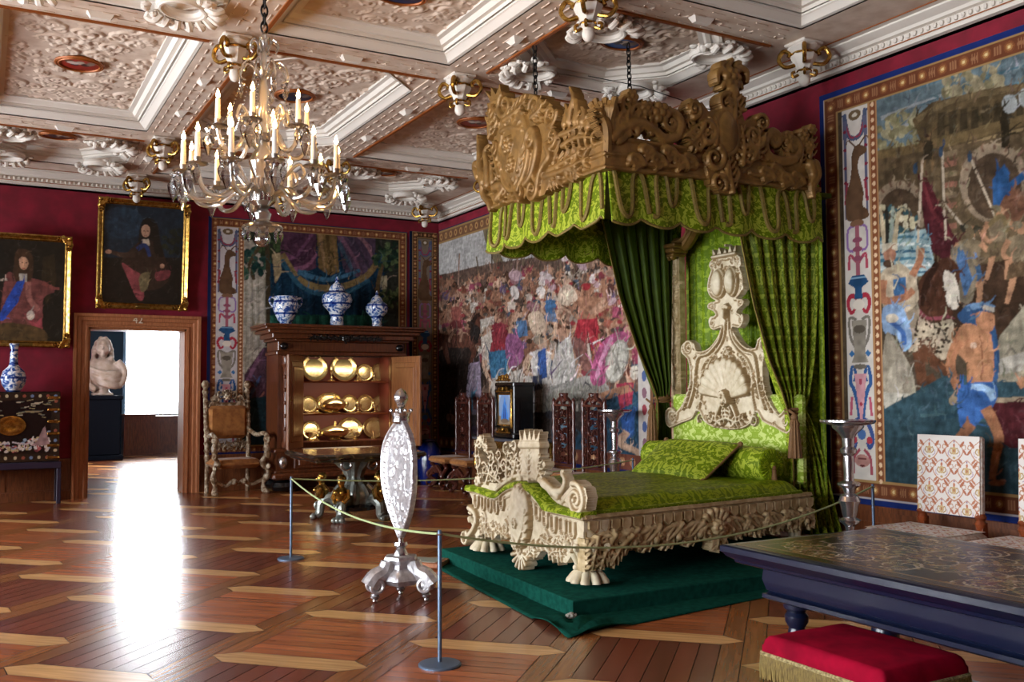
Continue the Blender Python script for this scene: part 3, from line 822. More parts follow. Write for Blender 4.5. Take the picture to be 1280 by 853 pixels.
for i, j, x0, x1, y0, y1 in coffers:
    if (i, j) not in ((4, 2), (2, 2), (2, 4), (4, 4)): continue
    for sx, sy in ((0, 0), (1, 0), (1, 1), (0, 1)):
        cx, cy = (x0 + 0.27, x1 - 0.27)[sx], (y0 + 0.27, y1 - 0.27)[sy]
        ang = math.atan2(cy - (y0 + y1) / 2, cx - (x0 + x1) / 2)
        if rb is None: rb = ring_bracket().build('ring_bracket', M_PLASTER, CEIL); o = rb
        else: o = link('ring_bracket', rb.data, CEIL)
        o.location = (cx - 0.1 * math.cos(ang), cy - 0.1 * math.sin(ang), ZC - 0.03)
        o.rotation_euler = (0, 0.35 * 0, ang)
# ------------------------------------------------------------------ tapestries
M_WOVEN = mat('woven_wool', 'ffffff', 0.95, attr='Col', spec=0.15)
M_PAINT = mat('oil_paint', 'ffffff', 0.45, attr='Col', spec=0.4)
M_EDGE = mat('blue_galloon', '16265c', 0.9)
BROWNS = ['5b3a22', '6d4a2a', '4a2f1d', '7a5836', '83653f']
def borders(c, u0, v0, u1, v1, wd, base='6a3d28', gold='b08a48', n=None):
    """four brown bands of acanthus and rosettes, u/v outline of the band's outer edge"""
    def band(p, q, horiz):
        L = (q[0] - p[0]) if horiz else (q[1] - p[1]); k = int(L / (wd * 1.15)); 
        for i in range(k):
            f = (i + 0.5) / k
            x, y = (p[0] + L * f, (p[1] + q[1]) / 2) if horiz else ((p[0] + q[0]) / 2, p[1] + L * f)
            r = wd * 0.24
            c.a_blob(x, y, r * 1.2, r * 1.2, '7d4c30'); c.a_blob(x, y, r * 0.75, r * 0.75, 'a8794a'); c.a_blob(x, y, r * 0.35, r * 0.35, 'd8c08a')
            ox, oy = (L / k / 2, 0) if horiz else (0, L / k / 2)
            for s_ in (-1, 0, 1):
                sx, sy = (s_ * wd * 0.14, 0) if horiz else (0, s_ * wd * 0.14)
                c.a_blob(x + ox + sx, y + oy + sy, wd * (0.05 if horiz else 0.26), wd * (0.26 if horiz else 0.05), '93684a')
    for (p, q, h) in (((u0, v0), (u1, v0 + wd), True), ((u0, v1 - wd), (u1, v1), True), ((u0, v0), (u0 + wd, v1), False), ((u1 - wd, v0), (u1, v1), False)):
        c.poly([p, (q[0], p[1]), q, (p[0], q[1])], base, 0.15, uv=True)
    for (p, q, h) in (((u0, v0), (u1, v0 + wd), True), ((u0, v1 - wd), (u1, v1), True), ((u0, v0), (u0 + wd, v1), False), ((u1 - wd, v0), (u1, v1), False)):
        band(p, q, h)
    t = wd * 0.1
    for o in (0, wd - t):
        for (p, q) in (((u0 + o, v0 + o), (u1 - o, v0 + o + t)), ((u0 + o, v1 - o - t), (u1 - o, v1 - o)), ((u0 + o, v0 + o), (u0 + o + t, v1 - o)), ((u1 - o - t, v0 + o), (u1 - o, v1 - o))):
            c.poly([p, (q[0], p[1]), q, (p[0], q[1])], '9a7c50', uv=True)
def a_blob(c, u, v, ru, rv, col, var=0.0, rot=0.0, n=16):
    ca, sa = math.cos(rot), math.sin(rot)
    c.poly([(u + ru * math.cos(t) * ca - rv * math.sin(t) * sa, v + ru * math.cos(t) * sa + rv * math.sin(t) * ca) for t in np.linspace(0, 2 * PI, n, endpoint=False)], col, var, uv=True)
Canvas.a_blob = a_blob
def a_line(c, pts, wd, col, wd1=None):
    Q = catmull(np.array(pts, float), closed=False) if len(pts) > 2 else np.array(pts, float)
    d = np.gradient(Q, axis=0); nn = np.stack([-d[:, 1], d[:, 0]], 1); nn /= np.linalg.norm(nn, axis=1)[:, None] + 1e-9
    ww = np.linspace(wd, wd if wd1 is None else wd1, len(Q))[:, None] / 2
    c.poly(np.concatenate([Q + nn * ww, (Q - nn * ww)[::-1]]), col, uv=True)
Canvas.a_line = a_line
def candelabra(c, u0, u1, v0, v1, ground='c9c2ba'):
    """white strip of grotesques: deer, urns, hats, scrolls, a mask at the foot"""
    c.poly([(u0, v0), (u1, v0), (u1, v1), (u0, v1)], ground, 0.08, uv=True)
    m, w_, H = (u0 + u1) / 2, (u1 - u0) / 2, v1 - v0
    V = lambda f: v1 - H * f
    for s in (-1, 1):
        X = lambda k: m + s * w_ * k
        a_line(c, [(X(.85), V(.01)), (X(.55), V(.07)), (X(0), V(.085))], .05, '4d5670'); a_line(c, [(X(.8), V(.03)), (X(.4), V(.075)), (X(0), V(.08))], .02, '8d3a4a')
        a_line(c, [(X(.82), V(.03)), (X(.8), V(.12)), (X(.84), V(.3))], .05, '5d5f78', .02); a_line(c, [(X(.7), V(.2)), (X(.86), V(.26))], .03, '903a48')
        for f in (.06, .11, .16, .2, .25): a_blob(c, X(.82), V(f), .022, .016, '7c2c40')
        a_line(c, [(X(.1), V(.32)), (X(.7), V(.33)), (X(.75), V(.38)), (X(.3), V(.39))], .025, '8a6aa0'); a_line(c, [(X(.1), V(.42)), (X(.6), V(.40)), (X(.7), V(.44))], .03, 'a8485a')
        a_line(c, [(X(.1), V(.515)), (X(.6), V(.51)), (X(.85), V(.53)), (X(.6), V(.555)), (X(.3), V(.545))], .05, 'a03040', .03)
        a_line(c, [(X(.2), V(.575)), (X(.75), V(.57)), (X(.7), V(.62)), (X(.3), V(.65))], .03, '767068')
        a_line(c, [(X(.05), V(.86)), (X(.25), V(.8)), (X(.55), V(.76)), (X(.8), V(.74)), (X(.6), V(.7)), (X(.35), V(.72)), (X(.5), V(.74))], .05, '33588c', .03)
        a_line(c, [(X(.1), V(.84)), (X(.5), V(.85)), (X(.85), V(.89)), (X(.6), V(.915)), (X(.4), V(.9))], .055, '3a4f86', .03); a_blob(c, X(.58), V(.895), .035, .035, 'a83a48')
        a_line(c, [(X(.5), V(.66)), (X(.75), V(.67))], .05, '3a6a9c'); a_line(c, [(X(.7), V(.78)), (X(.8), V(.83))], .03, 'b0566a')
        a_line(c, [(X(.15), V(.92)), (X(.6), V(.94)), (X(.7), V(.985))], .03, '9a4a56')
    a_blob(c, m, V(.02), w_ * .5, .05, '6a5840'); a_blob(c, m, V(.02), .03, .02, 'c9c0b0')
    # deer
    c.poly([(m + a, V(b)) for a, b in ((-.10, .305), (-.13, .27), (-.115, .23), (-.075, .2), (-.05, .165), (-.045, .13), (-.01, .108), (.05, .104), (.13, .118), (.12, .13), (.05, .138), (.025, .165), (.055, .2), (.085, .235), (.075, .27), (.13, .285), (.12, .305))], '5b4330', .2, uv=True, smooth=True)
    for s in (-1, 1): a_line(c, [(m + .02, V(.115)), (m + .02 + s * .1, V(.085)), (m + .03 + s * .14, V(.1))], .02, '5b4330', .01)
    a_blob(c, m, V(.315), w_ * .55, .035, '7a5a44'); a_line(c, [(m, V(.32)), (m, V(.46))], .05, '9a5a68')
    for f in (.36, .385, .41): a_blob(c, m, V(f), .06, .025, '8a4c60')
    # hat-shaped canopy, rosette, urn, terms
    c.poly([(m - w_ * .8, V(.475)), (m - w_ * .45, V(.455)), (m + w_ * .45, V(.455)), (m + w_ * .8, V(.475)), (m + w_ * .25, V(.49)), (m + .05, V(.52)), (m - .05, V(.52)), (m - w_ * .25, V(.49))], '274c74', .2, uv=True)
    a_line(c, [(m - w_ * .6, V(.462)), (m + w_ * .6, V(.462))], .018, '7ca0bc'); a_blob(c, m, V(.535), .07, .05, 'd9d0c4')
    c.poly([(m - w_ * .6, V(.575)), (m + w_ * .6, V(.575)), (m + w_ * .5, V(.62)), (m + .06, V(.665)), (m + .1, V(.69)), (m - .1, V(.69)), (m - .06, V(.665)), (m - w_ * .5, V(.62))], '8b8478', .3, uv=True)
    a_blob(c, m, V(.60), .07, .04, '5a5248'); a_blob(c, m, V(.7), .08, .025, '6d665c')
    c.poly([(m - .07, V(.72)), (m + .07, V(.72)), (m + .04, V(.79)), (m, V(.86)), (m - .04, V(.79))], 'c8949c', .2, uv=True); a_blob(c, m, V(.74), .02, .03, 'a84a5a'); a_blob(c, m, V(.8), .02, .02, 'a03a4a')
    a_blob(c, m, V(.88), .05, .05, '4a6ba0'); a_blob(c, m, V(.95), .09, .06, 'b08078', .3); a_line(c, [(m - .05, V(.945)), (m + .05, V(.945))], .02, '6a3a3a'); a_blob(c, m, V(.963), .03, .012, '5a2a2a')
def beads(c, u0, u1, v0, v1):
    c.poly([(u0, v0), (u1, v0), (u1, v1), (u0, v1)], '7c4a30', .1, uv=True)
    t = (u1 - u0) * .18
    for a in (u0, u1 - t): c.poly([(a, v0), (a + t, v0), (a + t, v1), (a, v1)], 'a87f58', uv=True)
    v = v0
    while v < v1: a_blob(c, (u0 + u1) / 2, v, t, (u1 - u0) * .22, 'd8b894'); v += (u1 - u0) * .72
SK = ['b8957c', 'a57c64', '94684f', '7c5440']
def man(c, x, y, h, cloth, skin='b58566', cloth2=None, face=1, helmet=None, arm=None, bare=False):
    """a standing warrior h picture units tall with feet at (x, y); face = +1 looks right"""
    f = face; cloth2 = cloth2 or cloth
    c.line([(x - f * .06 * h, y - .45 * h), (x - f * .1 * h, y - .22 * h), (x - f * .16 * h, y)], .10 * h, skin, .05 * h); c.line([(x + f * .05 * h, y - .45 * h), (x + f * .12 * h, y - .24 * h), (x + f * .1 * h, y)], .11 * h, skin, .05 * h)
    c.poly([(x - .12 * h, y - .52 * h), (x + .12 * h, y - .52 * h), (x + .17 * h, y - .3 * h), (x, y - .33 * h), (x - .17 * h, y - .28 * h)], cloth, .25)
    c.poly([(x - .1 * h, y - .5 * h), (x + .1 * h, y - .5 * h), (x + .15 * h, y - .78 * h), (x, y - .84 * h), (x - .15 * h, y - .78 * h)], skin if bare else cloth2, .25)
    a = arm or (.3, -.62)
    c.line([(x + f * .13 * h, y - .77 * h), (x + f * .24 * h, y - .66 * h), (x + f * a[0] * h, y + a[1] * h)], .075 * h, skin, .05 * h)
    c.line([(x - f * .13 * h, y - .76 * h), (x - f * .2 * h, y - .6 * h), (x - f * .1 * h, y - .48 * h)], .075 * h, skin, .05 * h)
    c.blob(x + f * .02 * h, y - .9 * h, .06 * h, .075 * h, skin, 0, .15); c.blob(x - f * .03 * h, y - .94 * h, .065 * h, .05 * h, helmet or '3a281c')
def horse(c, x, y, h, col, face=1, mane='2a1a12'):
    f = face; P = lambda pts: [(x + f * a * h, y + b * h) for a, b in pts]
    c.poly(P([(-.5, -.62), (-.2, -.58), (.15, -.64), (.3, -.9), (.42, -.98), (.58, -.72), (.52, -.66), (.42, -.76), (.4, -.5), (.25, -.35), (-.2, -.33), (-.5, -.4)]), col, .3, smooth=True)
    for a in ((-.42, -.4, -.5, -.2, -.42, 0), (-.3, -.38, -.28, -.2, -.22, 0), (.2, -.4, .28, -.22, .2, 0), (.3, -.45, .5, -.35, .48, -.15)): c.line(P([(a[0], a[1]), (a[2], a[3]), (a[4], a[5])]), .13 * h, col, .06 * h)
    c.line(P([(.2, -.72), (.3, -.92), (.4, -1.0)]), .08 * h, mane); c.line(P([(-.5, -.6), (-.66, -.45), (-.64, -.2)]), .08 * h, mane, .02 * h)
def tree(c, x, y, r, cols, n=40, seed=1):
    g = np.random.default_rng(seed)
    for i in range(n):
        a, q = g.uniform(0, 6.28), r * math.sqrt(g.random()); c.blob(x + q * math.cos(a), y + q * math.sin(a) * .8, r * g.uniform(.1, .25), r * g.uniform(.07, .16), cols[g.integers(len(cols))], g.uniform(0, 3))
def folds(c, pts, cols, wd):
    for i, p in enumerate(pts): c.line(p, wd, cols[i % len(cols)], wd * .4)

# the great tapestry on the right wall, nearest the camera
TBX = XR - 0.02
UB = 6.635
tb = Canvas(4.6, 3.965, 0.008, '4c3f30', lambda px, py: (UB - on_x(px, py, TBX)[1], on_x(px, py, TBX)[2] - 0.52))
u_of = lambda px: UB - on_x(px, 350, TBX)[1]
B = tb
B.poly([(1095, -60), (1700, -260), (1700, 260), (1095, 260)], '5d7078', .15)
for i in range(26):
    y = 110 + i * 6 - 40 * (i % 3); x = 1100 + (i * 37) % 160
    B.line([(x, y), (x + 40, y - 16), (x + 90, y - 34)], 5, ['7e8a90', '8d9498', '4a6674', '47707e'][i % 4], 2)
tree(B, 1215, 105, 38, ['8a8064', '7a7254', '9a9070'], 50, 2); tree(B, 1130, 170, 36, ['85805f', '757050', '9a9474'], 50, 3); tree(B, 1105, 215, 22, ['6f7458', '8a8a68'], 24, 4)
B.poly([(1140, 150), (1165, 128), (1230, 112), (1300, 100), (1300, 200), (1155, 205), (1150, 175)], '54452c', .2)
for i in range(9): B.poly([(1172 + i * 14, 142 - i * 2.4), (1181 + i * 14, 140 - i * 2.4), (1181 + i * 14, 168 - i * 2), (1172 + i * 14, 170 - i * 2)], '3c3220')
B.line([(1146, 150), (1190, 126), (1260, 112), (1330, 100)], 7, '6b5a3c'); B.line([(1095, 195), (1160, 183), (1280, 150), (1340, 140)], 13, '665434'); B.line([(1095, 204), (1160, 192), (1280, 161)], 3, '8a7550')
B.poly([(1095, 200), (1340, 155), (1340, 420), (1095, 330)], '5a4a33', .25)
for cx, cy, r in ((1125, 250, 34), (1243, 215, 44), (1330, 200, 44)):
    B.blob(cx, cy + 14, r, r * 1.15, '8a7862'); B.blob(cx, cy + 18, r * .78, r * .95, '4a3a2a', 0, .2)
    for k in range(9):
        a = PI + PI * k / 8; B.line([(cx + r * .8 * math.cos(a), cy + 14 + r * .95 * math.sin(a)), (cx + r * math.cos(a), cy + 14 + r * 1.15 * math.sin(a))], 3, '6a5040', smooth=False)
for k in range(10): B.poly([(1180, 190 + k * 13), (1196, 187 + k * 13), (1196, 194 + k * 13), (1180, 197 + k * 13)], ['7c6a50', '8a5c4a'][k % 2])
B.poly([(1255, 130), (1262, 150), (1262, 185), (1252, 185), (1250, 150)], '2e2618')
B.blob(1262, 130, 10, 12, '9aa0a0'); B.blob(1282, 122, 9, 12, '9aa0a0')
man(B, 1160, 215, 48, '3a3020', '6d5638'); tree(B, 1120, 275, 26, ['2c4a50', '37585e', 'c9c0a4', 'b0a888'], 40, 6)
B.poly([(1095, 300), (1160, 285), (1170, 340), (1130, 350), (1095, 340)], '86a0a4', .2)
for i in range(6): B.line([(1096, 300 + i * 9), (1135, 296 + i * 9), (1165, 300 + i * 8)], 5, ['3c6c80', 'c4ccc8', '2f5870'][i % 3], 2)
# red banner, lances
B.poly([(1147, 216), (1160, 225), (1178, 262), (1190, 290), (1205, 310), (1185, 330), (1165, 315), (1155, 280)], '4a1a20', .35); B.line([(1152, 222), (1165, 262), (1190, 300)], 5, '64262c')
for a, b in (((1153, 200), (1143, 380)), ((1178, 190), (1182, 300)), ((1212, 195), (1248, 280)), ((1178, 252), (1218, 300))): B.line([a, b], 3, 'b0a08a', smooth=False)
for x, y in ((1144, 211), (1176, 190), (1212, 196)): B.blob(x, y, 3, 7, '33465c')
B.poly([(1240, 225), (1255, 205), (1262, 215), (1258, 258), (1242, 262)], '1f4a78', .3); B.line([(1254, 240), (1285, 215)], 9, '1f4a78'); B.blob(1265, 262, 16, 26, '6a4632', .3, .3)
# horse and riders on the right
B.poly([(1195, 345), (1230, 330), (1300, 320), (1300, 480), (1235, 470), (1205, 430)], '3f2c1e', .3); horse(B, 1250, 420, 110, '38271a', 1)
for x, y, hh, cl in ((1212, 385, 105, '32506e'), (1248, 350, 95, '6b5a40'), (1275, 380, 105, '5a4630')): man(B, x, y, hh, cl, 'a07454', '7b6b52', 1, '6d6550')
B.poly([(1188, 312), (1200, 305), (1212, 312), (1222, 345), (1216, 375), (1204, 385), (1194, 365)], '6f6452', .2); B.poly([(1194, 318), (1204, 312), (1216, 350), (1206, 374)], '3c5c82', .3)
B.line([(1209, 292), (1200, 282)], 6, '2e2a20'); B.line([(1215, 292), (1222, 282)], 6, '3a3626'); B.blob(1212, 292, 6, 8, '6a5a40'); B.blob(1246, 285, 10, 11, '70604a'); B.line([(1236, 282), (1252, 270), (1260, 290)], 6, '6a5a3a')
# rearing dark horse with a pale nose and a spotted skin
B.poly([(1150, 350), (1165, 333), (1185, 322), (1200, 340), (1194, 375), (1190, 400), (1186, 430), (1176, 445), (1150, 440), (1132, 425), (1135, 390)], '47291a', .3, smooth=True)
B.poly([(1180, 340), (1193, 345), (1200, 372), (1196, 386), (1186, 384), (1181, 365)], 'cfc4b4', .1, smooth=True); B.line([(1172, 328), (1160, 350), (1150, 382)], 8, '2f1a10'); B.line([(1143, 382), (1160, 398), (1186, 396)], 4, '7d3a44')
B.poly([(1137, 395), (1165, 405), (1190, 400), (1190, 430), (1180, 450), (1160, 440), (1136, 440)], 'a89880', .1, smooth=True)
g_ = np.random.default_rng(3)
for _ in range(46): B.blob(1140 + g_.uniform(0, 48), 402 + g_.uniform(0, 40), 2.2, 1.7, '33261a')
for pts, wd in (([(1150, 435), (1170, 455), (1188, 470), (1180, 500), (1165, 520)], 16), ([(1160, 470), (1170, 495), (1157, 540)], 14), ([(1148, 440), (1155, 500), (1162, 545)], 15), ([(1180, 470), (1190, 482), (1175, 520)], 10)): B.line(pts, wd, '5b3722', 6)
B.poly([(1140, 430), (1120, 395), (1108, 360), (1115, 340), (1140, 350), (1150, 390)], '8a7a66', .3)
# plumed rider
B.poly([(1100, 345), (1125, 330), (1142, 345), (1148, 375), (1130, 392), (1108, 395)], 'b4a288', .25, smooth=True); B.poly([(1116, 350), (1132, 346), (1134, 372), (1118, 378)], '34608c', .25)
B.line([(1104, 350), (1104, 375), (1130, 372), (1142, 362)], 11, 'a06a4c', 8); B.line([(1140, 345), (1150, 325), (1152, 310)], 9, 'a06a4c', 7)
B.blob(1112, 318, 8, 11, 'a8745a', 0, .2); B.poly([(1102, 318), (1103, 304), (1114, 298), (1122, 306), (1122, 314), (1112, 310)], 'c8bca4'); B.blob(1111, 330, 7, 5, '4a3426')
for i, cl in enumerate(('b8a888', '2c2a24', '8d9a90', 'b0a080')): B.line([(1106 + i * 4, 304), (1103 + i * 6, 280), (1100 + i * 8, 258)], 7, cl, 3)
B.poly([(1104, 385), (1125, 382), (1135, 400), (1140, 425), (1130, 440), (1120, 420), (1105, 415)], '7f9cc0', .3, smooth=True); B.line([(1110, 400), (1128, 415), (1130, 432)], 6, '3a62a0'); B.blob(1115, 398, 8, 6, 'c8bca8')
# brazier with smoke
B.poly([(1102, 480), (1104, 440), (1110, 415), (1128, 440), (1142, 470), (1140, 500), (1104, 500)], '948a78', .15, smooth=True); B.blob(1122, 470, 12, 22, 'a29886', .3, .1)
B.poly([(1102, 490), (1152, 494), (1150, 510), (1106, 512)], 'a8a294', .15); B.line([(1110, 512), (1108, 585)], 9, '9a9486', 6); B.line([(1140, 512), (1148, 540), (1138, 595)], 10, 'a09a8c', 5); B.line([(1106, 548), (1142, 540)], 6, '8a8476')
# ground and the chariot
B.poly([(1104, 512), (1180, 470), (1420, 470), (1420, 680), (1104, 620)], '2c4650', .25)
for i in range(14): B.line([(1150 + i * 12, 520 + (i * 31) % 60), (1180 + i * 12, 518 + (i * 31) % 60)], 5, ['3f5c62', '5a4a3c', '24404e'][i % 3], 2)
B.poly([(1250, 420), (1290, 370), (1420, 340), (1420, 470), (1245, 478), (1236, 462)], '8c8470', .2); B.poly([(1246, 450), (1420, 400), (1420, 440), (1240, 470)], 'a29c90', .15)
for i in range(7): B.torus_(1262 + i * 18, 440 - i * 4, 7, '6c6658') if hasattr(B, 'torus_') else B.line([(1258 + i * 18, 444 - i * 4), (1264 + i * 18, 436 - i * 4), (1270 + i * 18, 442 - i * 4)], 3, '6c6658')
B.poly([(1236, 505), (1420, 480), (1420, 560), (1250, 560)], '4f1c22', .35)
# the porter with a blue head-cloth
B.poly([(1199, 400), (1202, 388), (1212, 380), (1228, 380), (1238, 390), (1247, 425), (1249, 455), (1246, 480), (1240, 484), (1236, 440)], '27486e', .25, smooth=True)
B.poly([(1196, 420), (1205, 405), (1222, 408), (1238, 420), (1242, 450), (1238, 482), (1212, 486), (1208, 455), (1196, 440)], 'a87450', .18, smooth=True)
B.poly([(1220, 392), (1234, 390), (1243, 395), (1242, 410), (1232, 418), (1222, 410)], 'a5704e', .12, smooth=True); B.line([(1208, 386), (1225, 382), (1243, 386)], 8, '5d7ea0'); B.line([(1226, 383), (1244, 388)], 6, 'a0988c'); B.blob(1239, 400, 1.6, 1.2, '2a1a12')
B.line([(1198, 425), (1188, 455), (1200, 490), (1216, 500)], 13, 'a06a48', 9); B.blob(1218, 500, 7, 6, 'a5704e'); B.line([(1190, 500), (1260, 500), (1420, 492)], 7, '9c8a70', 5); B.blob(1192, 501, 6, 6, '8a785e')
B.poly([(1200, 485), (1240, 478), (1246, 500), (1222, 530), (1205, 540), (1198, 520)], '2f5c9a', .3, smooth=True); B.line([(1214, 484), (1232, 486), (1242, 500)], 8, '8fb0d0')
B.line([(1214, 530), (1200, 548), (1188, 560)], 15, '8f5d40', 10); B.line([(1232, 510), (1248, 545), (1244, 575), (1240, 600)], 15, 'a06a48', 8); B.blob(1246, 604, 10, 4, '9a6848')
B.line([(1225, 420), (1228, 450), (1226, 475)], 2, '7d5036'); B.blob(1217, 432, 4, 4, 'c0a088')
man(B, 1330, 600, 190, '3a5a78', 'a87450', '7a3030', -1); man(B, 1400, 620, 200, '6a5a30', 'a87450', '35506a', -1)
B.strokes(1600, .11, .022, 41, (.8, .3, 3.2, 3.7), True); B.weave(5, .95, .12)
borders(B, 0.055, 0.055, 4.545, 3.91, 0.17)
candelabra(B, u_of(1057), u_of(1089), 0.225, 3.74); beads(B, u_of(1089.5), u_of(1101), 0.225, 3.74)
candelabra(B, 4.545 - u_of(1089) + .055, 4.545 - u_of(1057) + .055, 0.225, 3.74)
for p, q in (((0, 0), (4.6, .055)), ((0, 3.91), (4.6, 3.97)), ((0, 0), (.05, 3.97)), ((4.55, 0), (4.6, 3.97))): B.poly([p, (q[0], p[1]), q, (p[0], q[1])], '1a2a66', .1, uv=True)
for p, q in (((0.05, 0.055), (4.55, .07)), ((.05, 0.05), (.062, 3.91))): B.poly([p, (q[0], p[1]), q, (p[0], q[1])], 'b5b0b4', uv=True)
tbo = thing('tapestry', 'tapestry of a blue-turbaned porter and horsemen behind the patterned chairs', 'tapestry', (TBX, UB, 0.52))
B.sheet('woven_picture', M_WOVEN, frame((0, 0, 0), (0, -1, 0), (0, 0, 1), (-1, 0, 0)), tbo)
lb = MB(); lb.box((0.003, -4.6, 0), (0.012, 0, 3.965)); lb.build('lining', M_EDGE, tbo, smooth=0)
for px in (1028, 1046): pass

# the battle tapestry behind the bed
TAX = XR - 0.02; UA = YB - 0.05
wA = UA - on_x(816, 450, TAX)[1]
ta = Canvas(wA, 3.96, 0.011, '4a3a30', lambda px, py: (UA - on_x(px, py, TAX)[1], on_x(px, py, TAX)[2] - 0.52))
A_ = ta
A_.poly([(546, 280), (840, 180), (840, 330), (700, 345), (600, 350), (546, 350)], 'a9a6a4', .08)
A_.poly([(600, 270), (612, 265), (620, 300), (630, 330), (618, 330), (606, 300)], '6b5f48', .2)
g_ = np.random.default_rng(21)
A_.poly([(546, 345), (575, 338), (610, 330), (680, 320), (840, 300), (840, 640), (546, 640)], '5a453a', .35)
for i in range(30):                                   # lances and branches on the sky-line
    x = g_.uniform(550, 800); y = 345 - (x - 550) * .12; A_.line([(x, y + 20), (x + g_.uniform(-8, 8), y - g_.uniform(5, 26))], 1.6, ['6a5a48', '8a6a5a', '4a3c30'][i % 3])
cl = ['7a3038', '4a2a24', '8a6a58', 'b0a094', '6a4a3a', '93503f', '5d4a66', '3c4a5a', 'c0b4a8', '8a3a50', '6b3a2a', '40332c']
for row in range(9):                                  # the crowd, far ones first
    y = 372 + row * 15; n = 30 - row * 2; h = 26 + row * 4.6
    for i in range(n):
        x = 548 + (i + g_.uniform(-.4, .4)) * 285 / n; yy = y - (x - 548) * .11 * (1 - row / 9) + g_.uniform(-5, 5)
        t = g_.random()
        if t < .14: horse(A_, x, yy + 6, h * .9, ['4a3022', '8a7c70', '5e3a28', 'b4aaa0'][g_.integers(4)], g_.choice([-1, 1]))
        else: man(A_, x, yy, h, cl[g_.integers(12)], SK[g_.integers(4)], cl[g_.integers(12)], g_.choice([-1, 1]), ['3a281c', '6b5a4a', '8a2a30', '4a4038'][g_.integers(4)], (g_.uniform(.1, .4), -g_.uniform(.55, 1.0)), g_.random() < .4)
for i in range(26):
    x, y = g_.uniform(640, 800), g_.uniform(320, 400); A_.blob(x, y, g_.uniform(3, 9), g_.uniform(3, 8), ['b8a8a8', 'a88a90', 'c4bab4', '8a6268'][i % 4], g_.uniform(0, 3), .3)
# leading figures, larger
A_.poly([(546, 440), (590, 420), (606, 470), (590, 560), (546, 580)], '2c211c', .4)
horse(A_, 575, 455, 62, '5b3426', 1); man(A_, 570, 428, 54, '6a2c2c', SK[1], '8a4a40', 1)
A_.poly([(600, 400), (618, 395), (622, 450), (604, 470)], 'b4a89c', .25); A_.blob(594, 418, 7, 12, '241c18')
man(A_, 624, 470, 80, '8a2632', SK[1], '7a2430', -1, '5b3a2a'); A_.poly([(610, 440), (632, 438), (636, 468), (614, 474)], '2f6486', .3)
A_.line([(606, 450), (606, 462), (613, 478)], 7, SK[0], 4); A_.poly([(634, 418), (650, 424), (654, 448), (640, 462), (632, 445)], '8a5078', .3, smooth=True)
A_.poly([(586, 455), (600, 452), (602, 500), (590, 530), (580, 520)], '7c6e80', .3); A_.line([(592, 490), (586, 520), (576, 540)], 5, '35607c')
man(A_, 688, 420, 55, '5a6a86', SK[0], '38608a', 1, '4a3426', (.5, -.5))
A_.poly([(660, 395), (676, 390), (682, 410), (668, 420)], 'c2a890', .2, smooth=True); A_.poly([(645, 402), (658, 400), (660, 420), (648, 422)], '4a6c94', .2)
man(A_, 735, 445, 92, '93222e', SK[2], SK[2], 1, '8a1f28', (.2, -1.05), True); A_.line([(737, 392), (752, 380), (754, 372)], 6, SK[1]); A_.line([(742, 392), (754, 385)], 6, SK[1])
A_.poly([(722, 400), (746, 398), (748, 430), (734, 445), (718, 420)], '9a2230', .3)
A_.poly([(700, 362), (712, 356), (722, 372), (712, 382), (698, 378)], 'c4ae98', .2, smooth=True)
man(A_, 676, 520, 100, 'b7b0aa', SK[0], 'c6beb8', 1, '8a7a6a', (.42, -.66)); A_.poly([(672, 440), (682, 436), (684, 472), (672, 476)], '2c4c88', .2); A_.line([(668, 470), (672, 500), (668, 540)], 18, '353a50', 8); A_.line([(660, 470), (663, 520)], 9, 'b4aca4', 6)
A_.poly([(700, 430), (716, 425), (722, 470), (714, 510), (696, 500), (690, 460)], 'aaa49e', .25, smooth=True); A_.line([(706, 470), (700, 500), (704, 512)], 6, 'd0cac4')
A_.line([(718, 425), (722, 450), (724, 476)], 9, SK[1], 6); A_.poly([(714, 425), (730, 428), (742, 460), (728, 462)], '7a5048', .3, smooth=True); A_.line([(735, 430), (738, 450)], 4, 'b8a89a')
A_.poly([(640, 500), (700, 480), (745, 470), (765, 500), (730, 515), (660, 515)], '8f8a84', .2, smooth=True); A_.poly([(690, 490), (745, 478), (758, 510), (700, 525), (670, 520)], '7c786f', .2)
A_.poly([(546, 520), (840, 510), (840, 650), (546, 650)], '3a302c', .35); A_.poly([(750, 500), (840, 480), (840, 600), (700, 580)], '27465c', .3)
A_.poly([(752, 428), (775, 415), (785, 422), (770, 455), (755, 480), (742, 482), (738, 466)], 'a04a72', .3, smooth=True); A_.line([(765, 422), (752, 450), (745, 476)], 5, 'c080a0')
A_.blob(771, 452, 14, 28, '8a8478', .25); A_.blob(771, 452, 12, 25.5, 'b8b4a8', .25, .1)
for a in range(6): A_.line([(771, 452), (771 + 9 * math.cos(a), 452 + 19 * math.sin(a))], 2.4, '8f8b82', smooth=False)
A_.poly([(770, 480), (792, 478), (790, 505), (775, 512)], '9a2c44', .3); A_.line([(745, 500), (765, 492), (790, 485)], 12, SK[2], 9); A_.blob(793, 466, 6, 9, 'c0b6a8')
A_.poly([(690, 540), (720, 520), (705, 565), (690, 570)], '5d7a8c', .3); A_.poly([(775, 515), (792, 512), (794, 545), (778, 552)], '28508c', .3); A_.line([(784, 540), (776, 555), (796, 565), (800, 575)], 10, SK[0], 6)
for i in range(40): A_.blob(g_.uniform(560, 690), g_.uniform(500, 580), g_.uniform(3, 8), g_.uniform(3, 7), ['5a3030', '7a4a40', '4a3a4a', '8a6a60', '2c2a30'][i % 5], g_.uniform(0, 3), .3)
A_.strokes(2200, .15, .022, 43, (0, .3, wA, 3.1)); A_.strokes(400, .3, .03, 44, (0, .3, wA, 2.2)); A_.weave(8, .88, .12)
uE = wA
A_.poly([(0, 3.72), (uE, 3.72), (uE, 3.96), (0, 3.96)], '6a4a34', .1, uv=True)
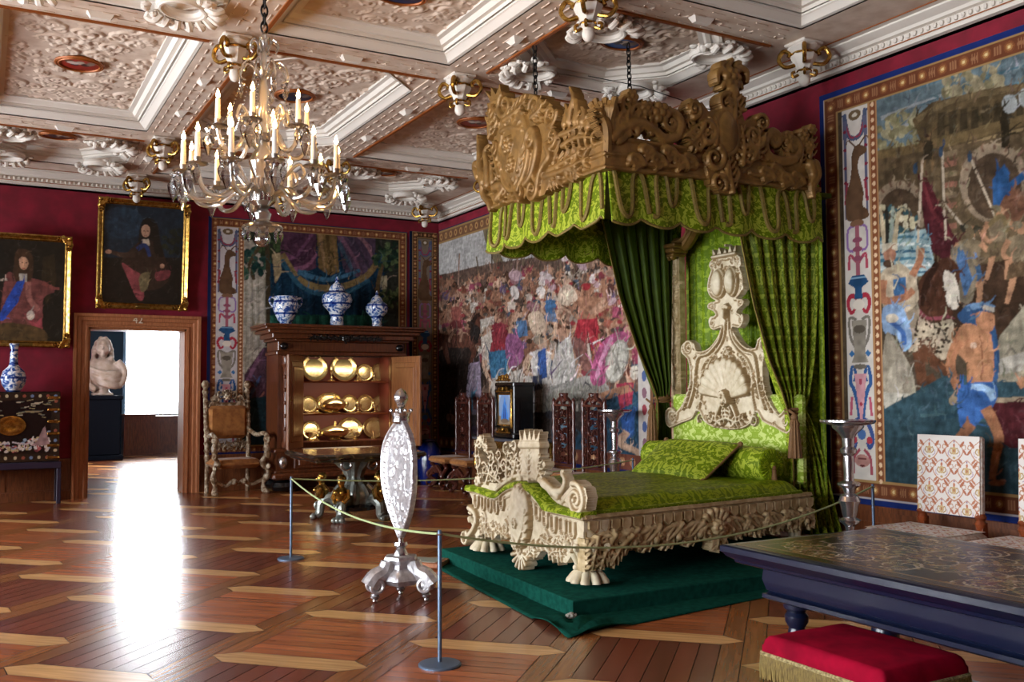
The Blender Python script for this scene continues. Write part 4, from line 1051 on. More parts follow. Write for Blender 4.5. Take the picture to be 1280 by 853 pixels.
for i in range(int(uE / .2)): a_blob(A_, .1 + i * .2, 3.83, .055, .06, 'a07c50'); a_blob(A_, .1 + i * .2, 3.83, .025, .03, '6a3a2a')
for z in (3.71, 3.91): A_.poly([(0, z), (uE, z), (uE, z + .035), (0, z + .035)], '8e7048', uv=True)
A_.poly([(0, .05), (uE, .05), (uE, .25), (0, .25)], '6a3d30', .1, uv=True)
for i in range(int(uE / .22)): a_blob(A_, .1 + i * .22, .15, .06, .06, 'a8795a'); a_blob(A_, .1 + i * .22, .15, .02, .03, 'd0b890')
A_.poly([(uE - .3, .25), (uE - .06, .25), (uE - .06, 3.7), (uE - .3, 3.7)], 'b8b0aa', .1, uv=True)
for i in range(16): a_blob(A_, uE - .18, .4 + i * .21, .05, .07, ['7c5a66', '4a5a86', '8a3a44'][i % 3])
A_.poly([(0, 0), (uE, 0), (uE, .05), (0, .05)], '1a2a66', uv=True); A_.poly([(0, 3.945), (uE, 3.945), (uE, 3.97), (0, 3.97)], '1d2448', uv=True); A_.poly([(uE - .06, 0), (uE, 0), (uE, 3.96), (uE - .06, 3.96)], '6a4a34', uv=True)
tao = thing('tapestry', 'wide tapestry of a crowded battle on the right wall behind the bed', 'tapestry', (TAX, UA, 0.52))
A_.sheet('woven_picture', M_WOVEN, frame((0, 0, 0), (0, -1, 0), (0, 0, 1), (-1, 0, 0)), tao)
lb = MB(); lb.box((0.003, -wA, 0), (0.012, 0, 3.96)); lb.build('lining', M_EDGE, tao, smooth=0)

# the tapestry behind the cabinet and the narrow strip in the corner, both on the back wall
TCY = YB - 0.02
XC0, XC1 = on_y(259, 420, TCY)[0], on_y(509, 420, TCY)[0]
zc0, zc1 = 0.57, on_y(400, 283, TCY)[2] + 0.02
tc_ = Canvas(XC1 - XC0, zc1 - zc0, 0.0115, '33301f', lambda px, py: (on_y(px, py, TCY)[0] - XC0, on_y(px, py, TCY)[2] - zc0))
Cc = tc_; wC, hC = XC1 - XC0, zc1 - zc0
Cc.poly([(300, 280), (512, 280), (512, 600), (300, 600)], '2a2b24', .3)
Cc.poly([(300, 300), (330, 300), (334, 520), (300, 520)], 'a39c90', .12)
for i in range(8): Cc.line([(303 + i * 4, 345), (304 + i * 4, 420), (303 + i * 4, 470)], 1.2, '86806f' if i % 2 else 'b5aea2', smooth=False)
tree(Cc, 318, 330, 24, ['1f3a34', '2c4a3c', '16302e', '355040'], 60, 8); tree(Cc, 350, 300, 30, ['2a3a26', '3a4a2c', '24301e'], 60, 9); Cc.line([(318, 350), (312, 330), (330, 300)], 4, '4a3c28')
Cc.line([(333, 560), (336, 400), (334, 300)], 9, '3c3222', 5)
Cc.poly([(338, 330), (420, 300), (480, 320), (480, 420), (338, 420)], '122c40', .35)
for i in range(22): Cc.line([(340 + i * 6.4, 342 + 6 * math.sin(i)), (341 + i * 6.4, 380), (340 + i * 6.4, 420)], 3, ['0f2a3c', '1a3c52', '0c2130'][i % 3], smooth=False)
Cc.poly([(338, 394), (478, 394), (478, 420), (338, 420)], '1f4c3e', .3)
for i in range(18): Cc.line([(340 + i * 8, 395), (341 + i * 8, 420)], 4, ['2c6250', '17382f'][i % 2], smooth=False)
Cc.poly([(352, 290), (395, 285), (395, 335), (370, 345), (350, 320)], '4a2e40', .3)
folds(Cc, [[(358, 322), (372, 318), (392, 290)], [(362, 330), (380, 322), (396, 300)], [(366, 338), (384, 332), (396, 318)]], ['64405a', '3a2434', '7a5068'], 7)
Cc.poly([(396, 286), (420, 286), (424, 340), (412, 345), (398, 335)], '6a5634', .3); folds(Cc, [[(400, 290), (406, 340)], [(408, 288), (414, 342)], [(416, 288), (420, 335)]], ['82694a', '4c3c22', '745c3a'], 5)
Cc.poly([(420, 288), (470, 292), (468, 330), (455, 350), (430, 340)], '4a3a4c', .3)
folds(Cc, [[(422, 292), (440, 318), (452, 342)], [(432, 290), (448, 312), (462, 336)], [(446, 292), (458, 306), (466, 322)], [(424, 304), (436, 330), (444, 346)]], ['6a4a5c', '38303e', '83606a', '3a4a5a'], 6)
Cc.line([(352, 318), (372, 348), (400, 360), (430, 358), (458, 345), (470, 330)], 9, '7a6642', 7); Cc.line([(352, 325), (374, 356), (402, 368), (432, 366), (462, 350)], 6, '2a5064', 5); Cc.line([(372, 340), (410, 350), (450, 338)], 7, '38607a', 4)
Cc.poly([(340, 318), (350, 316), (352, 340), (344, 356)], '9a8a6a', .2); Cc.poly([(474, 345), (484, 345), (484, 362), (476, 362)], '9a9278', .2); Cc.line([(478, 330), (472, 360), (474, 400)], 5, '5a4a30')
tree(Cc, 488, 320, 22, ['1d3024', '2b4230', '4a5a3a', '16251c'], 60, 12); tree(Cc, 492, 370, 18, ['3a4a30', '55603c', '24341f'], 40, 13)
Cc.poly([(305, 470), (325, 440), (333, 430), (333, 560), (305, 560)], '47303c', .3); folds(Cc, [[(308, 480), (322, 450), (330, 436)], [(310, 500), (326, 470)], [(312, 520), (330, 490)]], ['6a4a60', '3a4a70', '8a5a50'], 6)
Cc.blob(325, 412, 12, 8, '9a8a70'); Cc.poly([(305, 500), (335, 495), (335, 570), (305, 570)], '1c3038', .3)
Cc.strokes(700, .2, .022, 45, (.5, .2, wC - .2, hC - .25)); Cc.weave(14, .95)
borders(Cc, 0.04, 0.0, wC - 0.02, hC - 0.02, 0.14)
uu = lambda px: on_y(px, 420, TCY)[0] - XC0
candelabra(Cc, uu(270), uu(297), 0.14, hC - .16, 'bdb8ba'); beads(Cc, uu(297.3), uu(304), 0.14, hC - .16)
Cc.poly([(0, 0), (.05, 0), (.05, hC), (0, hC)], '1a2550', uv=True); Cc.poly([(0, 0), (wC, 0), (wC, .04), (0, .04)], '18225a', uv=True)
tco = thing('tapestry', 'dark tapestry of draped curtains and trees hanging behind the tall cabinet', 'tapestry', (XC0, TCY, zc0))
Cc.sheet('woven_picture', M_WOVEN, frame((0, 0, 0), (1, 0, 0), (0, 0, 1), (0, -1, 0)), tco)
lb = MB(); lb.box((0, 0.003, 0), (wC, 0.012, hC)); lb.build('lining', M_EDGE, tco, smooth=0)
XS0, XS1 = on_y(512, 420, TCY)[0], XR - 0.03
ts = Canvas(XS1 - XS0, 4.44 - 0.55, 0.0115, '2c2620'); wS, hS = XS1 - XS0, 3.89
ts.poly([(0, 0), (wS, 0), (wS, hS), (0, hS)], '3c2f22', .2, uv=True)
borders(ts, 0.05, 0.0, wS, hS, 0.11, '46301f'); candelabra(ts, .17, wS - .12, .12, hS - .12, '75675a')
ts.poly([(0, 0), (.05, 0), (.05, hS), (0, hS)], '10182c', uv=True)
tso = thing('tapestry', 'narrow upright tapestry strip with a deer and urns in the corner beside the battle tapestry', 'tapestry', (XS0, TCY, 0.55))
ts.sheet('woven_picture', M_WOVEN, frame((0, 0, 0), (1, 0, 0), (0, 0, 1), (0, -1, 0)), tso)
lb = MB(); lb.box((0, 0.003, 0), (wS, 0.012, hS)); lb.build('lining', M_EDGE, tso, smooth=0)

# ------------------------------------------------------------------ the two portraits
def gilt_frame(root, w_, h_, fw=0.1):
    fr = MB()
    fr.sweep_rect(0, 0, w_, h_, [(0, 0.0), (0.0, 0.05), (0.018, 0.07), (0.035, 0.055), (0.06, 0.035), (0.075, 0.042), (fw, 0.015), (fw, 0.0)], plane='xz')
    fr.build('frame', M_GOLD, root, smooth=30)
    for cx, cy, sx, sy in ((0, 0, 1, 1), (w_, 0, -1, 1), (w_, h_, -1, -1), (0, h_, 1, -1)):
        c = Carve(-.02, -.02, .26, .26, .007)
        c.spiral(.13, .02, .035, 1.2, 2, 1, .014); c.spiral(.02, .13, .035, 1.2, -.5, -1, .014)
        c.leaf(spline([(.03, .03), (.12, .05), (.22, .04)]), .05, .01); c.leaf(spline([(.03, .03), (.05, .12), (.04, .22)]), .05, .01); c.shell(.01, .01, .12, .2, 1.37, 6, .015); c.dot(.03, .03, .03, .03)
        c.build('corner_ornament', M_GOLD, Matrix(((sx, 0, 0, cx), (0, 0, -1, -0.06), (0, sy, 0, cy), (0, 0, 0, 1))), root, base=0.0, back=0.03)
    pl = MB(); pl.bbox((w_ / 2 - .1, -0.07, .03), (w_ / 2 + .1, -0.055, .065), .004); o = pl.build('name_plate', mat('dull_brass', '6b5426', .4, .8), root, smooth=0); o['label'] = 'small dull brass plate without writing'
def portrait(label, pxl, pxr, pyt, pyb, draw):
    """pixel box of the frame; the picture leans forward from its foot"""
    b = on_y((pxl + pxr) / 2, pyb, YB - 0.06); lean = 0.09
    xl, xr = on_y(pxl, pyb, YB - .06)[0], on_y(pxr, pyb, YB - .06)[0]
    top = on_y((pxl + pxr) / 2, pyt, YB - 0.06 - 0.16)[2]
    w_, h_ = xr - xl, (top - b[2]) / math.cos(lean)
    r = thing('portrait_painting', label, 'painting', (xl, YB - 0.045, b[2])); r.rotation_euler = (lean, 0, 0)
    gilt_frame(r, w_, h_)
    cv = Canvas(w_ - .15, h_ - .15, .008, '141310', lambda a, b_: ((a - pxl) / (pxr - pxl) * w_ - .075, (pyb - b_) / (pyb - pyt) * h_ - .075))
    draw(cv); cv.strokes(160, .1, .016, 46); cv.weave(3, 1.0)
    cv.sheet('canvas', M_PAINT, frame((.075, -.02, .075), (1, 0, 0), (0, 0, 1), (0, -1, 0)), r)
    k = MB(); k.box((.05, -.012, .05), (w_ - .05, 0, h_ - .05)); k.build('backing', M_DARK, r, smooth=0)
    return r
def sitter2(c):
    c.poly([(115, 245), (240, 245), (240, 330), (115, 330)], '14222e', .3); c.blob(150, 280, 26, 20, '1d3040', 0, .3); tree(c, 222, 300, 22, ['141a12', '1e2414', '10120c'], 40, 3); c.poly([(115, 325), (240, 318), (240, 390), (115, 390)], '17120d', .3)
    c.poly([(162, 310), (175, 300), (192, 302), (205, 325), (210, 345), (196, 360), (170, 362), (158, 345), (148, 330)], '2e2018', .25, smooth=True)
    c.poly([(170, 288), (174, 275), (183, 272), (192, 278), (197, 300), (202, 318), (192, 318), (186, 300), (176, 300), (170, 306)], '15100c', .2, smooth=True)
    c.blob(178, 288, 5.6, 8, 'b08a72', 0, .08); c.blob(176, 288, 1, .7, '2a1a14'); c.blob(180.5, 288, 1, .7, '2a1a14'); c.line([(178, 288), (177.4, 291.4)], 1, '8a6450'); c.line([(176, 294), (180, 294)], 1, '8a4a40'); c.poly([(173, 299), (182, 298), (184, 306), (176, 308)], 'a89a88', .1)
    c.line([(168, 312), (178, 306), (184, 320)], 6, '20305c', 4); c.line([(166, 318), (150, 320), (136, 317)], 8, '3a2a20', 4); c.blob(133, 317, 4, 2.6, 'a07a64')
    c.poly([(150, 330), (164, 338), (174, 345), (178, 372), (170, 374), (158, 350)], '783a3e', .3, smooth=True); c.poly([(192, 340), (210, 336), (208, 346), (194, 350)], '6a3236', .3, smooth=True); c.poly([(172, 345), (184, 340), (182, 360), (174, 364)], '6a5f44', .2, smooth=True); c.blob(200, 331, 3, 3, '9a7660')
def sitter1(c):
    c.poly([(-40, 285), (100, 285), (100, 440), (-40, 440)], '15140f', .4); c.poly([(50, 320), (64, 315), (68, 350), (56, 380), (48, 360)], '2c2415', .3)
    c.poly([(4, 346), (20, 345), (50, 350), (66, 362), (52, 372), (50, 405), (30, 415), (0, 415)], '6a3c3a', .35, smooth=True)
    c.poly([(14, 330), (16, 315), (26, 311), (36, 318), (38, 336), (34, 350), (16, 352), (12, 346)], '3a281a', .25, smooth=True)
    c.blob(26, 329, 5.6, 8, 'bd9478', 0, .08); c.blob(24, 328, 1, .7, '2a1a14'); c.blob(29, 328, 1, .7, '2a1a14'); c.line([(27, 328), (27, 332)], 1, '94705a'); c.line([(24, 335), (28, 335)], 1, '9a5044'); c.poly([(20, 342), (30, 342), (30, 352), (22, 354)], 'a8a298', .1)
    c.poly([(18, 352), (28, 350), (20, 378), (2, 402), (-6, 402), (6, 374)], '2347a0', .2); c.line([(32, 352), (34, 372), (46, 388)], 7, '8a5a54'); c.line([(50, 352), (62, 358), (72, 359)], 6, '7a4440', 3)
    c.poly([(28, 392), (38, 390), (42, 404), (50, 396), (52, 412), (40, 410)], '8a3e46', .3); c.blob(36, 394, 5, 6, 'b4aca2'); c.poly([(0, 405), (50, 410), (54, 428), (0, 430)], '4a3a22', .4, smooth=True); c.line([(-12, 352), (6, 350)], 3, 'b0a498')
portrait('gilt framed portrait of a dark-wigged sitter against blue, above the doorway', 119, 234, 250, 387, sitter2)
portrait('gilt framed portrait of a sitter with a bright blue sash, above the lacquer cabinet', -28, 87, 292, 434, sitter1)
# ------------------------------------------------------------------ the state bed
M_CREAM = mat('cream_painted_carving', 'd2c6aa', 0.55, col2='b9a98a', nscale=14, ramp=(0.4, 0.75))
M_CREAMG = mat('cream_carving_with_gilt_edges', 'ffffff', 0.5, col2='d9d0c2', nscale=14, ramp=(.35, .75), attr='Col')
GLD = ('d4c8ae', '8a6c3c')
M_RAILC = mat('worn_parcel_gilt_carving', 'c6b088', 0.5, 0.1, col2='9c8458', nscale=14)
M_TAN = mat('old_gilded_carving', '8e6a36', 0.45, 0.3, col2='6e5024', nscale=10, bump=0.2, bscale=60, bdist=0.004)
M_BRAID = mat('old_gold_braid', '7d6a2c', 0.7, col2='65551f', nscale=60)
M_TASSEL = mat('brown_tassel_silk', '7a5630', 0.75, col2='5c3f22', nscale=60, stretch=(6, 6, 1))
M_LINING = mat('dark_green_lining', '45580f', 0.6, col2='3a4b0e', spec=.2, nscale=8, sheen=0.1)
M_DAIS = mat('bottle_green_baize', '14493e', 0.95, col2='0f3a31', spec=.02, nscale=20, sheen=0.0, bump=0.1, bscale=400, bdist=0.002)
def damask(name, dark, light, scale=5.0, rough=0.42):
    """silk damask: mirrored foliage patches, satin ground"""
    if name in MATS: return MATS[name]
    k = NT(name); b = k.b
    tc = k.n('ShaderNodeTexCoord'); mp = k.n('ShaderNodeMapping')
    k.l(tc, 'UV', mp, 'Vector'); mp.inputs['Scale'].default_value = (scale, scale, 1)
    # mirror each repeat: |fract - .5|
    sx = k.n('ShaderNodeSeparateXYZ'); k.l(mp, 'Vector', sx, 'Vector')
    pp = k.n('ShaderNodeMath', operation='PINGPONG'); pp.inputs[1].default_value = 0.5; k.l(sx, 'X', pp, 0)
    wr = k.n('ShaderNodeMath', operation='WRAP'); wr.inputs[1].default_value = 1.0; wr.inputs[2].default_value = 0.0; k.l(sx, 'Y', wr, 0)
    cb = k.n('ShaderNodeCombineXYZ'); k.l(pp, 'Value', cb, 'X'); k.l(wr, 'Value', cb, 'Y')
    nz = k.n('ShaderNodeTexNoise'); nz.inputs['Scale'].default_value = 6.5; nz.inputs['Detail'].default_value = 1.6; nz.inputs['Distortion'].default_value = 1.7; k.l(cb, 'Vector', nz, 'Vector')
    r = k.n('ShaderNodeValToRGB'); e = r.color_ramp.elements; e[0].position, e[1].position = 0.47, 0.53; e[0].color, e[1].color = lin4(dark), lin4(light); k.l(nz, 'Fac', r, 'Fac')
    k.l(r, 'Color', b, 'Base Color')
    b.inputs['Specular IOR Level'].default_value = .1; b.inputs['Roughness'].default_value = rough; b.inputs['Sheen Weight'].default_value = 0.0; b.inputs['Sheen Roughness'].default_value = 0.35
    MATS[name] = k.m; return k.m
M_DAMASK = damask('lime_green_damask', '5f7310', '9caa38', 2.6)
M_DAMASKB = damask('deep_lime_damask', '60750e', '8c9e20', 2.6)
M_PALE = damask('pale_lime_damask', '86a032', 'bccb74', 2.4, 0.5)
def uv_sheet(name, P, m, parent=None, thick=0.006, su=1.0, sv=1.0, loc=(0, 0, 0)):
    """a cloth: array (rows, cols, 3), given thickness and lengthwise coordinates for its weave"""
    R_, C_ = P.shape[:2]
    n = np.cross(np.gradient(P, axis=1), np.gradient(P, axis=0)); n /= np.linalg.norm(n, axis=2, keepdims=True) + 1e-9
    o = grid_mesh(name, P, m, parent, loc=loc); me = o.data
    du = np.linalg.norm(np.diff(P, axis=1), axis=2).mean(0); dv = np.linalg.norm(np.diff(P, axis=0), axis=2).mean(1)
    U = np.concatenate([[0], np.cumsum(du)]) * su; V = -np.concatenate([[0], np.cumsum(dv)]) * sv
    uv = np.stack(np.meshgrid(U, V), -1).reshape(-1, 2)
    lay = me.uv_layers.new(name='UV'); li = np.empty(len(me.loops), np.int32); me.loops.foreach_get('vertex_index', li)
    lay.data.foreach_set('uv', uv[li].astype(np.float32).ravel())
    if thick:
        md = o.modifiers.new('thickness', 'SOLIDIFY'); md.thickness = thick; md.offset = 0
    return o
SLABZ = 0.12
# dais with its green cloth
dais = thing('bed_dais', 'low dais covered in bottle green baize under the carved bed', 'platform', (5.3, 6.9, 0))
def wl(root): return Vector(root.location)
def rel(root, p): return tuple(np.array(p, float) - np.array(root.location))
d = MB(); L = wl(dais); sl_ = [(3.64, 5.68), (6.95, 5.74), (6.95, 8.2), (3.78, 8.17)]
def sring(k, z): return [(x + (5.3 - x) / abs(5.3 - x) * k - L.x, y + (6.9 - y) / abs(6.9 - y) * k - L.y, z) for x, y in sl_]
d.loft([sring(0, 0), sring(0, SLABZ - .01), sring(.006, SLABZ - .002), sring(.014, SLABZ)]); d.build('platform', M_DAIS, dais, smooth=30)
cp = [(3.32, 5.24), (3.46, 6.6), (3.58, 8.0), (3.72, 8.36), (7.12, 8.36), (7.12, 5.72), (5.5, 5.58)]
R_, C_ = 60, 80; P = np.zeros((R_, C_, 3))
for i in range(R_):
    for j in range(C_):
        a, b = j / (C_ - 1), i / (R_ - 1)
        p0 = np.array((3.32, 5.24)) * (1 - a) + np.array((7.0, 5.72)) * a; p1 = np.array((3.64, 8.3)) * (1 - a) + np.array((7.0, 8.36)) * a
        q = p0 * (1 - b) + p1 * b
        r = math.hypot(a * 3.8, b * 3.0); th = math.atan2(b * 3.0, a * 3.8)
        lift = 0.045 * math.exp(-((r - .3) / .2) ** 2) * (0.5 + 0.5 * math.cos(th * 16)) * (1 if r < .55 else 0) * min(1, r / .15)
        P[i, j] = (q[0] - L.x, q[1] - L.y, 0.006 + lift + 0.004 * math.sin(a * 21) * math.sin(b * 17))
uv_sheet('floor_cloth', P, M_DAIS, dais, 0.006)
kn = MB(); kn.torus((0, 0, 0), 0.028, 0.013, 14, 6, sy=.8); kn.ball((0, 0, .008), (.028, .022, .02), 10, 6)
for k in range(7): kn.ball((.034 * math.cos(k * .9), .026 * math.sin(k * .9), .006), .011, 6, 5)
kn.build('corner_knot', mat('grey_cord', '8f8a80', .8), dais, loc=rel(dais, (3.6, 5.64, 0.03)))['label'] = 'grey corded knot'

FX, HX, YFAR, YNEAR = 3.93, 6.52, 7.93, 5.97
SH = 0.105
SHM = Matrix(((1, 0, 0, 0), (SH, 1, 0, 0), (0, 0, 1, 0), (0, 0, 0, 1)))
#                                            # the bed stands slightly askew on the dais
bed = thing('state_bed', 'baroque state bed frame with cream carved footboard and claw feet on the green dais', 'bed', (5.2, 6.95, SLABZ))
def fq(x, y, ox=560, oy=560, s=5.333):
    p = on_x(ox + x / s, oy + y / s, FX); return (YFAR - p[1], p[2])
FRF = frame(rel(bed, (FX, YFAR, 0)), (0, -1, 0), (0, 0, 1), (-1, 0, 0))
WF = YFAR - YNEAR
c = Carve(-.14, .1, WF + .08, 1.0, .0065)
top = [fq(*p) for p in ((140, 282), (225, 300), (310, 332))] + [fq(*p) for p in ((345, 330), (400, 285), (470, 262), (540, 278), (600, 330), (655, 405), (690, 422), (800, 445), (915, 472))]
bot = [fq(*p) for p in ((915, 690), (850, 700), (800, 770), (760, 765), (735, 740), (700, 745), (680, 700), (640, 680), (600, 735), (560, 740), (500, 700), (430, 665), (415, 610), (375, 600), (345, 570), (315, 610), (270, 600), (240, 570), (200, 600), (165, 560), (185, 480), (195, 400))]
c.fill(top + bot)
band = top
c.stroke(spline(band, 4), .016, .016, .0)
for k in (0.035,): c.stroke(spline([(u, v - .06) for u, v in top[3:10]], 4), .009, .009, .0)
def tab(u, v, w_, h_):                                  # one tab of the carved lambrequin
    c.stroke([(u - w_ * .40, v), (u - w_ * .40, v - h_ * .7), (u - w_ * .2, v - h_), (u + w_ * .2, v - h_), (u + w_ * .40, v - h_ * .7), (u + w_ * .40, v)], .0105, .0105, 0.004, 1.0)
for x, y in ((205, 335), (250, 350), (292, 362), (335, 372), (375, 345)): u, v = fq(x, y); tab(u, v + .02, .085, .105)
for x, y in ((615, 400), (665, 445), (718, 480), (782, 500), (845, 515)): u, v = fq(x, y); tab(u, v + .02, .10, .115)
uc, vc = fq(505, 450)
c.ellipse(uc, vc, .17, .27, 0.012, .035)
for s in (-1, 1):
    c.spiral(uc + s * .07, vc + .16, .065, 1.5, .5, s, .018); c.spiral(uc + s * .085, vc, .05, 1.4, 2, -s, .016); c.leaf(spline([(uc, vc - .25), (uc + s * .09, vc - .12), (uc + s * .13, vc + .06)]), .05, .03); c.leaf(spline([(uc, vc + .05), (uc + s * .05, vc + .15), (uc + s * .03, vc + .24)]), .04, .03)
c.flower(uc, vc - .06, .05, 6, .04); c.shell(uc, vc - .30, .13, 3.4, 6.0, 7, .01)
for (x, y), R in (((250, 470), .05), ((390, 530), .055), ((330, 540), .04), ((660, 600), .055), ((740, 640), .05), ((230, 560), .045), ((820, 640), .05), ((780, 610), .04)): u, v = fq(x, y); c.spiral(u, v, R, 1.4, random.uniform(0, 6), random.choice((-1, 1)), R * .3)
for pts in ([(560, 640), (640, 650), (730, 665)], [(640, 590), (720, 640), (790, 600)], [(420, 600), (350, 545), (300, 500)], [(300, 590), (260, 520), (225, 470)], [(700, 720), (730, 690), (800, 690)], [(840, 690), (810, 620), (775, 590)], [(500, 720), (470, 660), (440, 620)], [(540, 730), (580, 680), (610, 640)]): c.leaf(spline([fq(*p) for p in pts]), .045, .005)
for x in (265, 310, 370, 450, 500, 560, 590, 690, 715, 750, 770): u, v = fq(x, {265: 595, 310: 605, 370: 595, 450: 665, 500: 695, 560: 730, 590: 725, 690: 730, 715: 745, 750: 760, 770: 745}[x]); c.stroke([(u, v + .05), (u, v - .02)], .018, .01)
# left-hand scroll that carries the corner
c.stroke(spline([fq(*p) for p in ((165, 400), (200, 430), (210, 480), (190, 540), (150, 590))]), .035, .03); u, v = fq(122, 588); c.spiral(u, v, .075, 1.3, .6, -1, .026); u, v = fq(168, 405); c.spiral(u, v, .045, 1.3, 4, 1, .018)
c.build('footboard', M_CREAMG, FRF, bed, base=.012, back=.06, hs=1.7, gild=GLD)['label'] = 'cream footboard carved with tabs and a central cartouche'
# green ledge that follows the footboard's top
lg = MB(); tp = spline([(u, v) for u, v in top], 4)
rings = []
for u, v in tp:
    o = rel(bed, (FX, YFAR - u, v)); rings.append([(o[0] + a, o[1], o[2] + b) for a, b in ((-.045, 0), (-.05, .02), (-.03, .045), (.10, .05), (.10, 0))])
lg.loft(rings); lg.build('padded_ledge', M_DAMASK, bed, smooth=50)['label'] = 'lime green padded ledge'
# carved cresting above the ledge: foliage, a crown in the middle, volutes at the near end
c = Carve(-.1, .55, WF + .1, 1.45, .0065)
Fq = lambda x, y: fq(x, y, 540, 440, 4.2655)
base_pts = [Fq(*p) for p in ((210, 720), (330, 745), (345, 745), (430, 690), (490, 670), (560, 690), (620, 760), (660, 815), (830, 845), (800, 800), (740, 790), (700, 770), (640, 740), (600, 690), (560, 640), (420, 640), (330, 700), (250, 690))]
c.fill(base_pts)
c.stroke(spline([Fq(*p) for p in ((340, 735), (410, 680), (480, 655), (550, 675), (600, 720), (660, 790), (740, 825), (820, 835))]), .022, .022)
crown = [(468, 500), (462, 398), (482, 470), (492, 405), (508, 470), (520, 405), (530, 470), (545, 402), (552, 470), (578, 412), (570, 500)]
c.fill([Fq(*p) for p in crown], .012); c.stroke([Fq(468, 500), Fq(572, 500)], .03, .03); c.stroke([Fq(468, 482), Fq(572, 482)], .012, .012, .01)
c.fill([Fq(*p) for p in ((470, 505), (570, 505), (575, 560), (560, 620), (600, 690), (440, 690), (475, 620), (465, 560))], .01)
for p, R in (((500, 560), .06), ((545, 560), .06), ((490, 620), .05), ((550, 630), .055)): u, v = Fq(*p); c.spiral(u, v, R, 1.5, R * 50, 1, R * .3)
for pts in ([(520, 690), (515, 600), (520, 520)], [(480, 680), (460, 600), (475, 540)], [(560, 680), (580, 610), (570, 550)]): c.leaf(spline([Fq(*p) for p in pts]), .05, .01)
for (x, y, R) in ((250, 490, .06), (290, 510, .05), (310, 560, .05), (240, 580, .05), (275, 620, .05), (245, 690, .055), (330, 620, .05), (350, 550, .045), (390, 520, .05), (420, 560, .05), (440, 600, .05), (380, 610, .06), (410, 650, .06), (320, 670, .055), (430, 500, .045), (600, 600, .03), (590, 640, .03)): u, v = Fq(x, y); (c.spiral(u, v, R, 1.5, x * .1, (1, -1)[int(x) % 2], R * .32) if int(y) % 3 else c.flower(u, v, R, 6, 0.01))
for pts in ([(260, 700), (240, 600), (235, 490), (270, 465)], [(290, 700), (310, 600), (290, 500)], [(340, 690), (360, 600), (340, 520)], [(400, 680), (400, 590), (420, 480)], [(430, 670), (450, 580), (430, 500)], [(300, 540), (270, 480), (235, 470)], [(370, 700), (300, 650), (230, 650)]): c.leaf(spline([Fq(*p) for p in pts]), .055, .005)
c.stroke(spline([Fq(*p) for p in ((640, 745), (690, 740), (705, 690), (690, 650))]), .045, .02); c.spiral(*Fq(690, 655), .03, 1.2, 1, 1, .015); c.stroke(spline([Fq(*p) for p in ((600, 700), (640, 735), (670, 770))]), .05, .04)
c.fill([Fq(*p) for p in ((690, 780), (720, 740), (740, 720), (790, 705), (825, 725), (838, 780), (828, 840), (740, 825))], .02); u, v = Fq(775, 790); c.spiral(u, v, .115, 1.7, 1.9, -1, .026, .018, .02); c.spiral(*Fq(745, 715), .03, 1.2, 3, 1, .014)
c.stroke(spline([Fq(*p) for p in ((700, 800), (725, 760), (745, 720))]), .024, .014, .01)
c.build('foot_cresting', M_CREAMG, frame(rel(bed, (FX + .03, YFAR, 0)), (0, -1, 0), (0, 0, 1), (-1, 0, 0)), bed, base=.015, back=.05, hs=1.3, gild=GLD)['label'] = 'carved cresting with a spiked crown and volutes'
# near side rail
ca = math.atan(SH); ud = (math.cos(ca), math.sin(ca), 0); nd = (math.sin(ca), -math.cos(ca), 0); LR = 2.62
c = Carve(-.04, .24, LR + .02, .7, .0065)
c.fill([(0, .5), (0, .665), (LR, .665), (LR, .5)], .0); c.stroke([(0, .655), (LR, .655)], .014, .014); c.stroke([(0, .615), (LR, .615)], .007, .007); c.stroke([(0, .64), (LR, .64)], .01, .01, .008)
n = 24
for i in range(n):
    u = .07 + (LR - .1) * i / (n - 1); c.fill([(u - .042, .62), (u - .042, .55), (u, .525), (u + .042, .55), (u + .042, .62)], .014); c.stroke([(u - .04, .61), (u - .04, .555), (u, .53), (u + .04, .555), (u + .04, .61)], .006, .006, .012)
um = LR * .52
for s in (-1, 1):
    for k in range(5):
        u0 = um + s * (.24 + k * .24)
        c.curl(spline([(u0 - s * .13, .40 + .03 * (k % 2)), (u0 - s * .03, .51), (u0 + s * .08, .49)]), .055, -s, .022, .01)
        c.leaf(spline([(u0 - s * .1, .52), (u0 + s * .02, .43), (u0 + s * .14, .40 - .02 * (k % 2))]), .075, .012); c.leaf(spline([(u0, .5), (u0 + s * .07, .42), (u0 + s * .05, .345)]), .05, .016)
        c.flower(u0 + s * .15, .45, .045, 6, .02); c.dot(u0 - s * .05, .42, .03, .02)
c.fill([(-.03, .5), (.5, .5), (.36, .42), (.24, .3), (-.03, .25)], .02)
for pts, w_ in (([(.42, .48), (.3, .4), (.2, .28)], .07), ([(.25, .5), (.16, .4), (.1, .27)], .07), ([(.08, .5), (.05, .4), (.02, .27)], .06)): c.leaf(spline(pts), w_, .035)
for p, R in (((.3, .44), .045), ((.14, .46), .05), ((.2, .36), .04), ((.04, .42), .045), ((.38, .47), .035)): c.spiral(*p, R, 1.4, p[0] * 20, 1, R * .33, None, .035)
c.shell(um, .43, .17, .1, PI - .1, 9, .02); c.spiral(um - .1, .42, .07, 1.5, 0, 1, .02, None, .03); c.spiral(um + .1, .42, .07, 1.5, PI, -1, .02, None, .03)
c.leaf(spline([(um - .02, .45), (um, .36), (um - .02, .28)]), .07, .03); c.leaf(spline([(um + .04, .45), (um + .1, .37), (um + .06, .31)]), .05, .03); c.flower(um, .46, .07, 8, .045)
for u in np.linspace(.12, LR - .1, 17): c.stroke([(u, .42), (u + random.uniform(-.02, .02), .37 + random.uniform(-.03, .02))], .024, .014, .005)
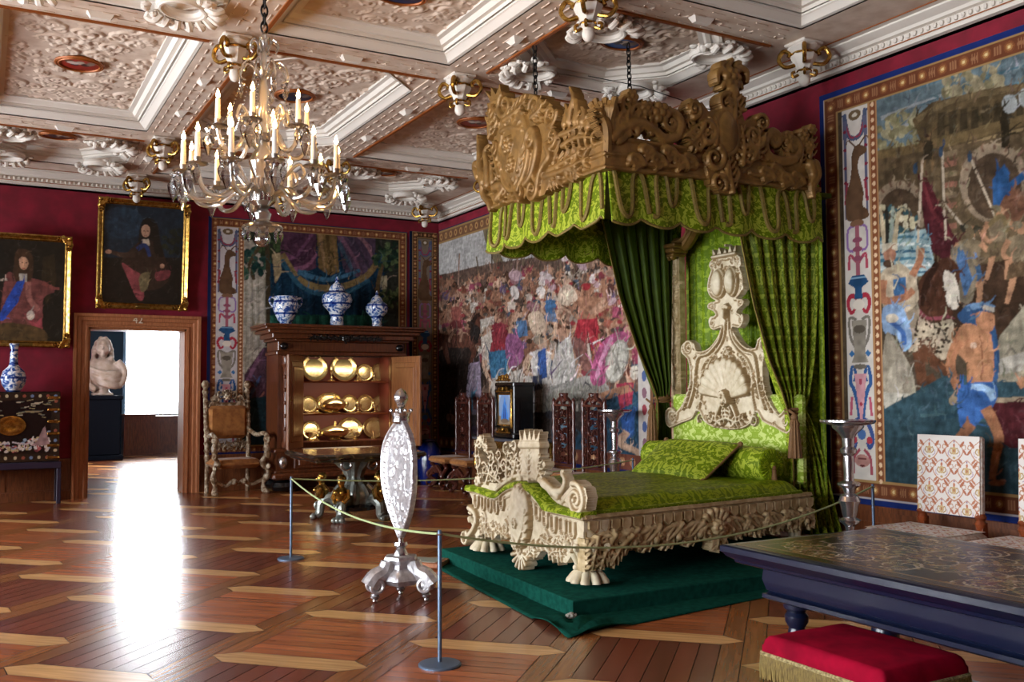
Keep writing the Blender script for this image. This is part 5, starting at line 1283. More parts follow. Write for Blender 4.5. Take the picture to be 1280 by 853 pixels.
c.build('side_rail', M_RAILC, frame(rel(bed, (FX, YNEAR, 0)), ud, (0, 0, 1), nd), bed, base=.01, back=.05, hs=1.35)['label'] = 'worn gilt side rail carved with acanthus and a shell'
fr = MB(); o = rel(bed, (FX, YFAR - .05, 0))
fr.box((.06, 0, .42), (LR, .05, .65), T(*o) @ SHM); fr.build('far_side_rail', M_RAILC, bed, smooth=0)
bs = MB(); o = rel(bed, (FX, YNEAR, 0)); bs.box((.08, .03, .5), (LR, WF - .06, .62), T(*o) @ SHM); bs.build('bed_base', M_DARK, bed, smooth=0)
# clawed feet
def claw_leg(cx, cy, s):
    m = MB(); rings = []
    for r, z in ((.105, .09), (.095, .13), (.10, .18), (.118, .25), (.14, .32), (.15, .38), (.155, .5)):
        ring = []
        for j in range(24):
            a = 2 * PI * j / 24; q = r * (1 + .05 * math.cos(6 * a)) / max(abs(math.cos(a)), abs(math.sin(a))) ** .7
            ring.append((q * math.cos(a) * .82, q * math.sin(a) * .82, z))
        rings.append(ring)
    m.loft(rings)
    for k in range(8):
        a = 2 * PI * (k + .5) / 8; x, y = math.cos(a), math.sin(a)
        m.tube(spline([(x * .085, y * .085, .13), (x * .105, y * .105, .2), (x * .14, y * .14, .28), (x * .175, y * .175, .31), (x * .175, y * .175, .275)]), [.008 + .02 * math.sin(PI * t / 26) for t in range(25)], 7)
        m.ball((x * .10, y * .10, .135), .024, 7, 5)
    for k in range(5):                                  # toes
        a = PI * 1.25 + (k - 2) * .62; x, y = math.cos(a), math.sin(a)
        m.tube(spline([(x * .05, y * .05, .10), (x * .10, y * .10, .085), (x * .135, y * .135, .045), (x * .14, y * .14, .03)]), [.036] * 6 + [.034] * 6 + [.036] * 6 + [.022], 8)
    m.ball((0, 0, .06), (.1, .1, .06), 12, 6)
    return m.build('claw_foot', M_CREAM, bed, loc=rel(bed, (cx, cy, SLABZ)), smooth=60)
claw_leg(4.04, 6.08, 1); claw_leg(4.06, 7.74, 1)
for y in (6.35, 8.0):
    m = MB(); m.lathe([(.07, 0), (.08, .05), (.05, .12), (.08, .3), (.09, .42)], 14); m.build('back_foot', M_CREAM, bed, loc=rel(bed, (6.45, y, SLABZ)))

# headboard, its silk panel and the carved pilasters
HBX = 6.55
HC = on_x(911.8, 450, HBX)[1]
def hq(x, y):
    p = on_x(800 + x / 2.843, 280 + y / 2.843, HBX); return (HC - p[1], p[2])
c = Carve(-1.02, .75, 1.02, 3.2, .0075)
half = [(318, 728), (270, 720), (235, 700), (222, 668), (205, 662), (190, 690), (150, 705), (112, 722), (98, 700), (100, 665), (118, 655), (135, 672), (160, 640), (180, 590), (186, 530), (178, 480), (158, 460), (156, 435), (175, 420), (198, 428), (206, 455), (240, 452), (268, 428), (290, 392), (296, 365), (268, 375), (254, 360), (262, 335), (278, 325), (268, 308), (250, 300), (252, 285), (285, 275), (262, 262), (248, 235), (252, 195), (262, 165), (254, 150), (266, 128), (318, 125)]
hp = [hq(*p) for p in half]; full = hp + [(-u, v) for u, v in hp[::-1]]
c.fill(full, .0)
edge = spline(hp, 2)
for s in (-1, 1): c.stroke([(u * s, v) for u, v in edge], .014, .014, .0)
crn = [(268, 128), (265, 85), (282, 112), (290, 78), (302, 110), (318, 70)]
cp_ = [hq(*p) for p in crn]; c.fill(cp_ + [(-u, v) for u, v in cp_[::-1]], .014); a = hq(268, 120); c.stroke([a, (-a[0], a[1])], .02, .02, .01)
for s in (-1, 1):
    M_ = lambda x, y: (hq(x, y)[0] * s, hq(x, y)[1])
    u, v = M_(289, 212); c.ellipse(u, v, .085, .135, .02, .03)
    t = np.linspace(0, 2 * PI, 24); c.stroke([(u + .09 * math.cos(q), v + .14 * math.sin(q)) for q in t], .013, .013, .012)
    c.spiral(*M_(262, 350), .05, 1.4, 1, s, .016); c.spiral(*M_(262, 295), .04, 1.3, 2, -s, .014); c.spiral(*M_(177, 442), .075, 1.5, 0, s, .022); c.spiral(*M_(262, 155), .04, 1.3, 0, s, .014); c.spiral(*M_(255, 240), .035, 1.3, 0, s, .012)
    c.stroke(spline([M_(298, 380), M_(285, 420), M_(250, 460), M_(215, 475), M_(205, 520), M_(198, 590), M_(180, 650)]), .016, .016, .008)
    c.stroke(spline([M_(310, 330), M_(305, 400), M_(280, 450), M_(240, 490), M_(222, 540), M_(225, 600), M_(215, 660)]), .012, .012, .006)
    c.leaf(spline([M_(318, 440), M_(305, 470), M_(300, 510)]), .05, .01); c.leaf(spline([M_(265, 480), M_(250, 510), M_(262, 545)]), .045, .008); c.leaf(spline([M_(235, 520), M_(215, 570), M_(205, 620)]), .04, .006); c.leaf(spline([M_(318, 690), M_(280, 700), M_(250, 680)]), .06, .014); c.leaf(spline([M_(160, 660), M_(180, 610), M_(190, 560)]), .04, .01)
    c.spiral(*M_(118, 685), .055, 1.4, 1, s, .018); c.spiral(*M_(222, 690), .05, 1.3, 4, -s, .016); c.stroke(spline([M_(300, 640), M_(282, 690), M_(300, 715)]), .024, .016, .012); c.flower(*M_(285, 500), .035, 6, .006); c.flower(*M_(240, 580), .03, 6, .006)
    c.stroke([M_(305, 300), M_(318, 290)], .02, .02, .01)
u, v = hq(318, 620)
c.shell(u, v, .36, .25, PI - .25, 11, .012, .5); c.spiral(.02, v - .04, .06, 1.4, 0, 1, .02, None, .05); c.flower(0, v + .02, .07, 8, .04)
c.leaf(spline([(0, v - .02), (0, v - .12), (0, v - .22)]), .07, .02); c.ellipse(0, hq(318, 320)[1], .035, .06, .015, .03); c.clutter(90, .012, .022, .004, .8, 4)
c.build('headboard', M_CREAMG, frame(rel(bed, (HBX, HC, 0)), (0, -1, 0), (0, 0, 1), (-1, 0, 0)), bed, base=.012, back=.05, hs=1.8, gild=GLD, bend=lambda u, v, n: (np.where(u > 0, u * .84, u), v, n))['label'] = 'tall cream headboard with a shell, twin ovals and a small crown'
hs = MB(); hs.bbox((HBX + .01 - 5.2, HC - .93 - 6.95, .6), (HBX + .09 - 5.2, HC + .93 - 6.95, 1.42), .02)
def box_uv(o, su=1.0):
    me = o.data; lay = me.uv_layers.new(name='UV')
    for p in me.polygons:
        n = p.normal; ax = max(range(3), key=lambda k: abs(n[k])); q = [k for k in range(3) if k != ax]
        for li in p.loop_indices:
            co = me.vertices[me.loops[li].vertex_index].co; lay.data[li].uv = (co[q[0]] * su, co[q[1]] * su)
    return o
box_uv(hs.build('head_panel', M_PALE, bed))['label'] = 'pale lime damask panel under the headboard'
box_uv([o for o in bed.children if o.name.startswith('padded_ledge')][0])
PX = 6.72
for s, nm in ((1, 'pilaster'), (-1, 'pilaster')):
    y0 = on_x(847, 450, PX)[1]; yc = y0 if s == 1 else 6.62
    c = Carve(-.14, .5, .14, 3.4, .0075); c.fill([(-.085, .5), (.085, .5), (.085, 3.05), (-.085, 3.05)])
    c.stroke([(-.08, .5), (-.08, 3.05)], .01, .01); c.stroke([(.08, .5), (.08, 3.05)], .01, .01)
    for k in range(10):
        v = .6 + k * .25; c.leaf(spline([(0, v), (.03 * (-1) ** k, v + .1), (0, v + .2)]), .055, .006); c.spiral(.035 * (-1) ** k, v + .17, .035, 1.3, 0, (-1) ** k, .012, None, .006)
    c.build('pilaster', M_RAILC, frame(rel(bed, (PX, yc, 0)), (0, -1, 0), (0, 0, 1), (-1, 0, 0)), bed, base=.02, back=.05)
    m = MB()
    for z, w_, h_ in ((3.05, .12, .04), (3.09, .15, .05), (3.14, .19, .05)): m.bbox((PX - .09 - w_ / 2 - 5.2, yc - w_ - 6.95, z - SLABZ), (PX + .05 - 5.2, yc + w_ - 6.95, z + h_ - SLABZ), .012)
    for k in (-1, 0, 1): m.ball((PX - .1 - 5.2, yc + k * .07 - 6.95, 3.06 - SLABZ), (.04, .03, .05), 8, 6)
    cb = m.build('capital', M_TAN, bed)
    if s < 0: continue
    a = MB(); pts = spline([(PX - 5.2, yc - s * .02 - 6.95, 3.19 - SLABZ), (PX - 5.2, yc - s * .18 - 6.95, 3.2 - SLABZ), (PX - 5.2, yc - s * .3 - 6.95, 3.3 - SLABZ), (PX - 5.2, yc - s * .42 - 6.95, 3.42 - SLABZ), (PX - 5.2, yc - s * .6 - 6.95, 3.46 - SLABZ)])
    a.tube(pts, [.085 - .03 * t / len(pts) for t in range(len(pts))], 10); a.tube([(x - .06, y, z + .03) for x, y, z in pts], .025, 6); a.tube([(x - .06, y, z - .04) for x, y, z in pts], .02, 6)
    a.build('arch_scroll', M_TAN, bed)

# mattress with its damask spread
sp = thing('bedspread', 'lime green damask spread over the mattress of the state bed', 'bedspread', (5.2, 7.1, .62))
NU, NV = 130, 110; P = np.zeros((NV, NU, 3)); n1 = smooth_noise(NV, NU, 11, 5); n2 = smooth_noise(NV, NU, 5, 6)
for i in range(NV):
    b = i / (NV - 1)
    for j in range(NU):
        a = j / (NU - 1)
        # run down the near and far sides
        side = min(b, 1 - b); q = max(0, 1 - side / .07); r = max(0, 1 - min(a, 1 - a) / .05)
        y = (b - .5) * (WF - .02); x = a * 2.42
        z = .04 + .10 * (1 - q ** 2.4) * (1 - .8 * r ** 2.4) + .03 * math.sin(PI * a) * math.sin(PI * b) + .022 * (n1[i, j] - .5) + .01 * (n2[i, j] - .5)
        X = FX + .09 + x; Y = (YFAR + YNEAR) / 2 + y + SH * x - .0
        P[i, j] = (X - 5.2, Y - 7.1, z)
uv_sheet('damask_cover', P, M_DAMASKB, sp, .01)
for yy in (YNEAR + .02, YFAR - .02):
    pip = MB(); pip.tube([(FX + .1 + t - 5.2, yy + SH * t - 7.1, .052) for t in np.linspace(0, 2.4, 20)], .018, 8)
    box_uv(pip.build('piping', M_DAMASK, sp))
mt = MB(); o = rel(sp, (FX + .1, YNEAR + .04, .62)); mt.bbox((0, 0, .0), (2.4, WF - .08, .07), .02, T(*o) @ SHM); mt.build('mattress', M_LINING, sp)

# bolster and pillow
bl = thing('bolster', 'cylindrical lime green damask bolster with pleated end against the headboard', 'bolster', (6.25, 7.3, .905))
RB = .155; n = 40; P = np.zeros((50, n, 3))
for i in range(50):
    t = i / 49; y = -.88 + 1.76 * t; k = 1 - .10 * abs(2 * t - 1) ** 6 + .01 * math.sin(t * 30)
    for j in range(n): a = 2 * PI * j / (n - 1); P[i, j] = (RB * k * math.cos(a), y, RB * k * math.sin(a) - .0)
uv_sheet('cover', P, M_DAMASK, bl, .004)
for s in (-1, 1):
    e = MB()
    for k in range(26):
        a = 2 * PI * k / 26
        e.tube([(RB * .88 * math.cos(a), s * .875, RB * .88 * math.sin(a)), (RB * .5 * math.cos(a), s * .895, RB * .5 * math.sin(a)), (.01 * math.cos(a), s * .888, .01 * math.sin(a))], [.02, .013, .006], 6)
    e.ball((0, s * .90, 0), (.03, .02, .03), 10, 6); e.torus((0, s * .87, 0), RB * .9, .012, 28, 6, axis='y')
    box_uv(e.build('pleated_end', M_DAMASKB, bl))
tz = MB()
tz.ball((0, -.915, -.02), .02, 8, 6); tz.lathe([(.012, -.03), (.022, -.045), (.018, -.06), (.03, -.15)], 10, T(0, -.915, 0)); tz.build('tassel', M_TASSEL, bl)
pw = thing('pillow', 'flat lime green damask pillow with brown edging leaning on the bolster', 'pillow', (5.88, 7.2, .925)); 
NU, NV = 50, 40; hw, hh = .5, .29
def pillow_face(s):
    P = np.zeros((NV, NU, 3)); nn = smooth_noise(NV, NU, 7, 9 + s)
    for i in range(NV):
        for j in range(NU):
            a, b = j / (NU - 1) * 2 - 1, i / (NV - 1) * 2 - 1
            th = .085 * max(0, (1 - a ** 4)) ** .6 * max(0, (1 - b ** 4)) ** .6 + .012 * (nn[i, j] - .5)
            k = 1 - .05 * (1 - abs(a)) * abs(b)
            P[i, j] = (a * hw, b * hh * k, s * th)
    return P
Mp = Matrix(((0, .84, -.54), (-1, 0, 0), (0, .54, .84))).to_4x4()            # across the bed, leaning back
tl = Matrix.Rotation(0.0, 4, 'X') @ Rz(.08)
for s in (1, -1):
    P = pillow_face(s); Q = (np.array((tl @ Mp).to_3x3()) @ P.reshape(-1, 3).T).T.reshape(P.shape)
    uv_sheet('cover', Q, M_DAMASK, pw, 0)
pe = MB(); ed = [(-hw, -hh), (-hw * .3, -hh * .96), (hw * .3, -hh * .96), (hw, -hh), (hw, hh), (hw * .3, hh * .96), (-hw * .3, hh * .96), (-hw, hh), (-hw, -hh)]
pe.tube([tuple((tl @ Mp) @ Vector((x, y, 0))) for x, y in ed], .012, 6)
for x, y in ((hw, hh), (hw, -hh), (-hw, hh), (-hw, -hh)): pe.ball(tuple((tl @ Mp) @ Vector((x, y, 0))), .026, 8, 6)
pe.build('edging', M_TASSEL, pw)

# ------------------------------------------------------------------ the canopy
CX0, CX1, CY0, CY1 = 4.45, 6.88, 6.38, 8.40
can = thing('bed_canopy', 'hanging bed canopy with carved gilt cresting and lime green braided valance', 'canopy', (5.66, 7.39, 3.4))
def valance(P0, P1, zt, zb, out, scal, phase, foldd):
    n = 140; rows = 22; P = np.zeros((rows, n, 3)); d = np.array(P1) - np.array(P0); L_ = np.linalg.norm(d); d /= L_; nn = np.array(out, float)
    for j in range(n):
        t = j / (n - 1); sc = abs(math.sin(PI * (t * scal + phase))) ** .7; zb_ = zb - .075 * sc
        for i in range(rows):
            f = i / (rows - 1); z = zt + (zb_ - zt) * f
            w_ = foldd * f * (math.sin(t * scal * 2 * PI * .9 + 1) * .6 + .5 * math.sin(t * 37)) + .05 * f
            q = np.array(P0) + d * L_ * t + nn * w_
            P[i, j] = (q[0] - 5.66, q[1] - 7.39, z - 3.4)
    return P
VAL = [((CX0, CY1), (CX0, CY0), (-1, 0), 5.0, .1, .024), ((CX0, CY0), (CX1, CY0), (0, -1), 6.0, .2, .022), ((CX1, CY1), (CX0, CY1), (0, 1), 6.0, .2, .03)]
for k, (p0, p1, out, scal, ph, fd) in enumerate(VAL):
    P = valance(p0, p1, 3.52, 3.02, out, scal, ph, fd)
    vo = uv_sheet('valance', P, M_DAMASK, can, .012)
    br = MB(); rows, n = P.shape[:2]                    # meandering gold braid, and a fringe line along the scallops
    off = np.array([out[0], out[1], 0]) * .013
    nW = int(scal)
    def mp(f, t):
        i = min(max(f * (rows - 1), 0), rows - 1.001); j = min(max(t * (n - 1), 0), n - 1.001); i0, j0 = int(i), int(j); a, b = i - i0, j - j0
        return (P[i0, j0] * (1 - a) * (1 - b) + P[i0 + 1, j0] * a * (1 - b) + P[i0, j0 + 1] * (1 - a) * b + P[i0 + 1, j0 + 1] * a * b) + off
    for q in range(nW):
        base = (q + .5) / nW; L1 = .46 / nW
        key = [(.86, base - L1), (.80, base - L1 * .75), (.3, base - L1 * .7), (.14, base - L1 * .4), (.22, base - L1 * .1), (.6, base + L1 * .05), (.66, base + L1 * .3), (.5, base + L1 * .5), (.2, base + L1 * .6), (.12, base + L1 * .85)] if q % 2 else [(.12, base - L1 * .9), (.25, base - L1 * .8), (.75, base - L1 * .6), (.88, base - L1 * .2), (.75, base + L1 * .1), (.35, base + L1 * .2), (.2, base + L1 * .5), (.35, base + L1 * .8), (.85, base + L1)]
        kk = catmull(np.array(key), closed=False, k=5)
        br.tube([tuple(mp(f, t)) for f, t in kk], .021, 6)
    br.build('braid', M_BRAID, vo)
    fr = MB(); fr.tube([tuple(P[-1, j] + off * .3) for j in range(0, n, 2)], .012, 5); fr.build('fringe', M_BRAID, vo)
tb_ = MB(); tb_.box((CX0 + .03 - 5.66, CY0 + .03 - 7.39, .02), (CX1 + .2 - 5.66, CY1 - .03 - 7.39, .06)); tb_.build('tester', M_LINING, can, smooth=0)
fr = MB()
for o, z0, z1 in ((0.0, .06, .28), (-.03, .05, .09), (-.035, .24, .285)):
    x0, x1, y0, y1 = CX0 + o - 5.66, CX1 - 5.66, CY0 + o - 7.39, CY1 - o - 7.39
    fr.box((x0, y0, z0), (x0 + .06, y1, z1)); fr.box((x0, y0, z0), (x1, y0 + .06, z1)); fr.box((x0, y1 - .06, z0), (x1, y1, z1))
fr.build('cornice_frame', M_TAN, can, smooth=0)
# carved cresting, foot side
def lq(x, y):
    p = on_x(590 + x / 2.909, 70 + y / 2.909, CX0 - .04); return (CY1 - p[1], p[2])
c = Carve(-.25, 2.95, CY1 - CY0 + .22, 4.75, .0085)
body = [(75, 175), (95, 165), (140, 150), (180, 158), (210, 138), (250, 143), (265, 168), (290, 163), (320, 183), (340, 215), (330, 260), (347, 310), (337, 350), (305, 400), (292, 430), (303, 470), (287, 508), (250, 522), (225, 500), (207, 536), (188, 522), (163, 470), (130, 420), (108, 360), (88, 310), (73, 270), (82, 220)]
c.fill([lq(*p) for p in body], .035)
c.fill([lq(*p) for p in ((82, 172), (60, 122), (84, 148), (84, 112), (103, 140), (117, 98), (122, 132), (136, 134), (140, 155))], .02)
u, v = lq(178, 350); t = np.linspace(0, 2 * PI, 30)
c.stroke([(u + .27 * math.cos(q), v + .36 * math.sin(q)) for q in t], .04, .04, .04); c.ellipse(u, v, .25, .34, .04, .05)
c.curl(spline([lq(*p) for p in ((225, 468), (245, 440), (262, 380), (268, 320), (258, 285))]), .085, 1, .04, .06); c.spiral(*lq(245, 490), .1, 1.5, 1, -1, .035, None, .05); c.stroke(spline([lq(*p) for p in ((300, 330), (310, 370), (290, 400), (272, 440), (265, 480))]), .045, .03, .05)
c.spiral(*lq(318, 300), .085, 1.5, 4, 1, .03, None, .05); c.spiral(*lq(315, 220), .1, 1.5, 0, -1, .035, None, .05); c.spiral(*lq(145, 185), .12, 1.6, 2, 1, .04, None, .05); c.spiral(*lq(255, 190), .09, 1.5, 3, -1, .03, None, .05); c.spiral(*lq(110, 240), .09, 1.5, 1, 1, .03, None, .05); c.spiral(*lq(200, 235), .08, 1.4, 5, -1, .03, None, .05)
for pts in ([(150, 240), (190, 210), (230, 165)], [(250, 230), (280, 200), (290, 168)], [(95, 300), (100, 250), (90, 200)], [(130, 440), (115, 380), (100, 330)], [(205, 530), (180, 470), (165, 420)], [(160, 420), (150, 360), (165, 290)], [(200, 420), (205, 350), (190, 290)], [(140, 280), (170, 265), (220, 270)]): c.leaf(spline([lq(*p) for p in pts]), .1, .06)
c.stroke(spline([lq(*p) for p in ((130, 360), (160, 430), (190, 510))]), .035, .02, .05); c.flower(*lq(170, 330), .1, 6, .09); c.flower(*lq(180, 400), .08, 6, .09)
# band that runs along the top of the valance, and the foliage on it
c.fill([lq(80, 560), lq(497, 412), lq(495, 300), lq(60, 455)], .0)
for k in (0.06, .5, .9): a, b = lq(80, 560), lq(497, 412); a2, b2 = lq(60, 455), lq(495, 300); c.stroke([(a[0] + (a2[0] - a[0]) * k, a[1] + (a2[1] - a[1]) * k), (b[0] + (b2[0] - b[0]) * k, b[1] + (b2[1] - b[1]) * k)], .022, .022)
for pts, w_ in (([(285, 440), (340, 425), (400, 395), (445, 372)], .12), ([(270, 440), (320, 455), (335, 462)], .09), ([(300, 420), (370, 380), (420, 340)], .1), ([(350, 420), (390, 420), (405, 428)], .08), ([(345, 290), (390, 270), (440, 240)], .1), ([(350, 330), (400, 300), (470, 300)], .1)): c.leaf(spline([lq(*p) for p in pts]), w_, .02)
for pts in ([(370, 240), (378, 190), (385, 150), (372, 118)], [(395, 240), (398, 190), (385, 150)], [(355, 250), (362, 200), (355, 180)], [(420, 240), (425, 205), (415, 190)], [(440, 260), (448, 215), (455, 190)]): c.stroke(spline([lq(*p) for p in pts]), .05, .018, .01)
for p, R in (((392, 170), .05), ((365, 225), .05), ((410, 235), .06), ((445, 225), .05), ((350, 200), .04)): c.spiral(*lq(*p), R, 1.3, p[0], 1, R * .35, None, .01)
# far corner figure with its spikes and drooping leaf
for pts, r0, r1 in (([(60, 460), (48, 400), (42, 340), (38, 292)], .07, .02), ([(75, 470), (72, 400), (66, 350), (80, 330)], .06, .03), ([(40, 440), (28, 410), (30, 395), (50, 400)], .05, .03), ([(95, 460), (90, 400), (95, 370)], .05, .03), ([(60, 460), (58, 500), (78, 540), (82, 560)], .055, .03), ([(100, 480), (140, 470), (160, 485)], .05, .03), ([(110, 520), (130, 490), (125, 470)], .05, .03)): c.stroke(spline([lq(*p) for p in pts]), r0, r1, .02)
for p, R in (((130, 495), .09), ((70, 420), .07), ((45, 425), .06), ((62, 380), .05), ((95, 440), .06)): c.spiral(*lq(*p), R, 1.4, p[1], -1, R * .33, None, .02)
c.build('cresting', M_TAN, frame(rel(can, (CX0 - .04, CY1, 0)), (0, -1, 0), (0, 0, 1), (-1, 0, 0)), can, base=.03, back=.05)['label'] = 'crowned gilt cartouche cresting on the foot side'
# carved cresting, near side
def nq(x, y):
    p = on_y(590 + x / 2.909, 70 + y / 2.909, CY0 - .04); return (p[0] - CX0, p[2])
c = Carve(-.2, 2.95, CX1 - CX0 + .2, 4.75, .0085)
c.fill([nq(490, 412), nq(1240, 492), nq(1232, 400), nq(488, 292)], .0)
for k in (.04, .45, .95):
    a, b = nq(490, 412), nq(1240, 492); a2, b2 = nq(488, 292), nq(1232, 400); c.stroke([(a[0] + (a2[0] - a[0]) * k, a[1] + (a2[1] - a[1]) * k), (b[0] + (b2[0] - b[0]) * k, b[1] + (b2[1] - b[1]) * k)], .02, .02)
body = [(850, 300), (822, 262), (800, 235), (765, 205), (790, 185), (820, 172), (845, 205), (885, 200), (880, 160), (918, 135), (985, 155), (965, 205), (975, 242), (1020, 222), (1050, 250), (1035, 330), (1005, 400), (960, 440), (945, 490), (920, 507), (880, 502), (848, 470), (840, 430), (828, 380)]
c.fill([nq(*p) for p in body], .03); u, v = nq(906, 285); c.ellipse(u, v, .12, .19, .04, .06); c.stroke([(u + .13 * math.cos(q), v + .2 * math.sin(q)) for q in np.linspace(0, 2 * PI, 26)], .03, .03, .04)
for p, R, s in (((832, 278), .1, 1), ((862, 378), .1, -1), ((878, 468), .075, 1), ((1005, 300), .1, -1), ((985, 370), .09, 1), ((905, 180), .08, 1), ((960, 180), .06, -1), ((790, 200), .07, 1), ((1035, 250), .07, -1), ((930, 430), .08, 1), ((800, 320), .07, -1)): c.spiral(*nq(*p), R, 1.5, p[0] * .3, s, R * .34, None, .05)
for pts in ([(925, 500), (915, 440), (910, 380)], [(860, 330), (870, 280), (860, 230)], [(960, 400), (965, 330), (955, 260)], [(930, 240), (935, 190), (930, 140)], [(820, 260), (800, 300), (770, 330)], [(1000, 380), (1020, 330), (1020, 270)]): c.leaf(spline([nq(*p) for p in pts]), .09, .05)
c.stroke([nq(932, 140), nq(928, 95)], .07, .05, .02)
for pts in ([(928, 110), (900, 60), (878, 70), (880, 100)], [(928, 110), (950, 55), (982, 62), (985, 98)], [(928, 110), (915, 50), (930, 22)], [(928, 110), (945, 40), (960, 32)], [(920, 100), (890, 45), (905, 30)], [(925, 120), (905, 105), (895, 120)], [(935, 120), (955, 105), (965, 122)]): c.stroke(spline([nq(*p) for p in pts]), .055, .025, .02)
c.flower(*nq(928, 85), .1, 6, .04)
# left run of scrolls
c.curl(spline([nq(*p) for p in ((500, 300), (545, 262), (600, 248), (650, 275), (690, 305), (735, 295), (745, 262))]), .1, 1, .045, .01)
for p, R, s in (((560, 185), .08, 1), ((600, 215), .08, -1), ((520, 270), .09, 1), ((640, 230), .07, -1), ((585, 270), .08, 1)): c.spiral(*nq(*p), R, 1.4, p[0], s, R * .36, None, .01)
for p, R in (((675, 212), .1), ((568, 152), .07), ((625, 195), .07), ((700, 205), .05), ((790, 195), .09)): c.flower(*nq(*p), R, 6, .02)
for pts in ([(560, 290), (555, 220), (572, 150)], [(590, 290), (595, 220), (620, 180)], [(640, 290), (640, 230), (680, 195)], [(530, 290), (520, 240), (545, 200)], [(490, 300), (470, 240), (450, 190)], [(500, 300), (500, 240), (490, 190)], [(500, 300), (520, 250), (530, 205)], [(750, 300), (790, 260), (800, 220)]): c.leaf(spline([nq(*p) for p in pts]), .085, .01)
# right run
c.curl(spline([nq(*p) for p in ((1160, 378), (1110, 385), (1065, 365), (1052, 320), (1070, 288))]), .07, -1, .045, .01); c.curl(spline([nq(*p) for p in ((1100, 390), (1150, 385), (1180, 350), (1170, 320))]), .06, 1, .04, .01)
for p, R in (((1138, 300), .07), ((1192, 292), .07), ((1222, 272), .06), ((1215, 330), .06), ((1110, 300), .05)): c.flower(*nq(*p), R, 6, .02)
for pts in ([(1140, 390), (1135, 340), (1140, 300)], [(1180, 390), (1190, 340), (1195, 290)], [(1215, 400), (1220, 340), (1225, 270)], [(1060, 380), (1030, 340), (1040, 300)]): c.leaf(spline([nq(*p) for p in pts]), .075, .01)
for pts in ([(1230, 400), (1238, 440), (1220, 480), (1222, 512)], [(1215, 400), (1225, 440), (1215, 470)]): c.stroke(spline([nq(*p) for p in pts]), .05, .03, .03)
# sprigs on the band
for x, y in ((570, 372), (610, 340), (648, 372), (690, 345), (728, 375), (760, 372), (1040, 420), (1075, 410), (1110, 440), (1150, 440)):
    c.curl(spline([nq(x + 40, y + 26), nq(x + 25, y + 2), nq(x + 6, y - 6)]), .035, 1, .028, .03, turns=1.0); c.leaf(spline([nq(x + 40, y + 24), nq(x + 20, y + 22), nq(x + 2, y + 30)]), .06, .03)
c.stroke([nq(560, 395), nq(800, 410)], .02, .02, .02); c.stroke([nq(1000, 430), nq(1170, 470)], .02, .02, .02)
c.build('cresting', M_TAN, frame(rel(can, (CX0, CY0 - .04, 0)), (1, 0, 0), (0, 0, 1), (0, -1, 0)), can, base=.03, back=.05)['label'] = 'scrolled gilt cresting with a plume on the near side'
cf = MB()
for k in range(6):                                       # corner sheaf of leaves
    cf.tube(spline([(0, 0, -.36), (-.03 + .01 * k, -.05 + .01 * k, -.1), (-.04 + .02 * (k - 2), -.03 - .02 * (k - 3), .06), (-.05 + .03 * (k - 2), -.03 - .03 * (k - 3), .13 + .03 * (k % 2))]), [.045] * 9 + [.04] * 5 + [.03] * 4 + [.012], 7)
cf.build('corner_leaf', M_TAN, can, loc=rel(can, (CX0 - .03, CY0 - .03, 3.82)))
def chain(name, label, a, b):
    r = thing(name, label, 'chain', a); m = MB(); A, B_ = Vector(a), Vector(b); d_ = B_ - A; n = max(3, int(d_.length / .058))
    q = Vector((0, 0, 1)).rotation_difference(d_).to_matrix().to_4x4()
    for k in range(n):
        M = T(*(d_ * ((k + .5) / n))) @ q @ Rz(PI / 2 * (k % 2)); m.add(*_link, M)
    m.build('links', M_IRON, r)
    return r
M_IRON = mat('black_iron', '1d1b1a', 0.45, 0.7)
_t = MB(); _t.torus((0, 0, 0), .022, .0065, 12, 6, sy=1.75, axis='y')
_t.v = [(x, y, z * 1.0) for x, y, z in _t.v]; _t2 = MB(); _t2.torus((0, 0, 0), .022, .0065, 12, 6, axis='y'); _t2.v = [(x, y, z * 1.75) for x, y, z in _t2.v]
_link = (_t2.v, _t2.f)
p = on_z(795, 22, 5.0); top_ = (5.47, 7.58, 5.02)
chain('suspension_chain', 'dark chain from the blue ceiling medallion down to the canopy', (5.5, 7.45, 3.69), (5.5, 7.5, 5.0))
chain('suspension_chain', 'short dark chain from the ceiling to the crowned side of the canopy', (4.52, 7.62, 3.7), (4.5, 7.62, 4.85))
wire = MB(); wire.tube([on_y(735, 95, 6.9), on_y(800, 108, 6.75), on_y(890, 138, 6.45)], .004, 5); tag(wire.build('guy_wire', M_IRON), 'thin dark wire stretched above the canopy towards its plume', 'wire')

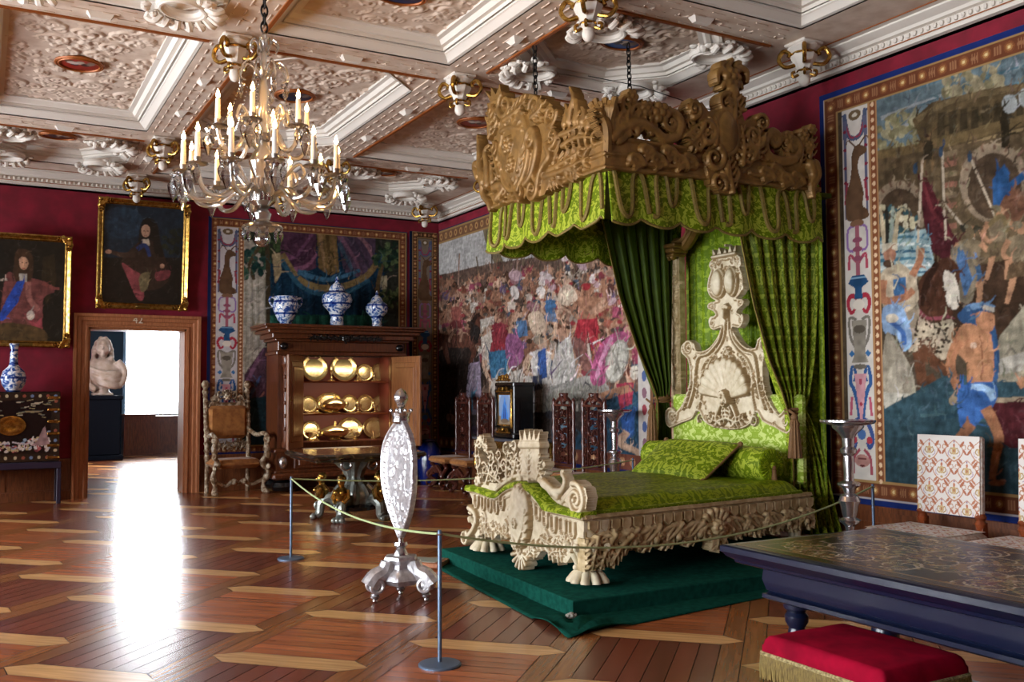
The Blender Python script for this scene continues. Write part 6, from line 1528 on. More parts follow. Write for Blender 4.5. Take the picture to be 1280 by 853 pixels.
# ------------------------------------------------------------------ curtains
def curtain(name, label, plane_y, rows, mats, nf, tie, tassel, depth):
    """rows = [(pixel y, left x, right x, fold depth factor)] measured on the curtain's plane"""
    L0 = on_y(rows[0][1], rows[0][0], plane_y); r = thing(name, label, 'curtain', (L0[0], plane_y, 0))
    ys = np.linspace(rows[0][0], rows[-1][0], 80); n = 150; P = np.zeros((80, n, 3))
    ry = [q[0] for q in rows]
    for i, py in enumerate(ys):
        xl, xr, fd = (np.interp(py, ry, [q[k] for q in rows]) for k in (1, 2, 3))
        A, B_ = on_y(xl, py, plane_y), on_y(xr, py, plane_y)
        for j in range(n):
            t = j / (n - 1); tt = t + .012 * math.sin(t * 23 + i * .03)
            f = math.sin(tt * nf * 2 * PI) * .7 + .3 * math.sin(tt * nf * 4 * PI + 1)
            p = A * (1 - t) + B_ * t
            P[i, j] = (p[0] - L0[0], -depth * fd * f, p[2])
    uv_sheet('drape', P, mats[0], r, .006, 1.6)
    ed = MB(); ed.tube([tuple(P[i, 0] + np.array((0, -.012, 0))) for i in range(0, 80, 2)], .024, 6, flat=.4); ed.build('edge_braid', M_BRAID, r)
    tp = on_y(*tie[:2], plane_y); rw = tie[2]; tm = MB()
    tm.torus((tp[0] - L0[0], 0, tp[2]), rw, .02, 24, 7, sy=.85); tm.torus((tp[0] - L0[0], 0, tp[2] - .035), rw * .98, .016, 24, 7, sy=.85)
    tm.tube(spline([(tp[0] - L0[0] + rw * .4, -rw * .6, tp[2]), (tp[0] - L0[0] + rw * .9, .05, tp[2] + .1), (tp[0] - L0[0] + rw * 1.3, .2, tp[2] + .25)]), .015, 6)
    tm.build('tieback', M_TASSEL, r)
    q0, q1 = on_y(*tassel[0], plane_y - .12), on_y(*tassel[1], plane_y - .12); h_ = q0[2] - q1[2]; ts_ = MB()
    ts_.ball((0, 0, -.03), .035, 12, 8); ts_.lathe([(.028, -.05), (.046, -.09), (.036, -.12), (.044, -.16), (.062, -h_), (.03, -h_)], 22, flute=.09, nf=11); ts_.tube([(0, .1, .05), (0, 0, .0), (0, 0, -.03)], .012, 6)
    ts_.build('tassel', M_TASSEL, r, loc=(q0[0] - L0[0], -.12, q0[2]))
    return r
curtain('bed_curtain', 'bright lime damask curtain tied back at the near side of the bed head', 6.46, [(285, 922, 1022, .5), (300, 924, 1021, .6), (380, 938, 1019, .8), (450, 956, 1014, 1), (490, 972, 1008, 1), (512, 981, 1005, .5), (530, 984, 1012, .9), (580, 986, 1028, 1), (650, 988, 1044, 1), (668, 988, 1050, 1)], (M_DAMASK,), 6.3, (993, 512, .085), ((993, 518), (993, 573)), .075)
curtain('bed_curtain', 'dark olive curtain tied back at the far side of the bed head', 8.32, [(275, 752, 842, .5), (290, 755, 841, .6), (370, 772, 841, .8), (440, 795, 840, 1), (480, 812, 839, 1), (500, 820, 837, .5), (530, 820, 838, .9), (580, 816, 840, 1), (605, 812, 842, 1)], (M_LINING,), 6.0, (828, 498, .085), ((815, 505), (815, 555)), .06)
bc = thing('bed_curtain', 'flat lime silk back cloth hanging behind the headboard', 'curtain', (6.93, 7.4, 0))
P = np.zeros((30, 120, 3))
for i in range(30):
    for j in range(120): P[i, j] = (.02 * math.sin(j * .9) + .008 * math.sin(j * 2.3), 1.0 - 2.0 * j / 119, 3.45 - 3.1 * i / 29)
uv_sheet('drape', P, damask('yellow_lime_silk', '66800f', '8fa62a', 2.2, .4), bc, .006)
# ------------------------------------------------------------------ more materials
M_SILVER = mat('chased_silver', 'dcdadc', 0.34, 0.75, col2='b8b6ba', nscale=30, bump=0.5, bscale=45, bdist=0.006)
M_SILVERP = mat('plain_silver', 'b9b6b8', 0.2, 0.92)
M_GILTS = mat('silver_gilt', 'ead7a6', 0.22, 0.9, col2='d6ba7c', nscale=12)
M_DELFT = None
M_STEEL = mat('grey_steel', '5d6f86', 0.4, 0.55)
M_ROPE = mat('pale_green_rope', '9fae7c', 0.8)
M_BLACKBLUE = mat('blue_black_lacquered_wood', '0e162e', 0.28, spec=0.5, coat=0.15)
M_EBONY = mat('black_ebony', '0b0a0c', 0.25, coat=0.3)
M_COBALT = mat('cobalt_glaze', '101d5e', 0.15, coat=0.5)
M_CRIMSON = mat('crimson_velvet', '98092a', 0.8, col2='760720', nscale=9, spec=.06, sheen=0.0, ramp=(0.3, 0.7))
M_FRINGE = mat('gold_bullion_fringe', '8a7436', 0.65, col2='5d4a1e', nscale=90, stretch=(3, 3, .3))
M_OCHRE = mat('ochre_plush', 'a87038', 0.85, col2='8a5628', nscale=14, sheen=0.1)
M_CHAIRWOOD = mat('carved_ivory_and_walnut', '6b5138', 0.4, col2='b9ab94', nscale=16, ramp=(0.45, 0.62))
M_REDWOOD = mat('dark_red_walnut', '542a20', 0.3, col2='3a1a14', nscale=14, coat=0.25)
M_BRONZE = mat('grey_bronze', 'a2a69e', 0.3, 0.6, col2='70746e', nscale=12)
M_STONE = mat('pale_marble', 'a8968a', 0.6, col2='94806f', nscale=8)

def delft(name, seed):
    if name in MATS: return MATS[name]
    k = NT(name); tc = k.n('ShaderNodeTexCoord'); mp = k.n('ShaderNodeMapping'); mp.inputs['Location'].default_value = (seed, seed, 0); k.l(tc, 'Object', mp, 'Vector')
    nz = k.n('ShaderNodeTexNoise'); nz.inputs['Scale'].default_value = 11; nz.inputs['Detail'].default_value = 3.5; nz.inputs['Distortion'].default_value = 1.8; k.l(mp, 'Vector', nz, 'Vector')
    r = k.n('ShaderNodeValToRGB'); e = r.color_ramp.elements; e[0].position = .40; e[0].color = lin4('24458f'); e[1].position = .56; e[1].color = lin4('e6e9ee'); x = e.new(.48); x.color = lin4('86a3cf')
    k.l(nz, 'Fac', r, 'Fac')
    wv = k.n('ShaderNodeTexWave', bands_direction='Z'); wv.inputs['Scale'].default_value = 1.6; k.l(tc, 'Object', wv, 'Vector')
    r2 = k.n('ShaderNodeValToRGB'); e = r2.color_ramp.elements; e[0].position = .04; e[0].color = lin4('3c5fa6'); e[1].position = .09; e[1].color = (1, 1, 1, 1); k.l(wv, 'Fac', r2, 'Fac')
    mx = k.n('ShaderNodeMix', data_type='RGBA', blend_type='MULTIPLY'); mx.inputs[0].default_value = 1.0; k.l(r, 'Color', mx, 6); k.l(r2, 'Color', mx, 7); k.t.links.new(mx.outputs[2], k.b.inputs['Base Color'])
    k.b.inputs['Roughness'].default_value = .12; k.b.inputs['Coat Weight'].default_value = .4
    MATS[name] = k.m; return k.m

# ------------------------------------------------------------------ tall walnut cabinet with its doors open
KY, KX0, KX1, KD = 14.9, 4.07, 6.22, 0.68
kas = thing('display_cabinet', 'tall walnut cabinet standing open with silver-gilt plate on its shelves', 'cabinet', ((KX0 + KX1) / 2, KY + KD / 2, 0))
KO = kas.location
def kb(m, a, b, e=0.0): 
    a = (a[0] - KO.x, a[1] - KO.y, a[2]); b = (b[0] - KO.x, b[1] - KO.y, b[2])
    return m.bbox(a, b, e) if e else m.box(a, b)
IX0, IX1, IZ0, IZ1 = 4.47, 5.97, 0.77, 2.16
m = MB(); Y1 = KY + KD
kb(m, (KX0, KY, .66), (IX0, Y1, 2.2)); kb(m, (IX1, KY, .66), (KX1, Y1, 2.2)); kb(m, (IX0, KY + .03, IZ1), (IX1, Y1, 2.2)); kb(m, (IX0, KY + .55, .66), (IX1, Y1, 2.2)); kb(m, (IX0, KY + .03, .66), (IX1, Y1, IZ0))
m.build('carcass', M_WALNUT, kas, smooth=0)
m = MB()                                             # cornice steps out over the doors
for z0, z1, o in ((2.16, 2.22, .03), (2.22, 2.38, .0), (2.38, 2.42, .06), (2.42, 2.5, .12), (2.5, 2.56, .2), (2.56, 2.6, .26), (2.6, 2.64, .28)): kb(m, (KX0 - o, KY - o, z0), (KX1 + o, Y1, z1), .012)
m.build('cornice', M_WALNUT, kas, smooth=30)
c = Carve(-.75, 2.2, .75, 2.62, .008)
for s in (-1, 1):
    for k in range(5): c.leaf(spline([(s * (.05 + k * .11), 2.32), (s * (.12 + k * .11), 2.35), (s * (.17 + k * .11), 2.31)]), .05); c.spiral(s * (.1 + k * .11), 2.35, .03, 1.3, k, s, .011)
c.flower(0, 2.33, .07, 7, .01); c.spiral(.03, 2.28, .03, 1.3); c.stroke([(0, 2.36), (0, 2.26)], .04, .02)
c.build('frieze_carving', M_EBONY, frame((0, KY - .002 - KO.y - .13, .1), (1, 0, 0), (0, 0, 1), (0, -1, 0)), kas, base=.0, back=.02)
for x in (KX0 + .09, KX1 - .1):
    q = MB(); q.ball((x - KO.x, KY - KO.y - .02, 2.3), (.07, .05, .06), 12, 8); q.ball((x - KO.x, KY - KO.y - .07, 2.3), (.03, .03, .03), 8, 6); q.build('frieze_mask', M_EBONY, kas)
m = MB()                                             # drawer stage, plinth
kb(m, (KX0 - .06, KY - .06, .62), (KX1 + .06, Y1, .68), .015); kb(m, (KX0 - .02, KY - .03, .3), (KX1 + .02, Y1, .62)); kb(m, (KX0 - .08, KY - .08, .2), (KX1 + .08, Y1, .3), .03); kb(m, (KX0 - .05, KY - .05, .3), (KX1 + .05, Y1, .34), .01)
m.build('base', M_WALNUT, kas, smooth=30)
for x0, x1 in ((KX0 + .25, KX0 + 1.02), (KX0 + 1.1, KX1 - .27)):
    q = MB(); kb(q, (x0, KY - .07, .36), (x1, KY - .02, .59), .02); kb(q, (x0 + .07, KY - .09, .41), (x1 - .07, KY - .06, .54), .015); dr = q.build('drawer', M_WALNUT, kas, smooth=30)
    q = MB(); q.torus(((x0 + x1) / 2 - KO.x, KY - .11 - KO.y, .46), .035, .008, 14, 6, axis='y'); q.build('ring_pull', M_GOLD, dr)
for x in (KX0 + .08, KX1 - .1):
    q = MB(); q.ball((x - KO.x, KY - KO.y - .06, .47), (.07, .06, .1), 12, 8); q.flute = 0; q.build('lion_mask', M_SILVERP, kas)
for x in (KX0 + .1, KX1 - .1):
    for y in (KY + .08, Y1 - .12):
        q = MB(); q.lathe([(.08, 0), (.15, .03), (.175, .09), (.15, .15), (.09, .185), (.1, .2)], 22); q.build('bun_foot', M_EBONY, kas, loc=(x - KO.x, y - KO.y, 0))
for x in (4.2, 6.1):                                   # twisted corner columns with carved drops
    q = MB(); q.lathe([(.07, .7), (.085, .76), (.06, .8), (.06, 1.95), (.085, 2.0), (.07, 2.05), (.09, 2.14)], 18)
    for k in range(16): q.ball((.05 * math.sin(k * 2.1), -.055, .86 + k * .068), (.03, .025, .034), 7, 5)
    q.build('column', M_WALNUT, kas, loc=(x - KO.x, KY - .06 - KO.y, 0))
for z in (1.22, 1.745): 
    q = MB(); kb(q, (IX0, KY + .1, z - .025), (IX1, KY + .55, z)); q.build('shelf', mat('shelf_wood', '8a4526', .35), kas, smooth=0)
q = MB(); kb(q, (IX0, KY + .545, IZ0), (IX1, KY + .549, IZ1)); kb(q, (IX0, KY + .08, IZ0), (IX0 + .004, KY + .549, IZ1)); kb(q, (IX1 - .004, KY + .08, IZ0), (IX1, KY + .549, IZ1)); kb(q, (IX0, KY + .08, IZ0), (IX1, KY + .549, IZ0 + .004)); q.build('red_lining', mat('red_brown_lining', '5c2110', .6), kas, smooth=0)
def kas_door(hx, ex, ey, nm):
    w_ = math.hypot(ex - hx, ey - KY); A = math.atan2(ey - KY, ex - hx)
    q = MB(); q.bbox((0, -.022, .7), (w_, .022, 2.15), .008)
    for s in (-1, 1):
        q.bbox((.09, s * .022 - .012, .8), (w_ - .09, s * .022 + .012, 2.05), .01); q.bbox((.14, s * .034 - .012, .88), (w_ - .14, s * .034 + .012, 1.97), .012)
    d = q.build('door', mat('polished_cabinet_door', '93603a', .35, col2='7a4a2a', nscale=6, stretch=(6, 6, .7)), kas, loc=(hx - KO.x, KY - KO.y - .025, 0), smooth=30, rot=(0, 0, A))
    h = MB(); h.ball((w_ - .05, .04, 1.45), .018, 8, 6); h.build('key_plate', M_GOLD, d)
    return d
kas_door(4.46, 4.06, 14.33, 'l'); kas_door(5.99, 6.17, 14.13, 'r')
for lz, le in ((2.13, 2.6), (1.71, 2.8), (1.185, 2.8)):  # warm fill lights added above each shelf to brighten the silver-gilt evenly
    lamp = bpy.data.lights.new('cabinet_strip_light', 'AREA'); lamp.shape = 'RECTANGLE'; lamp.size = 1.3; lamp.size_y = .03; lamp.energy = le; lamp.color = (1, .84, .6)
    lo = bpy.data.objects.new('cabinet_strip_light', lamp); COL.objects.link(lo); lo.location = (5.22, KY + .1, lz); lo.rotation_euler = (math.radians(30), 0, 0)
lm = MB(); kb(lm, (4.6, KY + .06, 2.14), (5.84, KY + .12, 2.16)); lm.build('lamp_strip', M_EBONY, kas, smooth=0)

# silver-gilt on the shelves: each piece its own thing
def kp(px, py, y=None): return on_y(px, py, KY + .42 if y is None else y)
S1, S2, S3 = 1.745, 1.22, IZ0 + .004
G1, G2, G3 = 'silver-gilt on the top shelf', 'silver-gilt on the middle shelf', 'silver-gilt on the bottom shelf'
def dish(label, px, shelf, r, grp, oval=1.0, depth=.05):
    """a dish propped upright at the back of a shelf: rim and well"""
    t = thing('gilt_dish', label, 'dish', (kp(px, 500)[0], KY + .47, shelf), 0, grp); t.rotation_euler = (math.radians(-12), 0, 0)
    M = T(0, 0, r) @ Rx(PI / 2) @ Matrix.Diagonal((oval, 1, 1, 1))
    q = MB(); q.lathe([(r, 0), (r * 1.0, .012), (r * .93, .02), (r * .86, .008), (r * .7, .004), (r * .66, -.002), (r * .9, -.012)], 36, M); q.build('rim', M_GILTS, t)
    q = MB(); q.lathe([(r * .68, .004), (r * .62, -.012), (.001, -.014), (.001, -.02), (r * .68, -.008)], 36, M); q.build('well', M_GILTS, t)
    q = MB()
    for k in range(30): a = 2 * PI * k / 30; q.ball(tuple(M @ Vector((r * .965 * math.cos(a), r * .965 * math.sin(a), .016))), r * .035, 6, 4)
    q.build('beaded_edge', M_GILTS, t)
    return t
def stem(label, px, shelf, h, grp, y=.24, kind=0):
    t = thing('gilt_candlestick' if kind == 0 else 'gilt_goblet', label, 'candlestick' if kind == 0 else 'goblet', (kp(px, 500, KY + y)[0], KY + y, shelf), 0, grp)
    pr = [(.06, 0), (.062, .01), (.03, .03), (.014, .05), (.026, h * .35), (.012, h * .45), (.018, h * .7), (.012, h * .8), (.034, h * .86), (.02, h * .88), (.024, h), (.001, h)] if kind == 0 else [(.05, 0), (.052, .01), (.014, .03), (.02, h * .4), (.014, h * .5), (.05, h * .65), (.058, h), (.05, h), (.04, h * .7), (.001, h * .62)]
    q = MB(); q.lathe(pr, 18); q.build('body', M_GILTS, t); return t
def tureen(label, px, shelf, grp, s=1.0):
    t = thing('gilt_tureen', label, 'tureen', (kp(px, 500, KY + .26)[0], KY + .26, shelf), 0, grp)
    q = MB(); q.lathe([(.09, 0), (.1, .015), (.06, .03), (.07, .05), (.15, .08), (.18, .12), (.185, .15), (.17, .16)], 26, sx=s * 1.15, sy=.8, flute=.03, nf=12); q.build('bowl', M_GILTS, t)
    q = MB(); q.lathe([(.185, .155), (.19, .165), (.15, .21), (.08, .24), (.03, .25)], 26, sx=s * 1.15, sy=.8, flute=.03, nf=12); ld = q.build('lid', M_GILTS, t)
    q = MB(); q.ball((0, 0, .27), .025, 10, 8); q.ball((0, 0, .3), .014, 8, 6); q.build('knob', M_GILTS, ld)
    for sg in (-1, 1):
        q = MB(); q.tube(spline([(sg * .19 * s, 0, .13), (sg * .25 * s, 0, .17), (sg * .26 * s, 0, .12), (sg * .2 * s, 0, .09)]), .012, 6); q.build('handle', M_GILTS, t)
dish('large round gilt dish at the left end of the top shelf', 395, S1, .23, G1); dish('large round gilt dish second from left on the top shelf', 432, S1, .235, G1); dish('small round gilt dish third from left on the top shelf', 458, S1, .155, G1); dish('small round gilt dish beside the open door on the top shelf', 477, S1, .16, G1)
stem('gilt candlestick between the two large dishes on the top shelf', 414, S1, .19, G1); stem('gilt candlestick left of the third dish on the top shelf', 447, S1, .17, G1); stem('gilt candlestick between the two small dishes on the top shelf', 468, S1, .15, G1)
dish('round gilt dish at the left end of the middle shelf', 388, S2, .15, G2); dish('wide oval gilt dish behind the tureen on the middle shelf', 414, S2, .175, G2, 1.3); dish('round gilt dish right of the tureen on the middle shelf', 439, S2, .155, G2); dish('round gilt dish second from the door on the middle shelf', 459, S2, .155, G2); dish('round gilt dish beside the open door on the middle shelf', 478, S2, .15, G2)
tureen('lidded gilt tureen on the middle shelf', 418, S2, G2, .9); stem('tall gilt candlestick left of the tureen on the middle shelf', 397, S2, .27, G2); stem('gilt goblet right of the tureen on the middle shelf', 448, S2, .15, G2, kind=1); stem('gilt goblet near the open door on the middle shelf', 469, S2, .14, G2, kind=1)
dish('round gilt dish at the left end of the bottom shelf', 391, S3, .165, G3); dish('oval gilt dish behind the tureen on the bottom shelf', 440, S3, .19, G3, 1.15); dish('dome shaped gilt dish beside the open door on the bottom shelf', 470, S3, .185, G3, 1.1)
tureen('large lidded gilt tureen on the bottom shelf', 419, S3, G3, 1.1); stem('gilt goblet in front of the left dish on the bottom shelf', 387, S3, .15, G3, kind=1); stem('gilt candlestick left of the tureen on the bottom shelf', 396, S3, .12, G3); stem('gilt goblet right of the tureen on the bottom shelf', 445, S3, .13, G3, kind=1); stem('gilt candlestick in front of the domed dish on the bottom shelf', 467, S3, .14, G3)

# three blue and white vases on the cabinet
VY = 15.22
x, z0 = on_y(357, 405, VY)[0], 2.64
v = thing('delft_vase', 'open two-handled blue and white vase at the left on the cabinet', 'vase', (x, VY, z0), 0, 'blue and white vases on the cabinet')
q = MB(); q.lathe([(.09, 0), (.11, .02), (.09, .05), (.13, .1), (.2, .25), (.21, .34), (.19, .42), (.17, .45), (.19, .48), (.17, .48), (.15, .44), (.001, .42)], 30); q.build('body', delft('delft_glaze', 0), v)
for s in (-1, 1):
    q = MB(); q.tube(spline([(s * .18, 0, .44), (s * .25, 0, .46), (s * .26, 0, .38), (s * .2, 0, .3)]), .016, 8); q.build('handle', delft('delft_glaze', 0), v)
def jar(label, px, s, sd):
    v = thing('delft_jar', label, 'vase', (on_y(px, 405, VY)[0], VY, 2.64), 0, 'blue and white vases on the cabinet')
    q = MB(); q.lathe([(.13 * s, 0), (.12 * s, .05 * s), (.11 * s, .18 * s), (.14 * s, .27 * s), (.24 * s, .38 * s), (.265 * s, .48 * s), (.24 * s, .57 * s), (.15 * s, .63 * s), (.12 * s, .65 * s)], 32); q.build('body', delft('delft_glaze_%d' % sd, sd * 3.1), v)
    q = MB(); q.lathe([(.135 * s, .645 * s), (.14 * s, .66 * s), (.11 * s, .72 * s), (.05 * s, .77 * s), (.03 * s, .79 * s)], 28); l = q.build('lid', delft('delft_glaze_%d' % sd, sd * 3.1), v)
    q = MB(); q.ball((0, 0, .82 * s), .04 * s, 12, 8); q.ball((0, 0, .87 * s), .02 * s, 8, 6); q.build('knob', delft('delft_glaze', 0), l)
jar('large lidded blue and white jar in the middle on the cabinet', 421, .96, 1); jar('smaller lidded blue and white jar at the right on the cabinet', 471, .73, 2)

# ------------------------------------------------------------------ carved armchair by the door
ch = thing('carved_armchair', 'ochre upholstered armchair with ornate carved frame between doorway and cabinet', 'chair', (3.47, 15.2, 0), .12)
q = MB()
for s in (-1, 1):
    q2 = MB(); q2.tube(spline([(s * .33, .28, 0), (s * .33, .27, .45), (s * .34, .3, 1.0), (s * .34, .36, 1.55)]), .035, 10); q2.lathe([(.045, 0), (.03, .03), (.055, .08), (.03, .13), (.06, .17), (.065, .21), (.03, .26)], 12, T(s * .34, .36, 1.5))
    for k in range(9): q2.ball((s * .34, .27 + k * .008, .55 + k * .11), (.045, .04, .035), 8, 6)
    q2.build('back_post', M_CHAIRWOOD, ch)
    q2 = MB(); q2.tube(spline([(s * .40, -.3, .02), (s * .38, -.26, .15), (s * .43, -.32, .32), (s * .36, -.28, .48), (s * .41, -.32, .65), (s * .40, -.3, .82)]), [.04 + .012 * math.sin(t * .8) for t in range(31)], 10)
    q2.ball((s * .40, -.33, .03), (.055, .07, .035), 10, 6); q2.ball((s * .41, -.33, .84), .06, 10, 8); q2.ball((s * .42, -.36, .6), (.05, .05, .06), 8, 6); q2.ball((s * .42, -.36, .42), (.035, .05, .05), 8, 6)
    q2.build('front_leg', M_CHAIRWOOD, ch)
    q2 = MB(); q2.tube(spline([(s * .34, .29, .98), (s * .38, .05, .9), (s * .41, -.2, .93), (s * .41, -.36, .87)]), .035, 9); q2.torus((s * .41, -.36, .84), .045, .02, 14, 7, axis='x'); q2.build('arm', M_CHAIRWOOD, ch)
c = Carve(-.36, 1.3, .36, 1.72, .008); c.fill([(-.31, 1.34), (.31, 1.34), (.27, 1.42), (-.27, 1.42)])
for s in (-1, 1):
    c.spiral(s * .2, 1.46, .06, 1.5, 0, s, .02); c.spiral(s * .1, 1.52, .06, 1.5, 2, -s, .02); c.leaf(spline([(s * .28, 1.38), (s * .22, 1.46), (s * .14, 1.55)]), .05); c.spiral(s * .28, 1.42, .04, 1.3, 1, s, .014)
c.shell(0, 1.5, .11, .4, PI - .4, 7); c.flower(0, 1.5, .06, 6, .02); c.clutter(30, .01, .02)
c.build('crest_rail', M_CHAIRWOOD, frame((0, .32, 0), (1, 0, 0), (0, 0, 1), (0, -1, 0)), ch, base=.01, back=.04)
q = MB(); q.bbox((-.31, .25, .84), (.31, .36, 1.36), .05); q.build('back_cushion', M_OCHRE, ch)
c = Carve(-.36, .62, .36, .86, .008)
for k in range(9): c.spiral(-.28 + .07 * k, .74 + .02 * (-1) ** k, .04, 1.4, k, (-1) ** k, .014); c.leaf(spline([(-.28 + .07 * k, .66), (-.26 + .07 * k, .74), (-.3 + .07 * k, .82)]), .035)
c.build('lower_back_rail', M_CHAIRWOOD, frame((0, .3, 0), (1, 0, 0), (0, 0, 1), (0, -1, 0)), ch, base=.01, back=.03)
q = MB(); q.bbox((-.36, -.3, .40), (.36, .28, .54), .06); q.build('seat', M_OCHRE, ch)
q = MB(); q.tube(spline([(-.38, -.27, .22), (-.2, -.2, .14), (-.08, -.24, .22), (0, -.2, .16), (.08, -.24, .22), (.2, -.2, .14), (.38, -.27, .22)]), .028, 8)
for x in (-.08, .08): q.ball((x, -.25, .2), .05, 8, 6)
q.build('stretcher', M_CHAIRWOOD, ch)

# ------------------------------------------------------------------ gilt bronze table with sphinx feet
TX, TY = 4.1, 11.45
gt = thing('pedestal_table', 'marble topped table on silvered column with gilt female busts and paw feet', 'table', (TX, TY, 0))
q = MB(); q.bbox((-.72, -.6, .775), (.73, .6, .84), .02); q.bbox((-.66, -.54, .74), (.67, .54, .78), .01); q.build('table_top', mat('dark_veined_marble', '2b1c14', .12, col2='6a5038', nscale=6, ramp=(.55, .75), coat=.5, distort=1.5), gt)
q = MB(); q.lathe([(.2, .16), (.24, .2), (.25, .28), (.22, .36), (.15, .44), (.11, .52), (.14, .6), (.22, .68), (.28, .74)], 40, flute=.1, nf=10)
for k in range(10):
    a = 2 * PI * k / 10; q.tube(spline([(.2 * math.cos(a), .2 * math.sin(a), .2), (.27 * math.cos(a), .27 * math.sin(a), .3), (.17 * math.cos(a), .17 * math.sin(a), .42)]), .03, 6)
q.build('column', M_BRONZE, gt)
for s in (-1, 1):
    q = MB(); q.torus((0, 0, 0), .06, .018, 16, 7, axis='y'); q.build('volute', M_SILVERP, gt, loc=(s * .17, -.2, .68))
for k in range(5):
    a = -PI / 2 + (k - 1.5) * 2 * PI / 5 - .1; x, y = math.cos(a), math.sin(a)
    q = MB(); q.tube(spline([(x * .15, y * .15, .2), (x * .3, y * .3, .26), (x * .4, y * .4, .2), (x * .42, y * .42, .08), (x * .46, y * .46, .05)]), [.08, .08, .08, .08, .078, .076, .074, .072, .07, .068, .066, .062, .06, .058, .056, .055, .055, .055, .055, .055, .055, .055, .055, .055, .05], 9)
    for t in (-.05, 0, .05): q.ball((x * .5 - y * t, y * .5 + x * t, .035), (.04, .04, .034), 8, 6)
    q.torus((x * .43, y * .43, .17), .05, .02, 14, 6, axis='y'); lg_ = q.build('paw_leg', M_BRONZE, gt)
    q = MB(); q.lathe([(.07, .26), (.085, .31), (.1, .36), (.06, .41), (.035, .43), (.04, .45)], 14, T(x * .4, y * .4, 0)); q.ball((x * .41, y * .41, .5), (.05, .052, .065), 12, 9); q.ball((x * .46, y * .46, .49), (.012, .012, .018), 6, 5); q.ball((x * .39, y * .39, .53), (.058, .058, .05), 10, 8)
    for t in (-1, 1): q.ball((x * .47 - y * .04 * t, y * .47 + x * .04 * t, .36), .035, 8, 6); q.tube([(x * .4 - y * .08 * t, y * .4 + x * .08 * t, .39), (x * .43 - y * .1 * t, y * .43 + x * .1 * t, .3), (x * .47 - y * .05 * t, y * .47 + x * .05 * t, .24)], .025, 6)
    q.build('gilt_bust', M_GOLD, lg_)
q = MB(); q.lathe([(.2, .1), (.3, .12), (.3, .16), (.22, .2)], 24); q.build('base_plate', M_EBONY, gt)

# ------------------------------------------------------------------ silver fire screen
fs = thing('fire_screen', 'chased silver fire screen, a pointed oval leaf on a three-footed silver stand', 'screen', (2.83, 6.85, 0))
az = math.atan2(2.83, 6.85); vd = np.array((math.sin(az), math.cos(az), 0)); rr = np.array((math.cos(az), -math.sin(az), 0)); th = math.radians(68)
us = rr * math.cos(th) - vd * math.sin(th); ns = -rr * math.sin(th) - vd * math.cos(th)
fz = lambda py: on_y(507, py, 6.85)[2]
zb, zt = fz(672), fz(527)
c = Carve(-.36, zb - .04, .36, zt + .08, .006); H_ = zt - zb; out = []
for k in range(41):
    f = k / 40; wv_ = .32 * (math.sin(PI / 2 * f / .55) ** .9 if f < .55 else math.cos(PI / 2 * .88 * ((f - .55) / .45) ** 1.7))
    out.append((wv_, zb + H_ * f))
full = out + [(-u, v) for u, v in out[::-1]]; c.fill(full, .0)
c.stroke(out, .014, .014, .006); c.stroke([(-u, v) for u, v in out], .014, .014, .006)
inn = [(u * .8, zb + H_ * .5 + (v - zb - H_ * .5) * .86) for u, v in out]; c.stroke(inn, .006, .006, .002); c.stroke([(-u, v) for u, v in inn], .006, .006, .002)
for u, v in out[2:-1:2]:
    for s in (-1, 1): c.dot(s * u * .9, zb + H_ * .5 + (v - zb - H_ * .5) * .93, .012, .006)
g_ = np.random.default_rng(4)
for _ in range(110):
    f = g_.uniform(.1, .95); wv_ = .24 * math.sin(PI * f); u = g_.uniform(-wv_, wv_); v = zb + H_ * f; R = g_.uniform(.012, .03)
    (c.spiral(u, v, R, 1.3, g_.uniform(0, 6), 1, R * .3, None, 0) if g_.random() < .6 else c.flower(u, v, R, 6))
c.build('leaf', M_SILVER, frame((0, 0, 0), tuple(us), (0, 0, 1), tuple(ns)), fs, base=.006, back=.006, both=True, bend=lambda u, v, n: (u, v, n + .22 * u * u))
q = MB(); q.lathe([(.05, zt - .02), (.075, zt + .0), (.07, zt + .03), (.085, zt + .07), (.06, zt + .07)], 16, sx=.9, sy=.9)
for k in range(8): a = 2 * PI * k / 8; q.ball((.082 * math.cos(a), .082 * math.sin(a), zt + .085), .017, 7, 5)
q.build('crown', M_SILVERP, fs)
q = MB(); q.lathe([(.014, zt + .07), (.016, zt + .1), (.035, zt + .115), (.03, zt + .125), (.055, zt + .165), (.058, zt + .195), (.035, zt + .235), (.008, zt + .255)], 18, flute=.03, nf=8); q.build('finial', M_SILVERP, fs)
zs = fz(693)
q = MB(); q.lathe([(.022, zb + .03), (.022, fz(677)), (.05, fz(677)), (.055, fz(681)), (.035, fz(685)), (.06, zs), (.06, zs - .02)], 18); q.lathe([(.02, zb - .02), (.02, fz(677))], 12); q.build('stem', M_SILVERP, fs)
q = MB(); q.lathe([(.12, .12), (.15, .16), (.13, .21), (.09, zs - .1), (.085, zs - .07), (.11, zs - .045), (.125, zs - .03), (.12, zs - .008), (.06, zs)], 24, flute=.08, nf=6); q.build('base_body', M_SILVER, fs)
